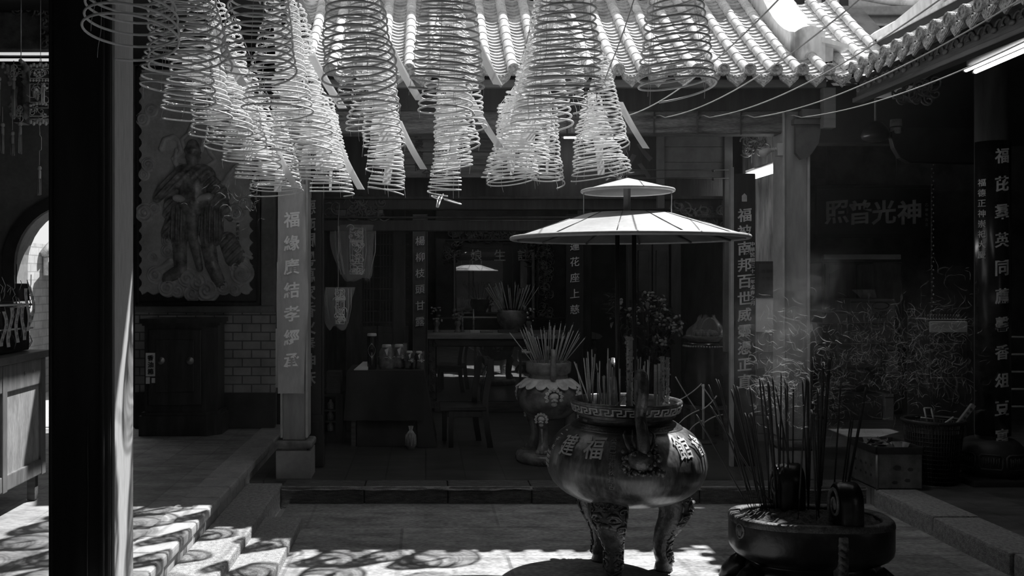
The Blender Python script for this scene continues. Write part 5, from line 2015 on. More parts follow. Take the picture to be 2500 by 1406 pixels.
# ------------------------------------------------------------------ chair
m_chair = mat('chair_wood', .022, .28, .4, 5, (4, 4, .5), .05, spec=.55)
ch = thing('wooden_chair', 'dark high backed wooden chair beside the clothed table, facing left', 'chair', (.38, 8.55, .117))
fx = .225
for yy, bx_ in ((8.36, .53), (8.72, .45)):
    mb = MB().rbox(fx - .022 - (yy > 8.5) * .05, fx + .022 - (yy > 8.5) * .05, yy - .02, yy + .02, .117, .44, .004)
    obj('leg', mb, m_chair, ch)
    pts = [(bx_ + .045, yy, .117), (bx_ + .02, yy, .25), (bx_, yy, .44), (bx_ + .0, yy, .58), (bx_ + .035, yy, .75), (bx_ + .05, yy, .90)]
    mb = MB()
    n = 24
    P = np.array(pts)
    tt = np.linspace(0, 5, n)
    xs = np.interp(tt, range(6), P[:, 0])
    zs = np.interp(tt, range(6), P[:, 2])
    xs = np.convolve(np.pad(xs, 2, 'edge'), np.ones(5) / 5, 'valid')
    for i in range(n - 1):
        vs = []
        for (x, z) in ((xs[i], zs[i]), (xs[i + 1], zs[i + 1])):
            vs += [(x - .026, yy - .018, z), (x + .026, yy - .018, z), (x + .026, yy + .018, z), (x - .026, yy + .018, z)]
        mb.add(vs, [(0, 1, 5, 4), (1, 2, 6, 5), (2, 3, 7, 6), (3, 0, 4, 7)] + ([(0, 3, 2, 1)] if i == 0 else []) + ([(4, 5, 6, 7)] if i == n - 2 else []))
    obj('rear_leg', mb, m_chair, ch)
mb = MB().rbox(fx - .10, .54, 8.335, 8.745, .44, .475, .010, 3)
obj('seat', mb, m_chair, ch)
mb = MB().rbox(fx, .50, 8.345, 8.375, .385, .44, .004).rbox(fx - .05, .44, 8.70, 8.73, .385, .44, .004).rbox(fx - .03, fx - .005, 8.36, 8.72, .385, .44, .004)
obj('apron', mb, m_chair, ch)
mb = MB()
for k in range(3):
    yy = 8.43 + .11 * k
    mb.grid(1, 12, lambda u, v, yy=yy: (.505 + .06 * v * v - .01 * sin(pi * v), yy + .05 * (u - .5), .48 + .38 * v), False)
    mb.grid(1, 12, lambda u, v, yy=yy: (.517 + .06 * v * v - .01 * sin(pi * v), yy - .05 * (u - .5), .48 + .38 * v), False)
mb.rbox(.52, .56, 8.34, 8.74, .84, .90, .010)
obj('backrest', mb, m_chair, ch)

# ------------------------------------------------------------------ lanterns wrapped in film, display case
def film_bag(mb, x, y, z0, z1, w, seed):
    random.seed(seed)
    ph = [ru(0, 6.28) for _ in range(4)]

    def f(u, v):
        a = 2 * pi * u
        ww = w * (.55 + .45 * v ** .5) * (1 + .07 * sin(5 * a + ph[0] + 3 * v) + .05 * sin(9 * a + ph[1]))
        return (x + ww * cos(a) + .02 * sin(4 * v + ph[2]), y + .62 * ww * sin(a), z0 + (z1 - z0) * v + .02 * sin(3 * a + ph[3]) * (1 - v))
    mb.grid(44, 12, f, False)


def bagged(px0, px1, py0, py1, Y, label, seed, hang_to):
    x, zt, zb = ax((px0 + px1) / 2, Y), az(py0, Y), az(py1, Y)
    w = (ax(px1, Y) - ax(px0, Y)) / 2
    o = thing('wrapped_lantern', label, 'lantern', (x, Y, zt))
    mb = MB()
    wx = w * .36
    mb.rbox(x - wx + .02, x + wx + .02, Y - .06, Y + .06, zb + .05, zt - .04, .01)
    obj('lantern_body', mb, m_darkwood, o)
    mb = MB()
    h = zt - zb
    for (z0, z1) in ((.72, .96), (.30, .68), (.06, .26)):
        a, b = zb + h * z0, zb + h * z1
        mb.tube([(x - wx * .8 + .02, Y - .066, a), (x + wx * .8 + .02, Y - .066, a), (x + wx * .8 + .02, Y - .066, b), (x - wx * .8 + .02, Y - .066, b)], .005, 5, closed=True)
        scrollwork(mb, x - wx * .7 + .02, x + wx * .7 + .02, a, b, Y - .066, 9, seed + int(z0 * 100), .004, .006)
    for k in range(7):
        mb.sph((x - wx * .75 + .02 + k * wx * .25, Y - .07, zb + h * .70), .010, 7, 5)
    obj('gilt_panel', mb, mat('bright_gilt', .80, .35, .2, 20), o)
    mb = MB()
    film_bag(mb, x, Y, zb - .02, zt + .01, w, seed)
    obj('film', mb, m_film, o)
    mb = MB()
    random.seed(seed + 5)
    for k in range(10):
        a = ru(3.3, 6.1)
        mb.tube([(x + w * .98 * cos(a), Y + .62 * w * sin(a), zt), (x + w * .95 * cos(a + .06), Y + .62 * w * sin(a), (zt + zb) / 2), (x + w * .7 * cos(a + .1), Y + .5 * w * sin(a), zb + .02)], .0022, 4)
    obj('crease', mb, mat('silver_ribbon', .7), o)
    mb = MB().tube([(x, Y, zt), (x, Y, hang_to - .1), (x, 8.0, hang_to + .06)], .003, 5)
    obj('cord', mb, m_wire, o)


bagged(812, 920, 553, 676, 8.06, 'large palace lantern wrapped in clear film hanging left of the hall', 3, 2.2)
bagged(790, 862, 704, 795, 7.9, 'smaller film wrapped lantern hanging lower beside the couplet board', 6, 2.2)
Y = 8.6
ds = thing('display_case', 'narrow dark display case with shiny bottles left of the clothed table', 'case', (ax(812, Y), Y + .1, .117))
mb = MB().rbox(ax(785, Y), ax(838, Y), Y + .1, Y + .3, .117, az(962, Y), .008).rbox(ax(785, Y), ax(791, Y), Y - .03, Y + .1, .117, az(962, Y), .004).rbox(ax(820, Y), ax(838, Y), Y - .03, Y + .1, .117, az(962, Y), .004)
mb.rbox(ax(785, Y), ax(838, Y), Y - .03, Y + .1, az(968, Y), az(962, Y), .003).rbox(ax(785, Y), ax(838, Y), Y - .03, Y + .1, .117, .2, .003)
obj('case', mb, m_darkwood, ds)
for k in range(3):
    mb = MB()
    zz = .22 + k * .10
    mb.lathe([(0, 0), (.03, 0), (.032, .05), (.015, .07), (.012, .09), (0, .09)], 14, (ax(806, Y), Y + .04, zz))
    tag(obj('bottle', mb, mat('shiny_bottle', .25, .12, .5, 30, spec=.9)), ('lowest', 'middle', 'topmost')[k] + ' small shiny bottle in the dark display case', 'bottle', 'bottles in the display case')
mb = MB().box(ax(791, Y), ax(820, Y), Y - .02, Y + .1, .305, .312).box(ax(791, Y), ax(820, Y), Y - .02, Y + .1, .405, .412)
obj('shelf', mb, m_midwood, ds)
mb = MB().rbox(ax(796, Y), ax(832, Y), Y + .0, Y + .2, az(962, Y), az(908, Y), .006)
for k in range(3):
    mb.rbox(ax(805, Y), ax(828, Y), Y - .006, Y + .01, az(920 + 14 * k, Y), az(915 + 14 * k, Y), .003)
tag(obj('letter_tray', mb, mat('grey_tray', .07, .6, .2)), 'grey three tier tray on top of the display case', 'tray')

# ------------------------------------------------------------------ plant, drum with gift basket, folding stand
Y = 9.2
random.seed(12)
pl = thing('potted_plant', 'leafy potted plant with pale blossoms in the dark behind the canopy poles', 'plant', (ax(1575, Y), Y, .117))
mb = MB().lathe([(0, 0), (.12, 0), (.16, .25), (.17, .28), (.15, .28), (.14, .25), (0, .25)], 24, (ax(1575, Y), Y, .117))
obj('pot', mb, mat('dark_pot', .04, .4, .3), pl)
mb = MB()
st_ = []
for k in range(34):
    a = ru(0, 6.28)
    x, z = ax(ru(1500, 1650), Y), az(ru(720, 880), Y)
    st_.append((x, Y + ru(-.2, .2), z))
    mb.tube([(ax(1575, Y), Y, .36), ((x + ax(1575, Y)) / 2 + ru(-.05, .05), Y + ru(-.1, .1), (z + .4) / 2 + .08), st_[-1]], .005, 5)
obj('stem', mb, mat('stem_grey', .05, .7, .2), pl)


def leaf(mb, c, L_, w, a, b):
    M = T(*c) @ RZ(a) @ RY(b)
    mb.add([(0, 0, 0), (L_ * .35, -w, .01), (L_ * .7, -w * .7, .0), (L_, 0, -.02), (L_ * .7, w * .7, .0), (L_ * .35, w, .01)], [(0, 1, 2, 3), (0, 3, 4, 5)], True, M)


mb = MB()
for p in st_:
    for k in range(9):
        leaf(mb, (p[0] + ru(-.06, .06), p[1] + ru(-.06, .06), p[2] + ru(-.07, .07)), ru(.05, .11), ru(.012, .026), ru(0, 6.28), ru(-.8, 1.0))
for k in range(18):
    leaf(mb, (ax(1505, Y) + ru(-.03, .03), Y, az(760, Y) + ru(-.02, .2)), .16, .008, ru(2.4, 4.2), ru(-.6, .6))
tag(obj('leaves', mb, mat('leaf_grey', .14, .45, .35, 20), pl), kind='stuff')
mb = MB()
for p in st_[::2]:
    for k in range(9):
        mb.sph((p[0] + ru(-.05, .05), p[1] - .1 + ru(-.05, .05), p[2] + ru(-.06, .06)), (ru(.010, .022), .010, ru(.008, .018)), 6, 4)
tag(obj('blossoms', mb, mat('blossom_grey', .38, .6, .3, 20), pl), kind='stuff')
Y = 8.75
dx_ = ax(1728, Y)
dr = thing('temple_drum', 'dark round drum with studs along its rim on the right of the hall', 'drum', (dx_, Y + .1, .42))
mb = MB().lathe([(0, .44), (.19, .44), (.205, .55), (.215, .72), (.205, .90), (.195, 1.0), (.19, 1.02), (0, 1.025)], 40, (dx_, Y + .1, 0))
obj('barrel', mb, mat('drum_lacquer', .025, .22, .4, 5, spec=.6), dr)
for k in range(26):
    a = pi + pi * k / 25
    if k % 1 == 0:
        mb = MB().sph((dx_ + .200 * cos(a), Y + .1 + .200 * sin(a), .985), .010, 8, 6)
        obj('stud', mb, m_brass, dr)
mb = MB().rbox(dx_ - .17, dx_ + .17, Y - .05, Y + .25, .40, .44, .006)
for sx in (-1, 1):
    for sy in (-.03, .23):
        mb.rbox(dx_ + sx * .15 - .018, dx_ + sx * .15 + .018, Y + sy - .018, Y + sy + .018, .117, .41, .004)
obj('stand', mb, m_midwood, dr)
gb = thing('gift_basket', 'fruit gift basket wrapped in crinkled clear film on top of the drum', 'basket', (dx_, Y + .08, 1.026))
mb = MB().lathe([(0, 0), (.14, 0), (.17, .05), (.165, .055), (.0, .03)], 28, (dx_ - .01, Y + .08, 1.026))
obj('tray', mb, m_midwood, gb)
mb = MB()
for k in range(7):
    a = k * .9
    mb.sph((dx_ + .09 * cos(a), Y + .06 + .07 * sin(a), 1.10), .038, 10, 7)
for p in mb.v[:0]:
    pass
obj('fruit', mb, mat('fruit_grey', .07), gb)
mb = MB()


def crinkle(u, v):
    a = 2 * pi * u
    r = (.18 * (1 - .75 * v) + .02) * (1 + .16 * sin(7 * a + 5 * v) + .1 * sin(13 * a - 7 * v))
    return (dx_ + .02 + r * cos(a), Y + .07 + .8 * r * sin(a), 1.05 + .21 * v + .02 * sin(5 * a))


mb.grid(50, 9, crinkle, False)
mb.tube([(dx_ - .06 + .085 * (1 - cos(pi * k / 16)) , Y + .02, 1.10 + .15 * sin(pi * k / 16)) for k in range(17)], .006, 6)
obj('film', mb, see_through('crinkled_film', .6, .16, .08, 1.), gb)
Y = 8.6
fs_ = thing('folding_stand', 'thin white folding stand of crossed curved tubes below the drum', 'stand', (ax(1705, Y), Y, .117))
mtube = mat('white_tube', .65, .3, .1)
mb = MB().cyl((ax(1717, Y), Y, .117), (ax(1717, Y), Y, az(938, Y)), .011, 10)
obj('post', mb, mtube, fs_)
for k, (p) in enumerate((((1654, 1035), (1672, 1012), (1705, 1000)), ((1654, 978), (1690, 960), (1712, 936)), ((1650, 920), (1672, 960), (1700, 1000)), ((1712, 1000), (1735, 985), (1748, 965)), ((1714, 1036), (1738, 1015), (1765, 1012)), ((1680, 1052), (1690, 1035), (1712, 1025)), ((1712, 940), (1735, 970), (1752, 1000)))):
    mb = MB()
    P = [Vector((ax(q[0], Y), Y - .03 + .02 * k % .05, az(q[1], Y))) for q in p]
    pts = [(P[0] * (1 - t) ** 2 + P[1] * 2 * t * (1 - t) + P[2] * t * t) for t in np.linspace(0, 1, 9)]
    mb.tube(pts, .0055, 7)
    obj('arm', mb, mtube, fs_)
mb = MB().lathe([(0, .117), (.12, .117), (.12, .135), (.02, .15), (0, .15)], 24, (ax(1717, Y), Y, 0))
obj('foot', mb, m_darkwood, fs_)

# notices and lamp on the right wall strip and pillar
Y = 8.69
nb = thing('notice_board', 'dark framed notice with faint lines of writing on the streaked wall', 'notice', (ax(1874, Y), Y, az(722, Y)))
mb = MB().rbox(ax(1843, Y), ax(1912, Y), Y - .03, Y + .01, az(724, Y), az(638, Y), .004)
obj('frame', mb, m_darkwood, nb)
mb = MB().box(ax(1850, Y), ax(1906, Y), Y - .034, Y - .028, az(718, Y), az(645, Y))
obj('sheet', mb, mat('dark_sheet', .05, .6, .2), nb)
mb = MB()
for j in range(3):
    for i in range(4):
        put_char(mb, '請勿插香敬告信眾平安'[(i + 3 * j) % 10], lambda u, w, e, i=i, j=j: (ax(1860 + 12 * i, Y) + u, Y - .035, az(662 + 18 * j, Y) + w), .035, .003, .0)
obj('lettering', mb, mat('faint_ink', .025, .6, .1), nb)
mb = MB().box(ax(1845, Y), ax(1908, Y), Y - .012, Y + .0, az(810, Y), az(727, Y))
tag(obj('white_sheet', mb, mat('white_sheet', .85, .7, .06, 4)), 'blank white sheet on the wall below the dark notice', 'sheet')
Y = 7.02
sl = thing('spotlight', 'small spotlight on a bent neck with white box beside the right pillar top', 'lamp', (ax(1903, Y), Y, az(365, Y)))
mb = MB().rbox(ax(1901, Y), ax(1916, Y), Y + .02, Y + .08, az(379, Y), az(348, Y), .004)
obj('box', mb, mat('white_box', .5, .5, .1), sl)
mb = MB()
for k in range(8):
    a, b = at(1900 - 2.6 * k, 363 + .5 * k, Y + .04), at(1897.5 - 2.6 * k, 363.5 + .5 * k, Y + .04)
    mb.cyl(a, b, .016 - .004 * (k % 2), 10)
obj('neck', mb, m_wire, sl)
mb = MB().tube([at(1881, 365, Y + .04), at(1877, 367, Y + .03), at(1867, 372, Y + .0), at(1862, 375, Y - .02)], [.012, .022, .030, .032], 16)
obj('head', mb, mat('white_box', .5), sl)


def tubes(label, a, b, up, sep, r, strength, rod=3.6):
    a, b = Vector(a), Vector(b)
    o = thing('fluorescent_lamp', label, 'lamp', (a + b) / 2)
    d = (b - a).normalized()
    s_ = Vector(sep)
    for k in (0, 1):
        p, q = a + s_ * k, b + s_ * k
        mb = MB().cyl(p + d * .02, q - d * .02, r, 12)
        obj('tube', mb, glow('lit_tube', strength) if 'g%.1f' % strength not in _M else _M['g%.1f' % strength], o)
        mb = MB().cyl(p, p + d * .025, r * .8, 10).cyl(q - d * .025, q, r * .8, 10)
        obj('socket', mb, m_wire, o)
    mb = MB()
    u = Vector(up)
    m0, m1 = a + s_ * .5 + u, b + s_ * .5 + u
    mb.tube([m0, m1], r * 1.6, 4)
    obj('housing', mb, mat('lamp_housing', .35, .5, .1), o)
    mb = MB()
    for q in (m0.lerp(m1, .15), m0.lerp(m1, .85)):
        mb.cyl(q, (q.x, q.y, rod), .004, 5)
    obj('rod', mb, m_darkwall, o)


tubes('twin lit tubes under the ceiling beside the palace lanterns', (-3.45, 7.5, az(131, 7.5)), (-2.6, 7.5, az(131, 7.5)), (0, .05, .03), (0, 0, -.05), .011, .6)
tubes('twin lit tubes glimpsed between the two left rows of coils', (ax(440, 8.4), 8.4, az(141, 8.4)), (ax(603, 8.4), 8.4, az(141, 8.4)), (0, .05, .03), (0, 0, -.055), .011, .5)
tubes('bright twin tubes behind the coils above the canopy', (ax(1368, 7.6), 7.6, az(325, 7.6)), (ax(1530, 7.6), 7.6, az(325, 7.6)), (0, .05, .02), (.01, 0, -.03), .014, 12., 3.58)
tubes('twin lit tubes on the ceiling between couplet board and right pillar', (2.80, 8.3, 2.50), (2.80, 7.45, 2.50), (0, 0, .05), (.055, 0, -.008), .014, 16., 3.42)
tubes('long twin tubes beneath the right eave', (3.46, 6.05, 2.945), (3.46, 4.7, 2.985), (0, 0, .05), (.06, 0, -.01), .014, 4., 3.2)

tubes('unseen twin tubes added to light the hall behind the inner lintel', (.3, 9.4, 3.2), (1.5, 9.4, 3.2), (0, .05, .03), (0, .06, 0), .014, 16., 3.95)  # lamp added out of view to brighten the dim hall
# ------------------------------------------------------------------ right passage: signboard, cupboard, boxes
Y = 9.6
sb = thing('signboard', 'long dark signboard with four large carved characters over the passage', 'signboard', (ax(2138, Y), Y, az(577, Y)))
x0, x1 = ax(1993, Y), ax(2276, Y)
mb = MB().rbox(x0, x1, Y, Y + .05, az(577, Y), az(455, Y), .008)
mb.rbox(x0 - .01, x1 + .01, Y - .012, Y + .05, az(460, Y), az(452, Y), .004).rbox(x0 - .01, x1 + .01, Y - .012, Y + .05, az(580, Y), az(572, Y), .004)
obj('board', mb, mat('sign_black', .018, .45, .3, 4), sb)
mb = MB()
for i, c_ in enumerate('照普光神'):
    put_char(mb, c_, lambda u, w, e, i=i: (ax((2042, 2098, 2157, 2219)[i], Y) + u, Y - .001 - .4 * e, az(518, Y) + w), .245, .015, .02, .08)
for i, c_ in enumerate('乙卯年吉立'):
    put_char(mb, c_, lambda u, w, e, i=i: (ax(2262, Y) + u, Y - .001 - .2 * e, az(500 + 12 * i, Y) + w), .03, .01, .0)
for x in (x0 + .12, x1 - .35):
    mb2 = MB().cyl((x, Y + .03, az(455, Y)), (x, Y + .03, 3.43), .008, 6)
    obj('hanger', mb2, m_darkwall, sb)
obj('lettering', mb, mat('sign_character', .34, .45, .25, 10), sb)
Y = 10.4
mb = MB().rbox(ax(2011, Y), ax(2200, Y), Y, Y + .06, az(633, Y), az(621, Y), .006)
tag(obj('unlit_batten', mb, mat('pale_batten', .75, .4, .1)), 'pale horizontal batten above the cupboard doors in the passage', 'batten')
cu = thing('cupboard', 'dark cupboard with arched door panels behind the stacked boxes', 'cupboard', (ax(2105, Y), Y + .2, .117))
mb = MB().rbox(ax(2008, Y), ax(2205, Y), Y + .02, Y + .34, .117, az(640, Y), .008)
obj('case', mb, mat('cupboard_wood', .06, .4, .3, 5, (4, 4, .5)), cu)
for a, b in ((2014, 2090), (2094, 2200)):
    mb = MB().rbox(ax(a, Y), ax(b, Y), Y, Y + .022, .15, az(645, Y), .006)
    xa, xb = ax(a + 10, Y), ax(b - 10, Y)
    zt_ = az(668, Y)
    po = [(xa, .9), (xb, .9)] + [(xb + (xa - xb) * t, zt_ + .05 * sin(pi * t) ** 2) for t in np.linspace(0, 1, 13)]
    mb.prism(po, Y - .012, Y + .002)
    obj('door', mb, mat('cupboard_door', .085, .4, .3, 5, (4, 4, .5)), cu)


def carton(px0, px1, z0, z1, Y, d, label, a, nm='carton', text=None, cat='box'):
    o = thing(nm, label, cat, (ax((px0 + px1) / 2, Y), Y + d / 2, z0))
    mb = MB().rbox(ax(px0, Y), ax(px1, Y), Y, Y + d, z0, z1, .006)
    obj('box', mb, mat(f'{nm}_{int(a * 1000)}', min(.6, a * 1.7), .8, .15, 4, bump=.1), o)
    mb = MB().box(ax(px0, Y), ax(px1, Y), Y - .0015, Y + .002, z0 + (z1 - z0) * .84, z0 + (z1 - z0) * .90)
    xm = ax((px0 + px1) / 2, Y)
    mb.box(xm - .025, xm + .025, Y - .001, Y + d + .001, z1 - .001, z1 + .0012)
    obj('tape', mb, mat('box_tape', a * 1.5, .4, .1), o)
    if text:
        mb = MB()
        for i, c_ in enumerate(text):
            put_char(mb, c_, lambda u, w, e, i=i: (ax(px0 + (px1 - px0) * (.60 + .14 * i), Y) + u, Y - .003, z0 + (z1 - z0) * .32 + w), (z1 - z0) * .30, .004, .006)
        po = [(ax(px0 + (px1 - px0) * .68, Y) + .09 * cos(t), z0 + (z1 - z0) * .72 + .035 * sin(t)) for t in np.linspace(0, 2 * pi, 21)[:-1]]
        mb.tube([(p[0], Y - .003, p[1]) for p in po], .006, 5, closed=True)
        obj('print', mb, m_ink, o)
    return o


Y = 9.95
carton(2036, 2154, .117, .40, Y, .4, 'lowest wide dark carton of the passage stack, on the floor', .07)
carton(2046, 2150, .68, .93, Y + .02, .4, 'plain grey carton on the lumpy sack in the passage', .09)
carton(2078, 2186, .93, 1.155, Y + .05, .36, 'carton under the one with an oval mark', .11)
carton(2076, 2184, 1.155, 1.40, Y + .03, .36, 'carton printed with an oval mark and two characters, topmost of the stack', .15, text='心四')
carton(2006, 2035, .117, .62, Y + .05, .3, 'narrow dark carton standing on the floor at the left of the stack', .06)
carton(2008, 2070, .93, 1.14, Y + .06, .3, 'plain carton under a flat pale lidded box', .08)
carton(2008, 2070, 1.14, 1.27, Y + .06, .3, 'flat carton with pale printed side at the left of the stack', .19)
carton(2006, 2044, .62, .93, Y + .05, .3, 'upright carton between floor carton and plain carton at the left', .075)
carton(2160, 2182, .117, .40, Y - .02, .2, 'narrow pale upright parcel on the floor right of the stack', .30, 'parcel')
carton(2166, 2192, .62, .88, Y + .15, .2, 'pale parcel leaning high at the right of the stack', .22, 'parcel')
carton(2162, 2194, .40, .62, Y + .1, .22, 'dark parcel between the two pale ones', .06, 'parcel')
random.seed(19)
mb = MB()
mb.sph((ax(2095, Y), Y + .2, .54), (.24, .2, .15), 20, 12)
mb.v = [(x + .012 * sin(30 * y + 20 * z), y + .012 * sin(25 * x), max(.402, z + .012 * sin(22 * x + 9 * y))) for x, y, z in mb.v]
mb.v = [(x, y, min(z, .679)) for x, y, z in mb.v]
tag(obj('lumpy_sack', mb, mat('sack_grey', .10, .8, .3, 8, bump=.2)), 'lumpy grey sack lying on the lowest wide carton', 'sack')
mb = MB()
film_bag(mb, ax(2135, Y), Y + .2, 1.402, 1.50, .12, 9)
tag(obj('plastic_bag', mb, see_through('bag_film', .6, .35, .2, .8)), 'crumpled clear plastic bag on the topmost carton', 'bag')

Y = 8.9
dk = thing('metal_cabinet', 'dark cabinet with white top strip behind the wire basket', 'cabinet', (ax(2310, Y), Y + .2, .117))
mb = MB().rbox(ax(2268, Y), ax(2362, Y), Y + .01, Y + .4, .117, 1.23, .006)
mb.rbox(ax(2272, Y), ax(2358, Y), Y - .006, Y + .02, .72, 1.0, .005).rbox(ax(2272, Y), ax(2358, Y), Y - .006, Y + .02, .2, .68, .005)
obj('body', mb, mat('cabinet_grey', .06, .5, .25, 5), dk)
mb = MB().rbox(ax(2270, Y), ax(2360, Y), Y - .012, Y + .02, az(811, Y), az(785, Y), .004)
obj('white_strip', mb, mat('white_strip', .85, .6, .1), dk)
mb = MB()
for k in range(12):
    mb.tube([(ax(2276 + 7 * k, Y), Y + .1, 1.23), (ax(2278 + 7 * k, Y), Y + .09, 1.27), (ax(2282 + 7 * k, Y), Y + .1, 1.23)], .006, 5)
obj('beaded_edge', mb, m_gilt, dk)
bs = thing('bead_string', 'long vertical string of small beads beside the signboard', 'bead string', (ax(2274, 9.3), 9.3, .95))
mb = MB().cyl((ax(2274, 9.3), 9.3, az(790, 9.3)), (ax(2274, 9.3), 9.3, 3.0), .006, 6)
obj('cord', mb, m_midwood, bs)
mb = MB()
for k in range(44):
    z = az(788, 9.3) + k * .040
    mb.sph((ax(2274, 9.3) + .014 * (k % 2), 9.29, z), .009, 6, 5)
tag(obj('beads', mb, mat('bead_grey', .3, .4, .3), bs), kind='stuff')
# carved board, roll and shade up in the passage
Y = 7.6
po = [(ax(2175, Y), az(322, Y)), (ax(2183, Y), az(360, Y)), (ax(2198, Y), az(385, Y)), (ax(2220, Y), az(397, Y)), (ax(2395, Y), az(400, Y)), (ax(2395, Y), az(312, Y)), (ax(2200, Y), az(312, Y))]
mb = MB().prism(po, Y, Y + .06)
mb.tube([(p[0], Y - .004, p[1]) for p in po[:5]], .007, 6)
struct('trim_15', mb, mat('curved_board', .03, .5, .3, 5), 'dark curved beam end high in the right passage')
o = thing('cloth_roll', 'short pale roll resting on the curved beam end', 'roll', (ax(2187, Y), Y, az(326, Y)))
mb = MB().lathe([(0, 0), (.035, 0), (.042, .01), (.040, .05), (.046, .06), (.044, .118), (0, .12)], 18, (ax(2192, Y), Y + .03, az(326, Y)))
obj('roll', mb, mat('roll_grey', .28, .5, .3, 14), o)
mb = MB().lathe([(.047, .05), (.050, .055), (.047, .06)], 18, (ax(2192, Y), Y + .03, az(326, Y)))
obj('band', mb, m_darkwood, o)
o = thing('lamp_shade', 'round dark shade hanging left of the curved beam end', 'lamp', (ax(2138, Y), Y, az(345, Y)))
mb = MB().lathe([(.02, .16), (.05, .15), (.09, .10), (.112, .05), (.10, .02), (.06, .0), (0, -.005)], 28, (ax(2138, Y), Y, az(345, Y)))
obj('shade', mb, mat('shade_dark', .02, .35, .2), o)
mb = MB().cyl((ax(2138, Y), Y, az(345, Y) + .15), (ax(2138, Y), Y, 3.4), .012, 8)
obj('rod', mb, mat('rod_grey', .10, .5, .2), o)
mb = MB()
scrollwork(mb, ax(2185, 6.9), ax(2285, 6.9), az(246, 6.9), az(200, 6.9), 6.9, 26, 88, .008, .02)
mb.tube([(ax(2180 + 10 * k, 6.9), 6.9, az(240 - 8 * sin(k), 6.9)) for k in range(11)], .012, 6)
struct('trim_16', mb, m_carve, 'carved bracket below the right eave')
mb = MB()
scrollwork(mb, ax(1812, 7.8), ax(1866, 7.8), az(372, 7.8), az(332, 7.8), 7.8, 22, 90, .008, .02)
struct('trim_17', mb, m_carve, 'carved bracket right of the grey boards')
mb = MB()
scrollwork(mb, ax(40, 7.0), ax(125, 7.0), az(28, 7.0), az(-6, 7.0), 7.0, 24, 91, .010, .02)
scrollwork(mb, ax(100, 7.0), ax(125, 7.0), az(110, 7.0), az(10, 7.0), 7.0, 14, 92, .010, .02)
mb.rbox(-3.4, -2.6, 7.02, 7.1, az(120, 7.0), 3.6, .01)
struct('trim_18', mb, m_carve, 'carved bracket under the left ceiling')
mb = MB()
scrollwork(mb, ax(720, 8.6), ax(800, 8.6), az(40, 8.6), az(-5, 8.6), 6.6, 20, 93, .008, .02)

# ------------------------------------------------------------------ right round column with its couplet board
RCX, RCY = 4.19, 6.98
mb = MB().lathe([(.105, .43), (.11, .5), (.11, 3.5), (.11, 3.5)], 40, (RCX, RCY, 0))
rc = struct('pillar_round', mb, mat('round_pillar', .10, .35, .3, 4, (3, 3, .5)), 'round pillar at the right of the court')
mb = MB().lathe([(0, .117), (.24, .117), (.24, .17)], 4, (RCX, RCY, 0), smooth=False)
mb.rbox(RCX - .28, RCX + .28, RCY - .26, RCY + .26, .117, .165, .01)
mb.lathe([(.17, .165), (.20, .18), (.225, .22), (.23, .30), (.215, .37), (.18, .41), (.15, .43), (.10, .432)], 40, (RCX, RCY, 0))
obj('stone_base', mb, mat('base_stone', .045, .5, .3, 6, bump=.2), rc)
mb = MB()
for a in (-75, -31, 13):
    t = R(a)
    q = lambda u, w: (RCX + .232 * sin(t + u / .23), RCY - .232 * cos(t + u / .23), .285 + w)
    pts = [q(u, w) for u, w in ((-.065, -.05), (.065, -.05), (.075, -.03), (.075, .04), (.06, .055), (-.06, .055), (-.075, .04), (-.075, -.03))]
    mb.tube(pts, .007, 6, closed=True)
    for k in range(7):
        mb.tube([q(-.05 + .016 * k, -.03 + .01 * (k % 3)), q(-.045 + .016 * k, .0), q(-.05 + .017 * k, .035 - .008 * (k % 2))], .005, 5)
obj('carved_panel', mb, mat('base_carving', .07, .45, .3, 12), rc)
cv = thing('couplet_board', 'curved dark couplet board with large white characters round the right pillar', 'couplet board', (RCX, RCY, .5))
r0 = .128
mb = MB().lathe([(r0 - .012, .46), (r0, .46), (r0, az(342, 6.86)), (r0 - .012, az(342, 6.86))], 48, (RCX, RCY, 0), a0=R(-175), a1=R(15))
obj('board', mb, mat('curved_board_black', .018, .22, .3, 4, spec=.55), cv)
mb = MB()


def on_col(th, zc, u, w, e):
    t = th + u / r0
    rr = r0 + .001 + e * .25
    return (RCX + rr * sin(t), RCY - rr * cos(t), zc + w)


for i, c_ in enumerate('福芘羣英同薦馨香俎豆寓'):
    put_char(mb, c_, lambda u, w, e, i=i: on_col(R(2), az(380 + 68.5 * i, 6.86), u, w, e), .112, .012, .018, .08, .9)
obj('lettering', mb, mat('white_gilt', .55, .35, .2, 14), cv)
mb = MB()
for i, c_ in enumerate('福德正神崇祀大慶'):
    put_char(mb, c_, lambda u, w, e, i=i: on_col(R(-58), az(444 + 25.3 * i, 6.86), u, w, e), .055, .008, .006)
obj('small_lettering', mb, mat('white_gilt', .42), cv)
mb = MB().rbox(4.55, 4.62, 6.9, 7.0, .117, 3.4, .006).rbox(4.62, 5.2, 6.93, 6.97, 2.40, 2.6, .004)
for k in range(5):
    mb.rbox(4.6, 5.3, 6.93, 6.96, .58 + .13 * k - .004, .58 + .13 * k + .006, .002)
random.seed(6)
struct('window_2', mb, m_midwood, 'dark lattice window frame at the right edge')
mb = MB()
for k in range(5):
    mb.rbox(4.45, 5.3, 7.4, 7.43, .60 + .137 * k, .612 + .137 * k, .003)
for x in (4.45, 5.25):
    mb.rbox(x, x + .03, 7.4, 7.43, .117, 1.25, .003)
tag(obj('pipe_rack', mb, mat('pale_pipe', .5, .4, .1)), 'pale slatted rack at the right edge behind the pillar', 'rack')

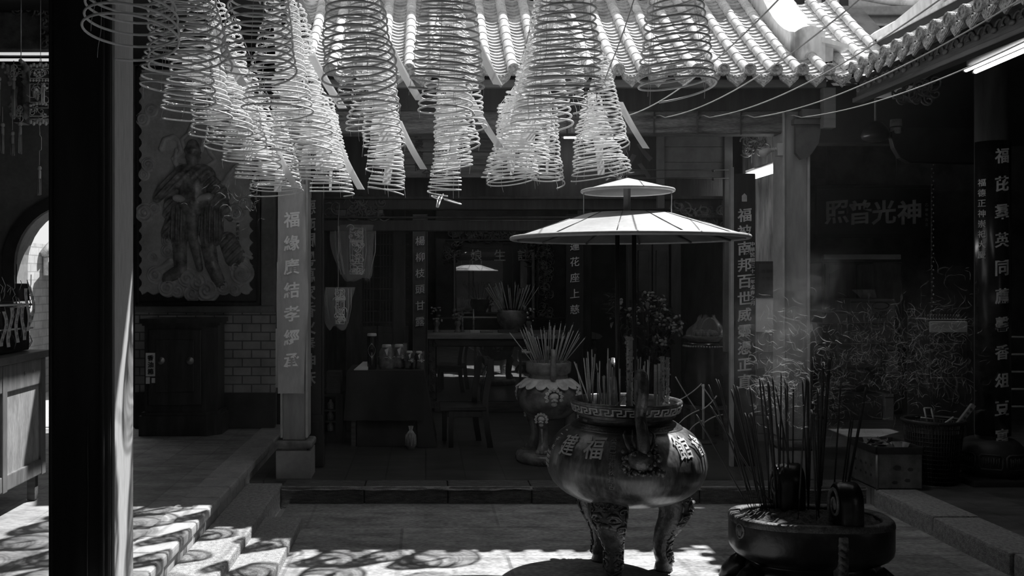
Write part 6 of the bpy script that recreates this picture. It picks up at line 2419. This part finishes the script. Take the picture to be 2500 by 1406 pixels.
# ------------------------------------------------------------------ tin box and wire basket on the right platform
YB = 6.62
x0, x1 = ax(2140, YB), ax(2252, YB)
zb = .127
tx = thing('tin_box', 'open rusty tin box with punched holes and ash on the platform edge', 'tin box', ((x0 + x1) / 2, YB + .2, zb))
H_ = .25
m_tin = mat('rusty_tin', .20, .38, .35, 7, bump=.1, metal=.5, a2=.30)
mb = MB()
dpt = .42
mb.rbox(x0, x1, YB, YB + .008, zb, zb + H_, .003).rbox(x0, x1, YB + dpt - .008, YB + dpt, zb, zb + H_, .003).rbox(x0, x0 + .008, YB, YB + dpt, zb, zb + H_, .003).rbox(x1 - .008, x1, YB, YB + dpt, zb, zb + H_, .003).box(x0, x1, YB, YB + dpt, zb, zb + .01)
mb.tube([(x0 + .006, YB + .004, zb), (x0 + .006, YB + .004, zb + H_)], .012, 8)
obj('box', mb, m_tin, tx)
mb = MB()
mb.rbox(x0 - .008, x1 + .008, YB - .008, YB + .004, zb + H_, zb + H_ + .05, .004).rbox(x0 - .008, x1 + .008, YB + dpt - .004, YB + dpt + .008, zb + H_, zb + H_ + .05, .004).rbox(x0 - .008, x0 + .004, YB - .008, YB + dpt + .008, zb + H_, zb + H_ + .05, .004).rbox(x1 - .004, x1 + .008, YB - .008, YB + dpt + .008, zb + H_, zb + H_ + .05, .004)
obj('rim', mb, mat('dark_tin', .04, .4, .3), tx)
mb = MB()
for px, py, r in ((2190, 1142, .022), (2222, 1146, .016), (2184, 1178, .016), (2215, 1173, .016)):
    mb.prism([(ax(px, YB) + r * cos(a) * 1.25, az(py, YB) + r * .8 * sin(a + .3 * sin(3 * a))) for a in np.linspace(0, 2 * pi, 15)[:-1]], YB - .0025, YB)
for i in range(4):
    for j in range(2):
        mb.prism([(.010 * cos(a), .010 * sin(a)) for a in np.linspace(0, 2 * pi, 11)[:-1]], -.0025, 0, T(x0, YB + .08 + .08 * i, zb + .09 + .07 * j) @ RZ(-pi / 2))
obj('punched_hole', mb, m_darkwall, tx)
random.seed(14)
mb = MB().grid(14, 12, lambda u, v: (x0 + .01 + (x1 - x0 - .02) * u, YB + .01 + (dpt - .02) * v, zb + H_ + .012 + .02 * sin(9 * u + 3) * sin(8 * v) + .03 * (v - .4)))
tag(obj('ash', mb, mat('grey_ash', .36), tx), kind='stuff')
mb = MB()
for k in range(16):
    M = T(ru(x0 + .05, x1 - .05), YB + ru(.06, .36), zb + H_ + .045) @ RZ(ru(0, 6.28)) @ RX(ru(-1.1, 1.1))
    mb.box(-.05, .05, -.03, .03, -.0012, .0012, M)
tag(obj('burnt_paper', mb, mat('scorched_paper', .20, .8, .5, 12), tx), kind='stuff')
YK = 6.9
kx, kr = ax(2278, YK), .20
wb = thing('wire_basket', 'tall dark wire waste basket between tin box and round pillar', 'basket', (kx, YK, .117))
mb = MB()
nz_, na = 14, 60
for j in range(nz_ + 1):
    z = .12 + .44 * j / nz_
    r = .155 + .042 * j / nz_
    mb.tube([(kx + r * cos(a), YK + r * sin(a), z) for a in np.linspace(0, 2 * pi, 33)[:-1]], .0045, 4, closed=True)
for i in range(na):
    a = 2 * pi * i / na
    mb.tube([(kx + .155 * cos(a), YK + .155 * sin(a), .12), (kx + .197 * cos(a), YK + .197 * sin(a), .56)], .0045, 4)
obj('wire_mesh', mb, mat('black_wire', .03, .35, .3), wb)
mb = MB().tube([(kx + .205 * cos(a), YK + .205 * sin(a), .575) for a in np.linspace(0, 2 * pi, 41)[:-1]], .014, 8, closed=True)
for a in (-2.2, -.9):
    mb.add([(kx + .20 * cos(a + q) * k, YK + .20 * sin(a + q) * k, z) for k, z in ((.79, .12), (1.0, .57)) for q in (-.14, .14)], [(0, 1, 3, 2)])
obj('rim', mb, mat('black_wire', .03), wb)
mb = MB().lathe([(0, .14), (.15, .14), (.187, .50), (0, .50)], 32, (kx, YK, 0))
obj('liner', mb, mat('bag_black', .015, .5, .3), wb)
o = thing('picture_frame', 'small empty frame sticking up from the wire basket', 'frame', (ax(2266, YK), YK, .5))
mb = MB()
fr = [at(2256, 996, YK), at(2273, 996, YK), at(2283, 1040, YK), at(2266, 1044, YK)]
for k in range(4):
    mb.cyl(fr[k], fr[(k + 1) % 4], .006, 6)
mb.cyl(at(2248, 1019, YK), at(2278, 1023, YK), .006, 6)
obj('frame', mb, mat('pale_frame', .5, .4, .1), o)
mb = MB()
a, b = at(2336, 1040, YK - .03), at(2376, 988, YK - .03)
mb.tube([a, b], .022, 4, smooth=False)
o = obj('long_box', mb, mat('pale_long_box', .24, .5, .2))
tag(o, 'long pale stick box leaning out of the wire basket', 'box')
mb = MB()
for i, c_ in enumerate('香福神香'):
    p = a + (b - a) * (.2 + .2 * i)
    put_char(mb, c_, lambda u, w, e: (p.x + u, p.y - .017, p.z + w), .022, .002)
obj('print', mb, m_ink, o)
mb = MB().cyl(at(2298, 1040, YK), at(2328, 1018, YK), .008, 6)
tag(obj('stick', mb, mat('pale_frame', .5)), 'short pale stick leaning inside the wire basket', 'stick')

# ------------------------------------------------------------------ left: counter with wrapped gifts, palace lanterns
XC = -2.394
ct = thing('shop_counter', 'wooden counter with framed pale panel at the left edge', 'counter', (-2.8, 5.2, .24))
mb = MB().rbox(-3.3, XC - .012, 4.5, 5.90, .40, 1.12, .008)
obj('body', mb, mat('counter_wood', .14, .6, .35, 6, (3, 3, .5), .1), ct)
mb = MB().rbox(-3.35, XC + .035, 4.45, 5.93, 1.12, 1.165, .012, 3)
obj('top', mb, mat('counter_top', .10, .5, .3, 6), ct)
mb = MB()
mb.rbox(XC - .012, XC + .012, 4.5, 5.90, .40, .49, .006).rbox(XC - .012, XC + .012, 4.5, 5.90, .96, 1.12, .006)
for yy in (4.5, 5.30, 5.84):
    mb.rbox(XC - .012, XC + .016, yy, yy + .06, .395, 1.118, .004)
mb.cyl((XC + .013, 5.6, 1.05), (XC + .016, 5.6, 1.05), .009, 10).cyl((XC + .013, 5.72, 1.05), (XC + .016, 5.72, 1.05), .009, 10)
obj('rail', mb, mat('counter_rail', .15, .6, .3, 6, (3, 3, .5), .1), ct)
mb = MB().box(XC - .02, XC - .004, 4.55, 5.85, .48, .98)
obj('panel', mb, mat('counter_panel', .26, .75, .25, 3, (4, 4, .8), .1, fine=.2), ct)
for xx in (-3.25, XC - .07):
    for yy in (4.56, 5.82):
        obj('leg', MB().rbox(xx, xx + .05, yy, yy + .05, .24, .40, .004), m_midwood, ct)
gf = thing('wrapped_hamper', 'dark gift hamper in shiny film with paper slips hanging from it on the counter', 'hamper', (-2.7, 5.5, 1.165))
x1 = XC - .06
mb = MB().rbox(-3.0, x1, 5.0, 5.85, 1.168, 1.44, .02).rbox(-3.0, x1, 5.0, 5.85, 1.47, 1.58, .015)
obj('box', mb, mat('hamper_black', .02, .25, .3, 8), gf)
mb = MB().tube([(x1 + .01, 5.0, 1.31), (x1 + .012, 5.4, 1.312), (x1 + .01, 5.86, 1.305), (-2.9, 5.862, 1.305)], .006, 6)
mb.tube([(x1 + .01, 5.0, 1.455), (x1 + .012, 5.4, 1.455), (x1 + .01, 5.86, 1.45), (-2.9, 5.862, 1.45)], .007, 6)
obj('ribbon', mb, mat('silver_ribbon', .7), gf)
random.seed(23)
mb = MB()
for k in range(60):
    y, z = ru(5.0, 5.85), ru(1.19, 1.56)
    mb.tube([(x1 + .004, y, z), (x1 + .016, y + ru(-.02, .02), z + ru(.01, .04)), (x1 + .004, y + ru(-.03, .03), z + ru(.04, .09))], .0025, 4)
obj('film_crease', mb, mat('silver_crease', .45, .15, .3, spec=1.), gf)
for k, (y, z0, z1) in enumerate(((5.42, 1.22, 1.42), (5.50, 1.21, 1.44), (5.60, 1.23, 1.45), (5.68, 1.24, 1.45), (5.74, 1.29, 1.55), (5.80, 1.33, 1.56))):
    mb = MB().grid(2, 8, lambda u, v: (x1 + .028 + .012 * sin(5 * v + k), y + .042 * (u - .5) + .01 * sin(4 * v), z1 + (z0 - z1) * v), True)
    mb.grid(2, 8, lambda u, v: (x1 + .0265 + .012 * sin(5 * v + k), y - .042 * (u - .5) + .01 * sin(4 * v), z1 + (z0 - z1) * v), True)
    pp = obj('paper_slip', mb, m_paper, gf)
    mb = MB()
    for i in range(5):
        put_char(mb, '祈求平安順'[i], lambda u, w, e, i=i: (x1 + .031 + .012 * sin(5 * (.12 + .18 * i) + k), y + .01 * sin(4 * (.12 + .18 * i)) + u, z1 + (z0 - z1) * (.12 + .18 * i) + w), .026, .001, .0)
    obj('writing', mb, m_ink, pp)
mb = MB().sph((-2.72, 5.6, 1.625), (.17, .14, .07), 20, 10)
mb.v = [(x, y, max(1.582, z + .006 * sin(60 * x) * sin(50 * y))) for x, y, z in mb.v]
tag(obj('cloth_bundle', mb, mat('bundle_black', .015, .9, .3, 20)), 'dark rounded bundle lying on top of the wrapped hamper', 'bundle')


def tassel(o, x, y, z0, z1, knot=True):
    mb = MB().cyl((x, y, z0), (x, y, z0 - .10), .003, 5).sph((x, y, z0 - .12), .016, 10, 7)
    obj('tassel_cord', mb, mat('pale_gilt', .45, .4, .2, metal=.0), o)
    mb = MB()
    random.seed(int(abs(x * 1000)))
    mb.lathe([(.004, 0), (.012, -.01), (.012, -.05), (.011, -.06)], 12, (x, y, z0 - .13))
    for k in range(16):
        a, r = ru(0, 6.28), ru(.002, .011)
        mb.tube([(x + r * cos(a), y + r * sin(a), z0 - .18), (x + r * 1.2 * cos(a), y + r * 1.2 * sin(a), z1 + ru(0, .02))], .0032, 4)
    obj('tassel', mb, mat('tassel_grey', .42, .7, .2), o)


m_gl = mat('bright_gilt', .55)
Y = 6.2
ln = thing('palace_lantern', 'ornate palace lantern with gilt picture panels, right of the pair', 'lantern', (ax(97, Y), Y, az(160, Y)))
xl, xr = ax(72, Y), ax(122, Y)
mb = MB().rbox(xl, xr, Y, Y + .13, az(290, Y), az(165, Y), .006)
obj('body', mb, mat('lantern_body', .12, .4, .4, 25), ln)
mb = MB()
for a, b in ((168, 192), (205, 250), (264, 284)):
    mb.tube([(xl + .004, Y - .005, az(b, Y)), (xr - .004, Y - .005, az(b, Y)), (xr - .004, Y - .005, az(a, Y)), (xl + .004, Y - .005, az(a, Y))], .004, 5, closed=True)
    scrollwork(mb, xl + .015, xr - .015, az(b, Y), az(a, Y), Y - .004, 8, a, .003, .004)
mb.tube([(ax(97, Y) + .035 * cos(t), Y - .006, az(179, Y) + .026 * sin(t)) for t in np.linspace(0, 2 * pi, 25)[:-1]], .004, 5, closed=True)
for k in range(7):
    mb.sph((xl + .008 + k * .02, Y - .008, az(197, Y)), .009, 7, 5)
    mb.sph((xl + .008 + k * .02, Y, az(161 - 3 * (k % 2), Y)), (.012, .008, .014), 7, 5)
    mb.sph((xl + .008 + k * .02, Y, az(297 + 4 * (k % 2), Y)), (.012, .008, .016), 7, 5)
    mb.sph((xl + .008 + k * .02, Y - .004, az(258 - 5 * sin(k * .52), Y)), (.012, .006, .010), 7, 5)
for px in (103, 108):
    mb.cyl((ax(px, Y), Y - .006, az(253, Y)), (ax(px, Y), Y - .006, az(203, Y)), .006, 8)
obj('gilt_panel', mb, m_gl, ln)
mb = MB()
for i, px in enumerate((84, 88, 92)):
    mb.sph((ax(px, Y), Y - .004, az(228 + 4 * i, Y)), (.012, .006, .03), 8, 6)
    mb.sph((ax(px, Y), Y - .006, az(214 + 5 * i, Y)), .008, 8, 6)
obj('painted_figures', mb, mat('figure_grey', .6, .5, .4, 30), ln)
mb = MB().tube([(ax(90, Y), Y + .06, az(165, Y)), (ax(88, Y), Y + .06, az(150, Y)), (ax(90, Y), Y + .06, az(128, Y)), (ax(93, Y), Y + .06, az(150, Y)), (ax(92, Y), Y + .06, az(165, Y))], .003, 5)
mb.cyl((ax(90, Y), Y + .06, az(128, Y)), (ax(90, Y), Y + .06, 3.6), .002, 5)
obj('hook', mb, m_wire, ln)
mb = MB().tube([(ax(96, Y), Y, az(300, Y)), (ax(97, Y), Y, az(330, Y)), (ax(101, Y), Y, az(335, Y)), (ax(101, Y), Y, az(365, Y)), (ax(97, Y), Y, az(368, Y))], .0025, 5)
obj('wire_loop', mb, m_wire, ln)
tassel(ln, ax(96, Y), Y, az(366, Y), az(478, Y))
Y = 6.3
l2 = thing('palace_lantern', 'ornate palace lantern with dragon brackets and three tassels, left of the pair', 'lantern', (ax(45, Y), Y, az(160, Y)))
xl, xr = ax(34, Y), ax(58, Y)
mb = MB().rbox(xl, xr, Y - .02, Y + .10, az(300, Y), az(162, Y), .006)
obj('body', mb, mat('lantern_body', .12), l2)
mb = MB()
for s, pp in ((-1, ((34, 200), (27, 205), (27, 190), (18, 180), (22, 165), (12, 160), (10, 166))), (-1, ((36, 285), (30, 282), (34, 270), (28, 262), (32, 258))), (-1, ((36, 210), (33, 240), (36, 262))), (1, ((58, 205), (64, 200), (60, 180), (66, 165), (58, 155), (55, 152))), (1, ((58, 285), (66, 280), (66, 262), (72, 256)))):
    pts = [at(px, py, Y - .02) for px, py in pp]
    mb.tube(pts, [.024 - .002 * i for i in range(len(pts))], 8)
    for p in pts[1:]:
        mb.sph((p.x - .008, p.y - .01, p.z + .008), .014, 7, 5)
obj('dragon_bracket', mb, mat('bracket_grey', .45, .5, .4, 25), l2)
mb = MB()
scrollwork(mb, xl, xr, az(195, Y), az(165, Y), Y - .026, 9, 5, .004, .006)
scrollwork(mb, xl, xr, az(300, Y), az(262, Y), Y - .026, 9, 6, .004, .006)
obj('gilt_panel', mb, m_gl, l2)
mb = MB().cyl((ax(45, Y), Y + .04, az(162, Y)), (ax(45, Y), Y + .04, 3.6), .003, 5)
obj('hook', mb, m_wire, l2)
for px, a, b in ((12, 168, 290), (48, 168, 295), (48, 300, 386), (24, 280, 382), (66, 278, 382)):
    tassel(l2, ax(px, Y), Y - .09 - .02 * (a > 200), az(a - 12, Y), az(b, Y))
# ------------------------------------------------------------------ drifting incense smoke: a thin haze in the court and curled threads
m_haze = bpy.data.materials.new('haze')
m_haze.use_nodes = True
_n = m_haze.node_tree
_n.nodes.remove(_n.nodes['Principled BSDF'])
_v = _n.nodes.new('ShaderNodeVolumeScatter')
_v.inputs['Color'].default_value = (1, 1, 1, 1)
_v.inputs['Density'].default_value = .0028
_v.inputs['Anisotropy'].default_value = .2
_n.links.new(_v.outputs[0], _n.nodes['Material Output'].inputs['Volume'])
tag(obj('haze', MB().box(-1.15, 3.1, 4.7, 6.7, .26, 2.85), m_haze), 'thin haze of incense smoke hanging over the court', 'smoke', None, 'stuff')
WISP = (1.3, 3.0, 1.5, .6)
m_wisp = bpy.data.materials.new('smoke_wisp')
m_wisp.use_nodes = True
_n, _l = m_wisp.node_tree.nodes, m_wisp.node_tree.links
_n.remove(_n['Principled BSDF'])
_v = _n.new('ShaderNodeVolumeScatter')
_v.inputs['Color'].default_value = (1, 1, 1, 1)
_v.inputs['Anisotropy'].default_value = .3
_tc = _n.new('ShaderNodeTexCoord')
_w = _n.new('ShaderNodeTexNoise')                        # a slow swirl that bends the fine threads
_w.inputs['Scale'].default_value = 3.2
_w.inputs['Detail'].default_value = 2
_l.new(_tc.outputs['Object'], _w.inputs['Vector'])
_ma = _n.new('ShaderNodeVectorMath')
_ma.operation = 'MULTIPLY_ADD'
_ma.inputs[1].default_value = (.55, .55, .55)
_l.new(_w.outputs['Color'], _ma.inputs[0])
_l.new(_tc.outputs['Object'], _ma.inputs[2])
_r = _n.new('ShaderNodeTexNoise')
_r.noise_type = 'RIDGED_MULTIFRACTAL'
_r.normalize = False
_r.inputs['Scale'].default_value = 5.5
_r.inputs['Detail'].default_value = 3.5
_r.inputs['Roughness'].default_value = .62
_r.inputs['Lacunarity'].default_value = 2.3
_r.inputs['Offset'].default_value = 1.0
_r.inputs['Gain'].default_value = 2.0
_l.new(_ma.outputs[0], _r.inputs['Vector'])
_c = _n.new('ShaderNodeMapRange')
_c.inputs['From Min'].default_value = WISP[0]
_c.inputs['From Max'].default_value = WISP[1]
_c.inputs['To Min'].default_value = 0
_c.inputs['To Max'].default_value = 1
_l.new(_r.outputs[0], _c.inputs[0])
_g2 = _n.new('ShaderNodeTexGradient')
_g2.gradient_type = 'SPHERICAL'
_mp = _n.new('ShaderNodeMapping')
_mp.vector_type = 'TEXTURE'
_mp.inputs['Scale'].default_value = (.95, .55, .66)
_mp.inputs['Location'].default_value = (.02, 0, .55)
_l.new(_tc.outputs['Object'], _mp.inputs[0])
_l.new(_mp.outputs[0], _g2.inputs[0])
_m1 = _n.new('ShaderNodeMath')
_m1.operation = 'MULTIPLY'
_l.new(_c.outputs[0], _m1.inputs[0])
_l.new(_g2.outputs['Fac'], _m1.inputs[1])
_m2 = _n.new('ShaderNodeMath')
_m2.operation = 'MULTIPLY'
_m2.inputs[1].default_value = WISP[2]
_l.new(_m1.outputs[0], _m2.inputs[0])
_l.new(_m2.outputs[0], _v.inputs['Density'])
_l.new(_v.outputs[0], _n['Material Output'].inputs['Volume'])
m_wisp.cycles.volume_step_rate = WISP[3]
tag(obj('smoke', MB().box(1.72, 3.35, 5.15, 5.75, .62, 1.78), m_wisp), 'swirling incense smoke drifting right above the black stone pot', 'smoke', None, 'stuff')


def smoke_mat(name, alpha):
    return see_through(name, .92, alpha, .95, .0)


def streaks(name, label, n, seed_pt, q, L_, seed, m, wl=(.10, .45)):
    """threads carried along a swirling field, so that neighbours curl together"""
    g = random.Random(seed)
    W = []
    for _ in range(16):
        l = g.uniform(*wl)
        k = 2 * pi / l
        a = g.uniform(0, 6.28)
        W.append((k * cos(a), k * sin(a), g.uniform(2, 9), g.uniform(0, 6.28), l))

    def vel(p):
        vx, vz = .10, .16
        for kx, kz, ky, ph, l in W:
            c_ = cos(kx * p.x + kz * p.z + ky * p.y + ph) * l ** .35 * .75
            l_ = sqrt(kx * kx + kz * kz)
            vx += c_ * kz / l_
            vz -= c_ * kx / l_
        return Vector((vx, .25 * sin(7 * p.x + 5 * p.z), vz))
    mb = MB()
    for k in range(n):
        p = Vector(seed_pt(g))
        l = L_ * g.uniform(.3, 1.4)
        M_ = max(8, int(l / .007))
        pts = []
        for i in range(M_):
            pts.append(p.copy())
            v = vel(p)
            p = p + v.normalized() * (l / M_)
        r = q * g.uniform(.3, 1.3) * (1.5 if g.random() < .12 else 1)
        mb.tube(pts, [max(.00015, r * sin(pi * (i + .4) / M_) ** .8) for i in range(M_)], 3, False)
    return tag(obj(name, mb, m), label, 'smoke', None, 'stuff')


_g = random.Random(3)
CL = []
for _ in range(70):
    _t = _g.random()
    CL.append((1850 + 520 * _t + _g.gauss(0, 20), 930 - 170 * _t * _g.random() + _g.gauss(0, 55), _g.uniform(14, 46), _g.uniform(5.0, 6.1)))


def drift(g):
    while True:
        cx, cy, s, Y = g.choice(CL)
        px, py = g.gauss(cx, s * 1.2), g.gauss(cy, s)
        if 650 < py < 1070 and 1830 < px < 2410:
            return at(px, py, Y + g.uniform(-.1, .1))


streaks('smoke', 'bright fine threads of the smoke swirling right above the black stone pot', 1250, drift, .0014, .075, 5, smoke_mat('smoke_thread', .22), (.045, .26))
streaks('smoke', 'faint broad strands of the smoke swirling right above the black stone pot', 800, drift, .0036, .12, 8, smoke_mat('smoke_strand', .05), (.07, .35))
streaks('smoke', 'thin smoke rising between the coils and the canopy peak', 60, lambda g: at(1510 + g.gauss(0, 12), g.uniform(385, 440), 5.6), .0014, .06, 6, smoke_mat('smoke_thread', .22), (.04, .15))
streaks('smoke', 'faint smoke below the leftmost coils in front of the guardian relief', 50, lambda g: at(g.gauss(590, 45), g.gauss(500, 30), 6.3), .0013, .09, 7, smoke_mat('smoke_thread', .22), (.05, .2))
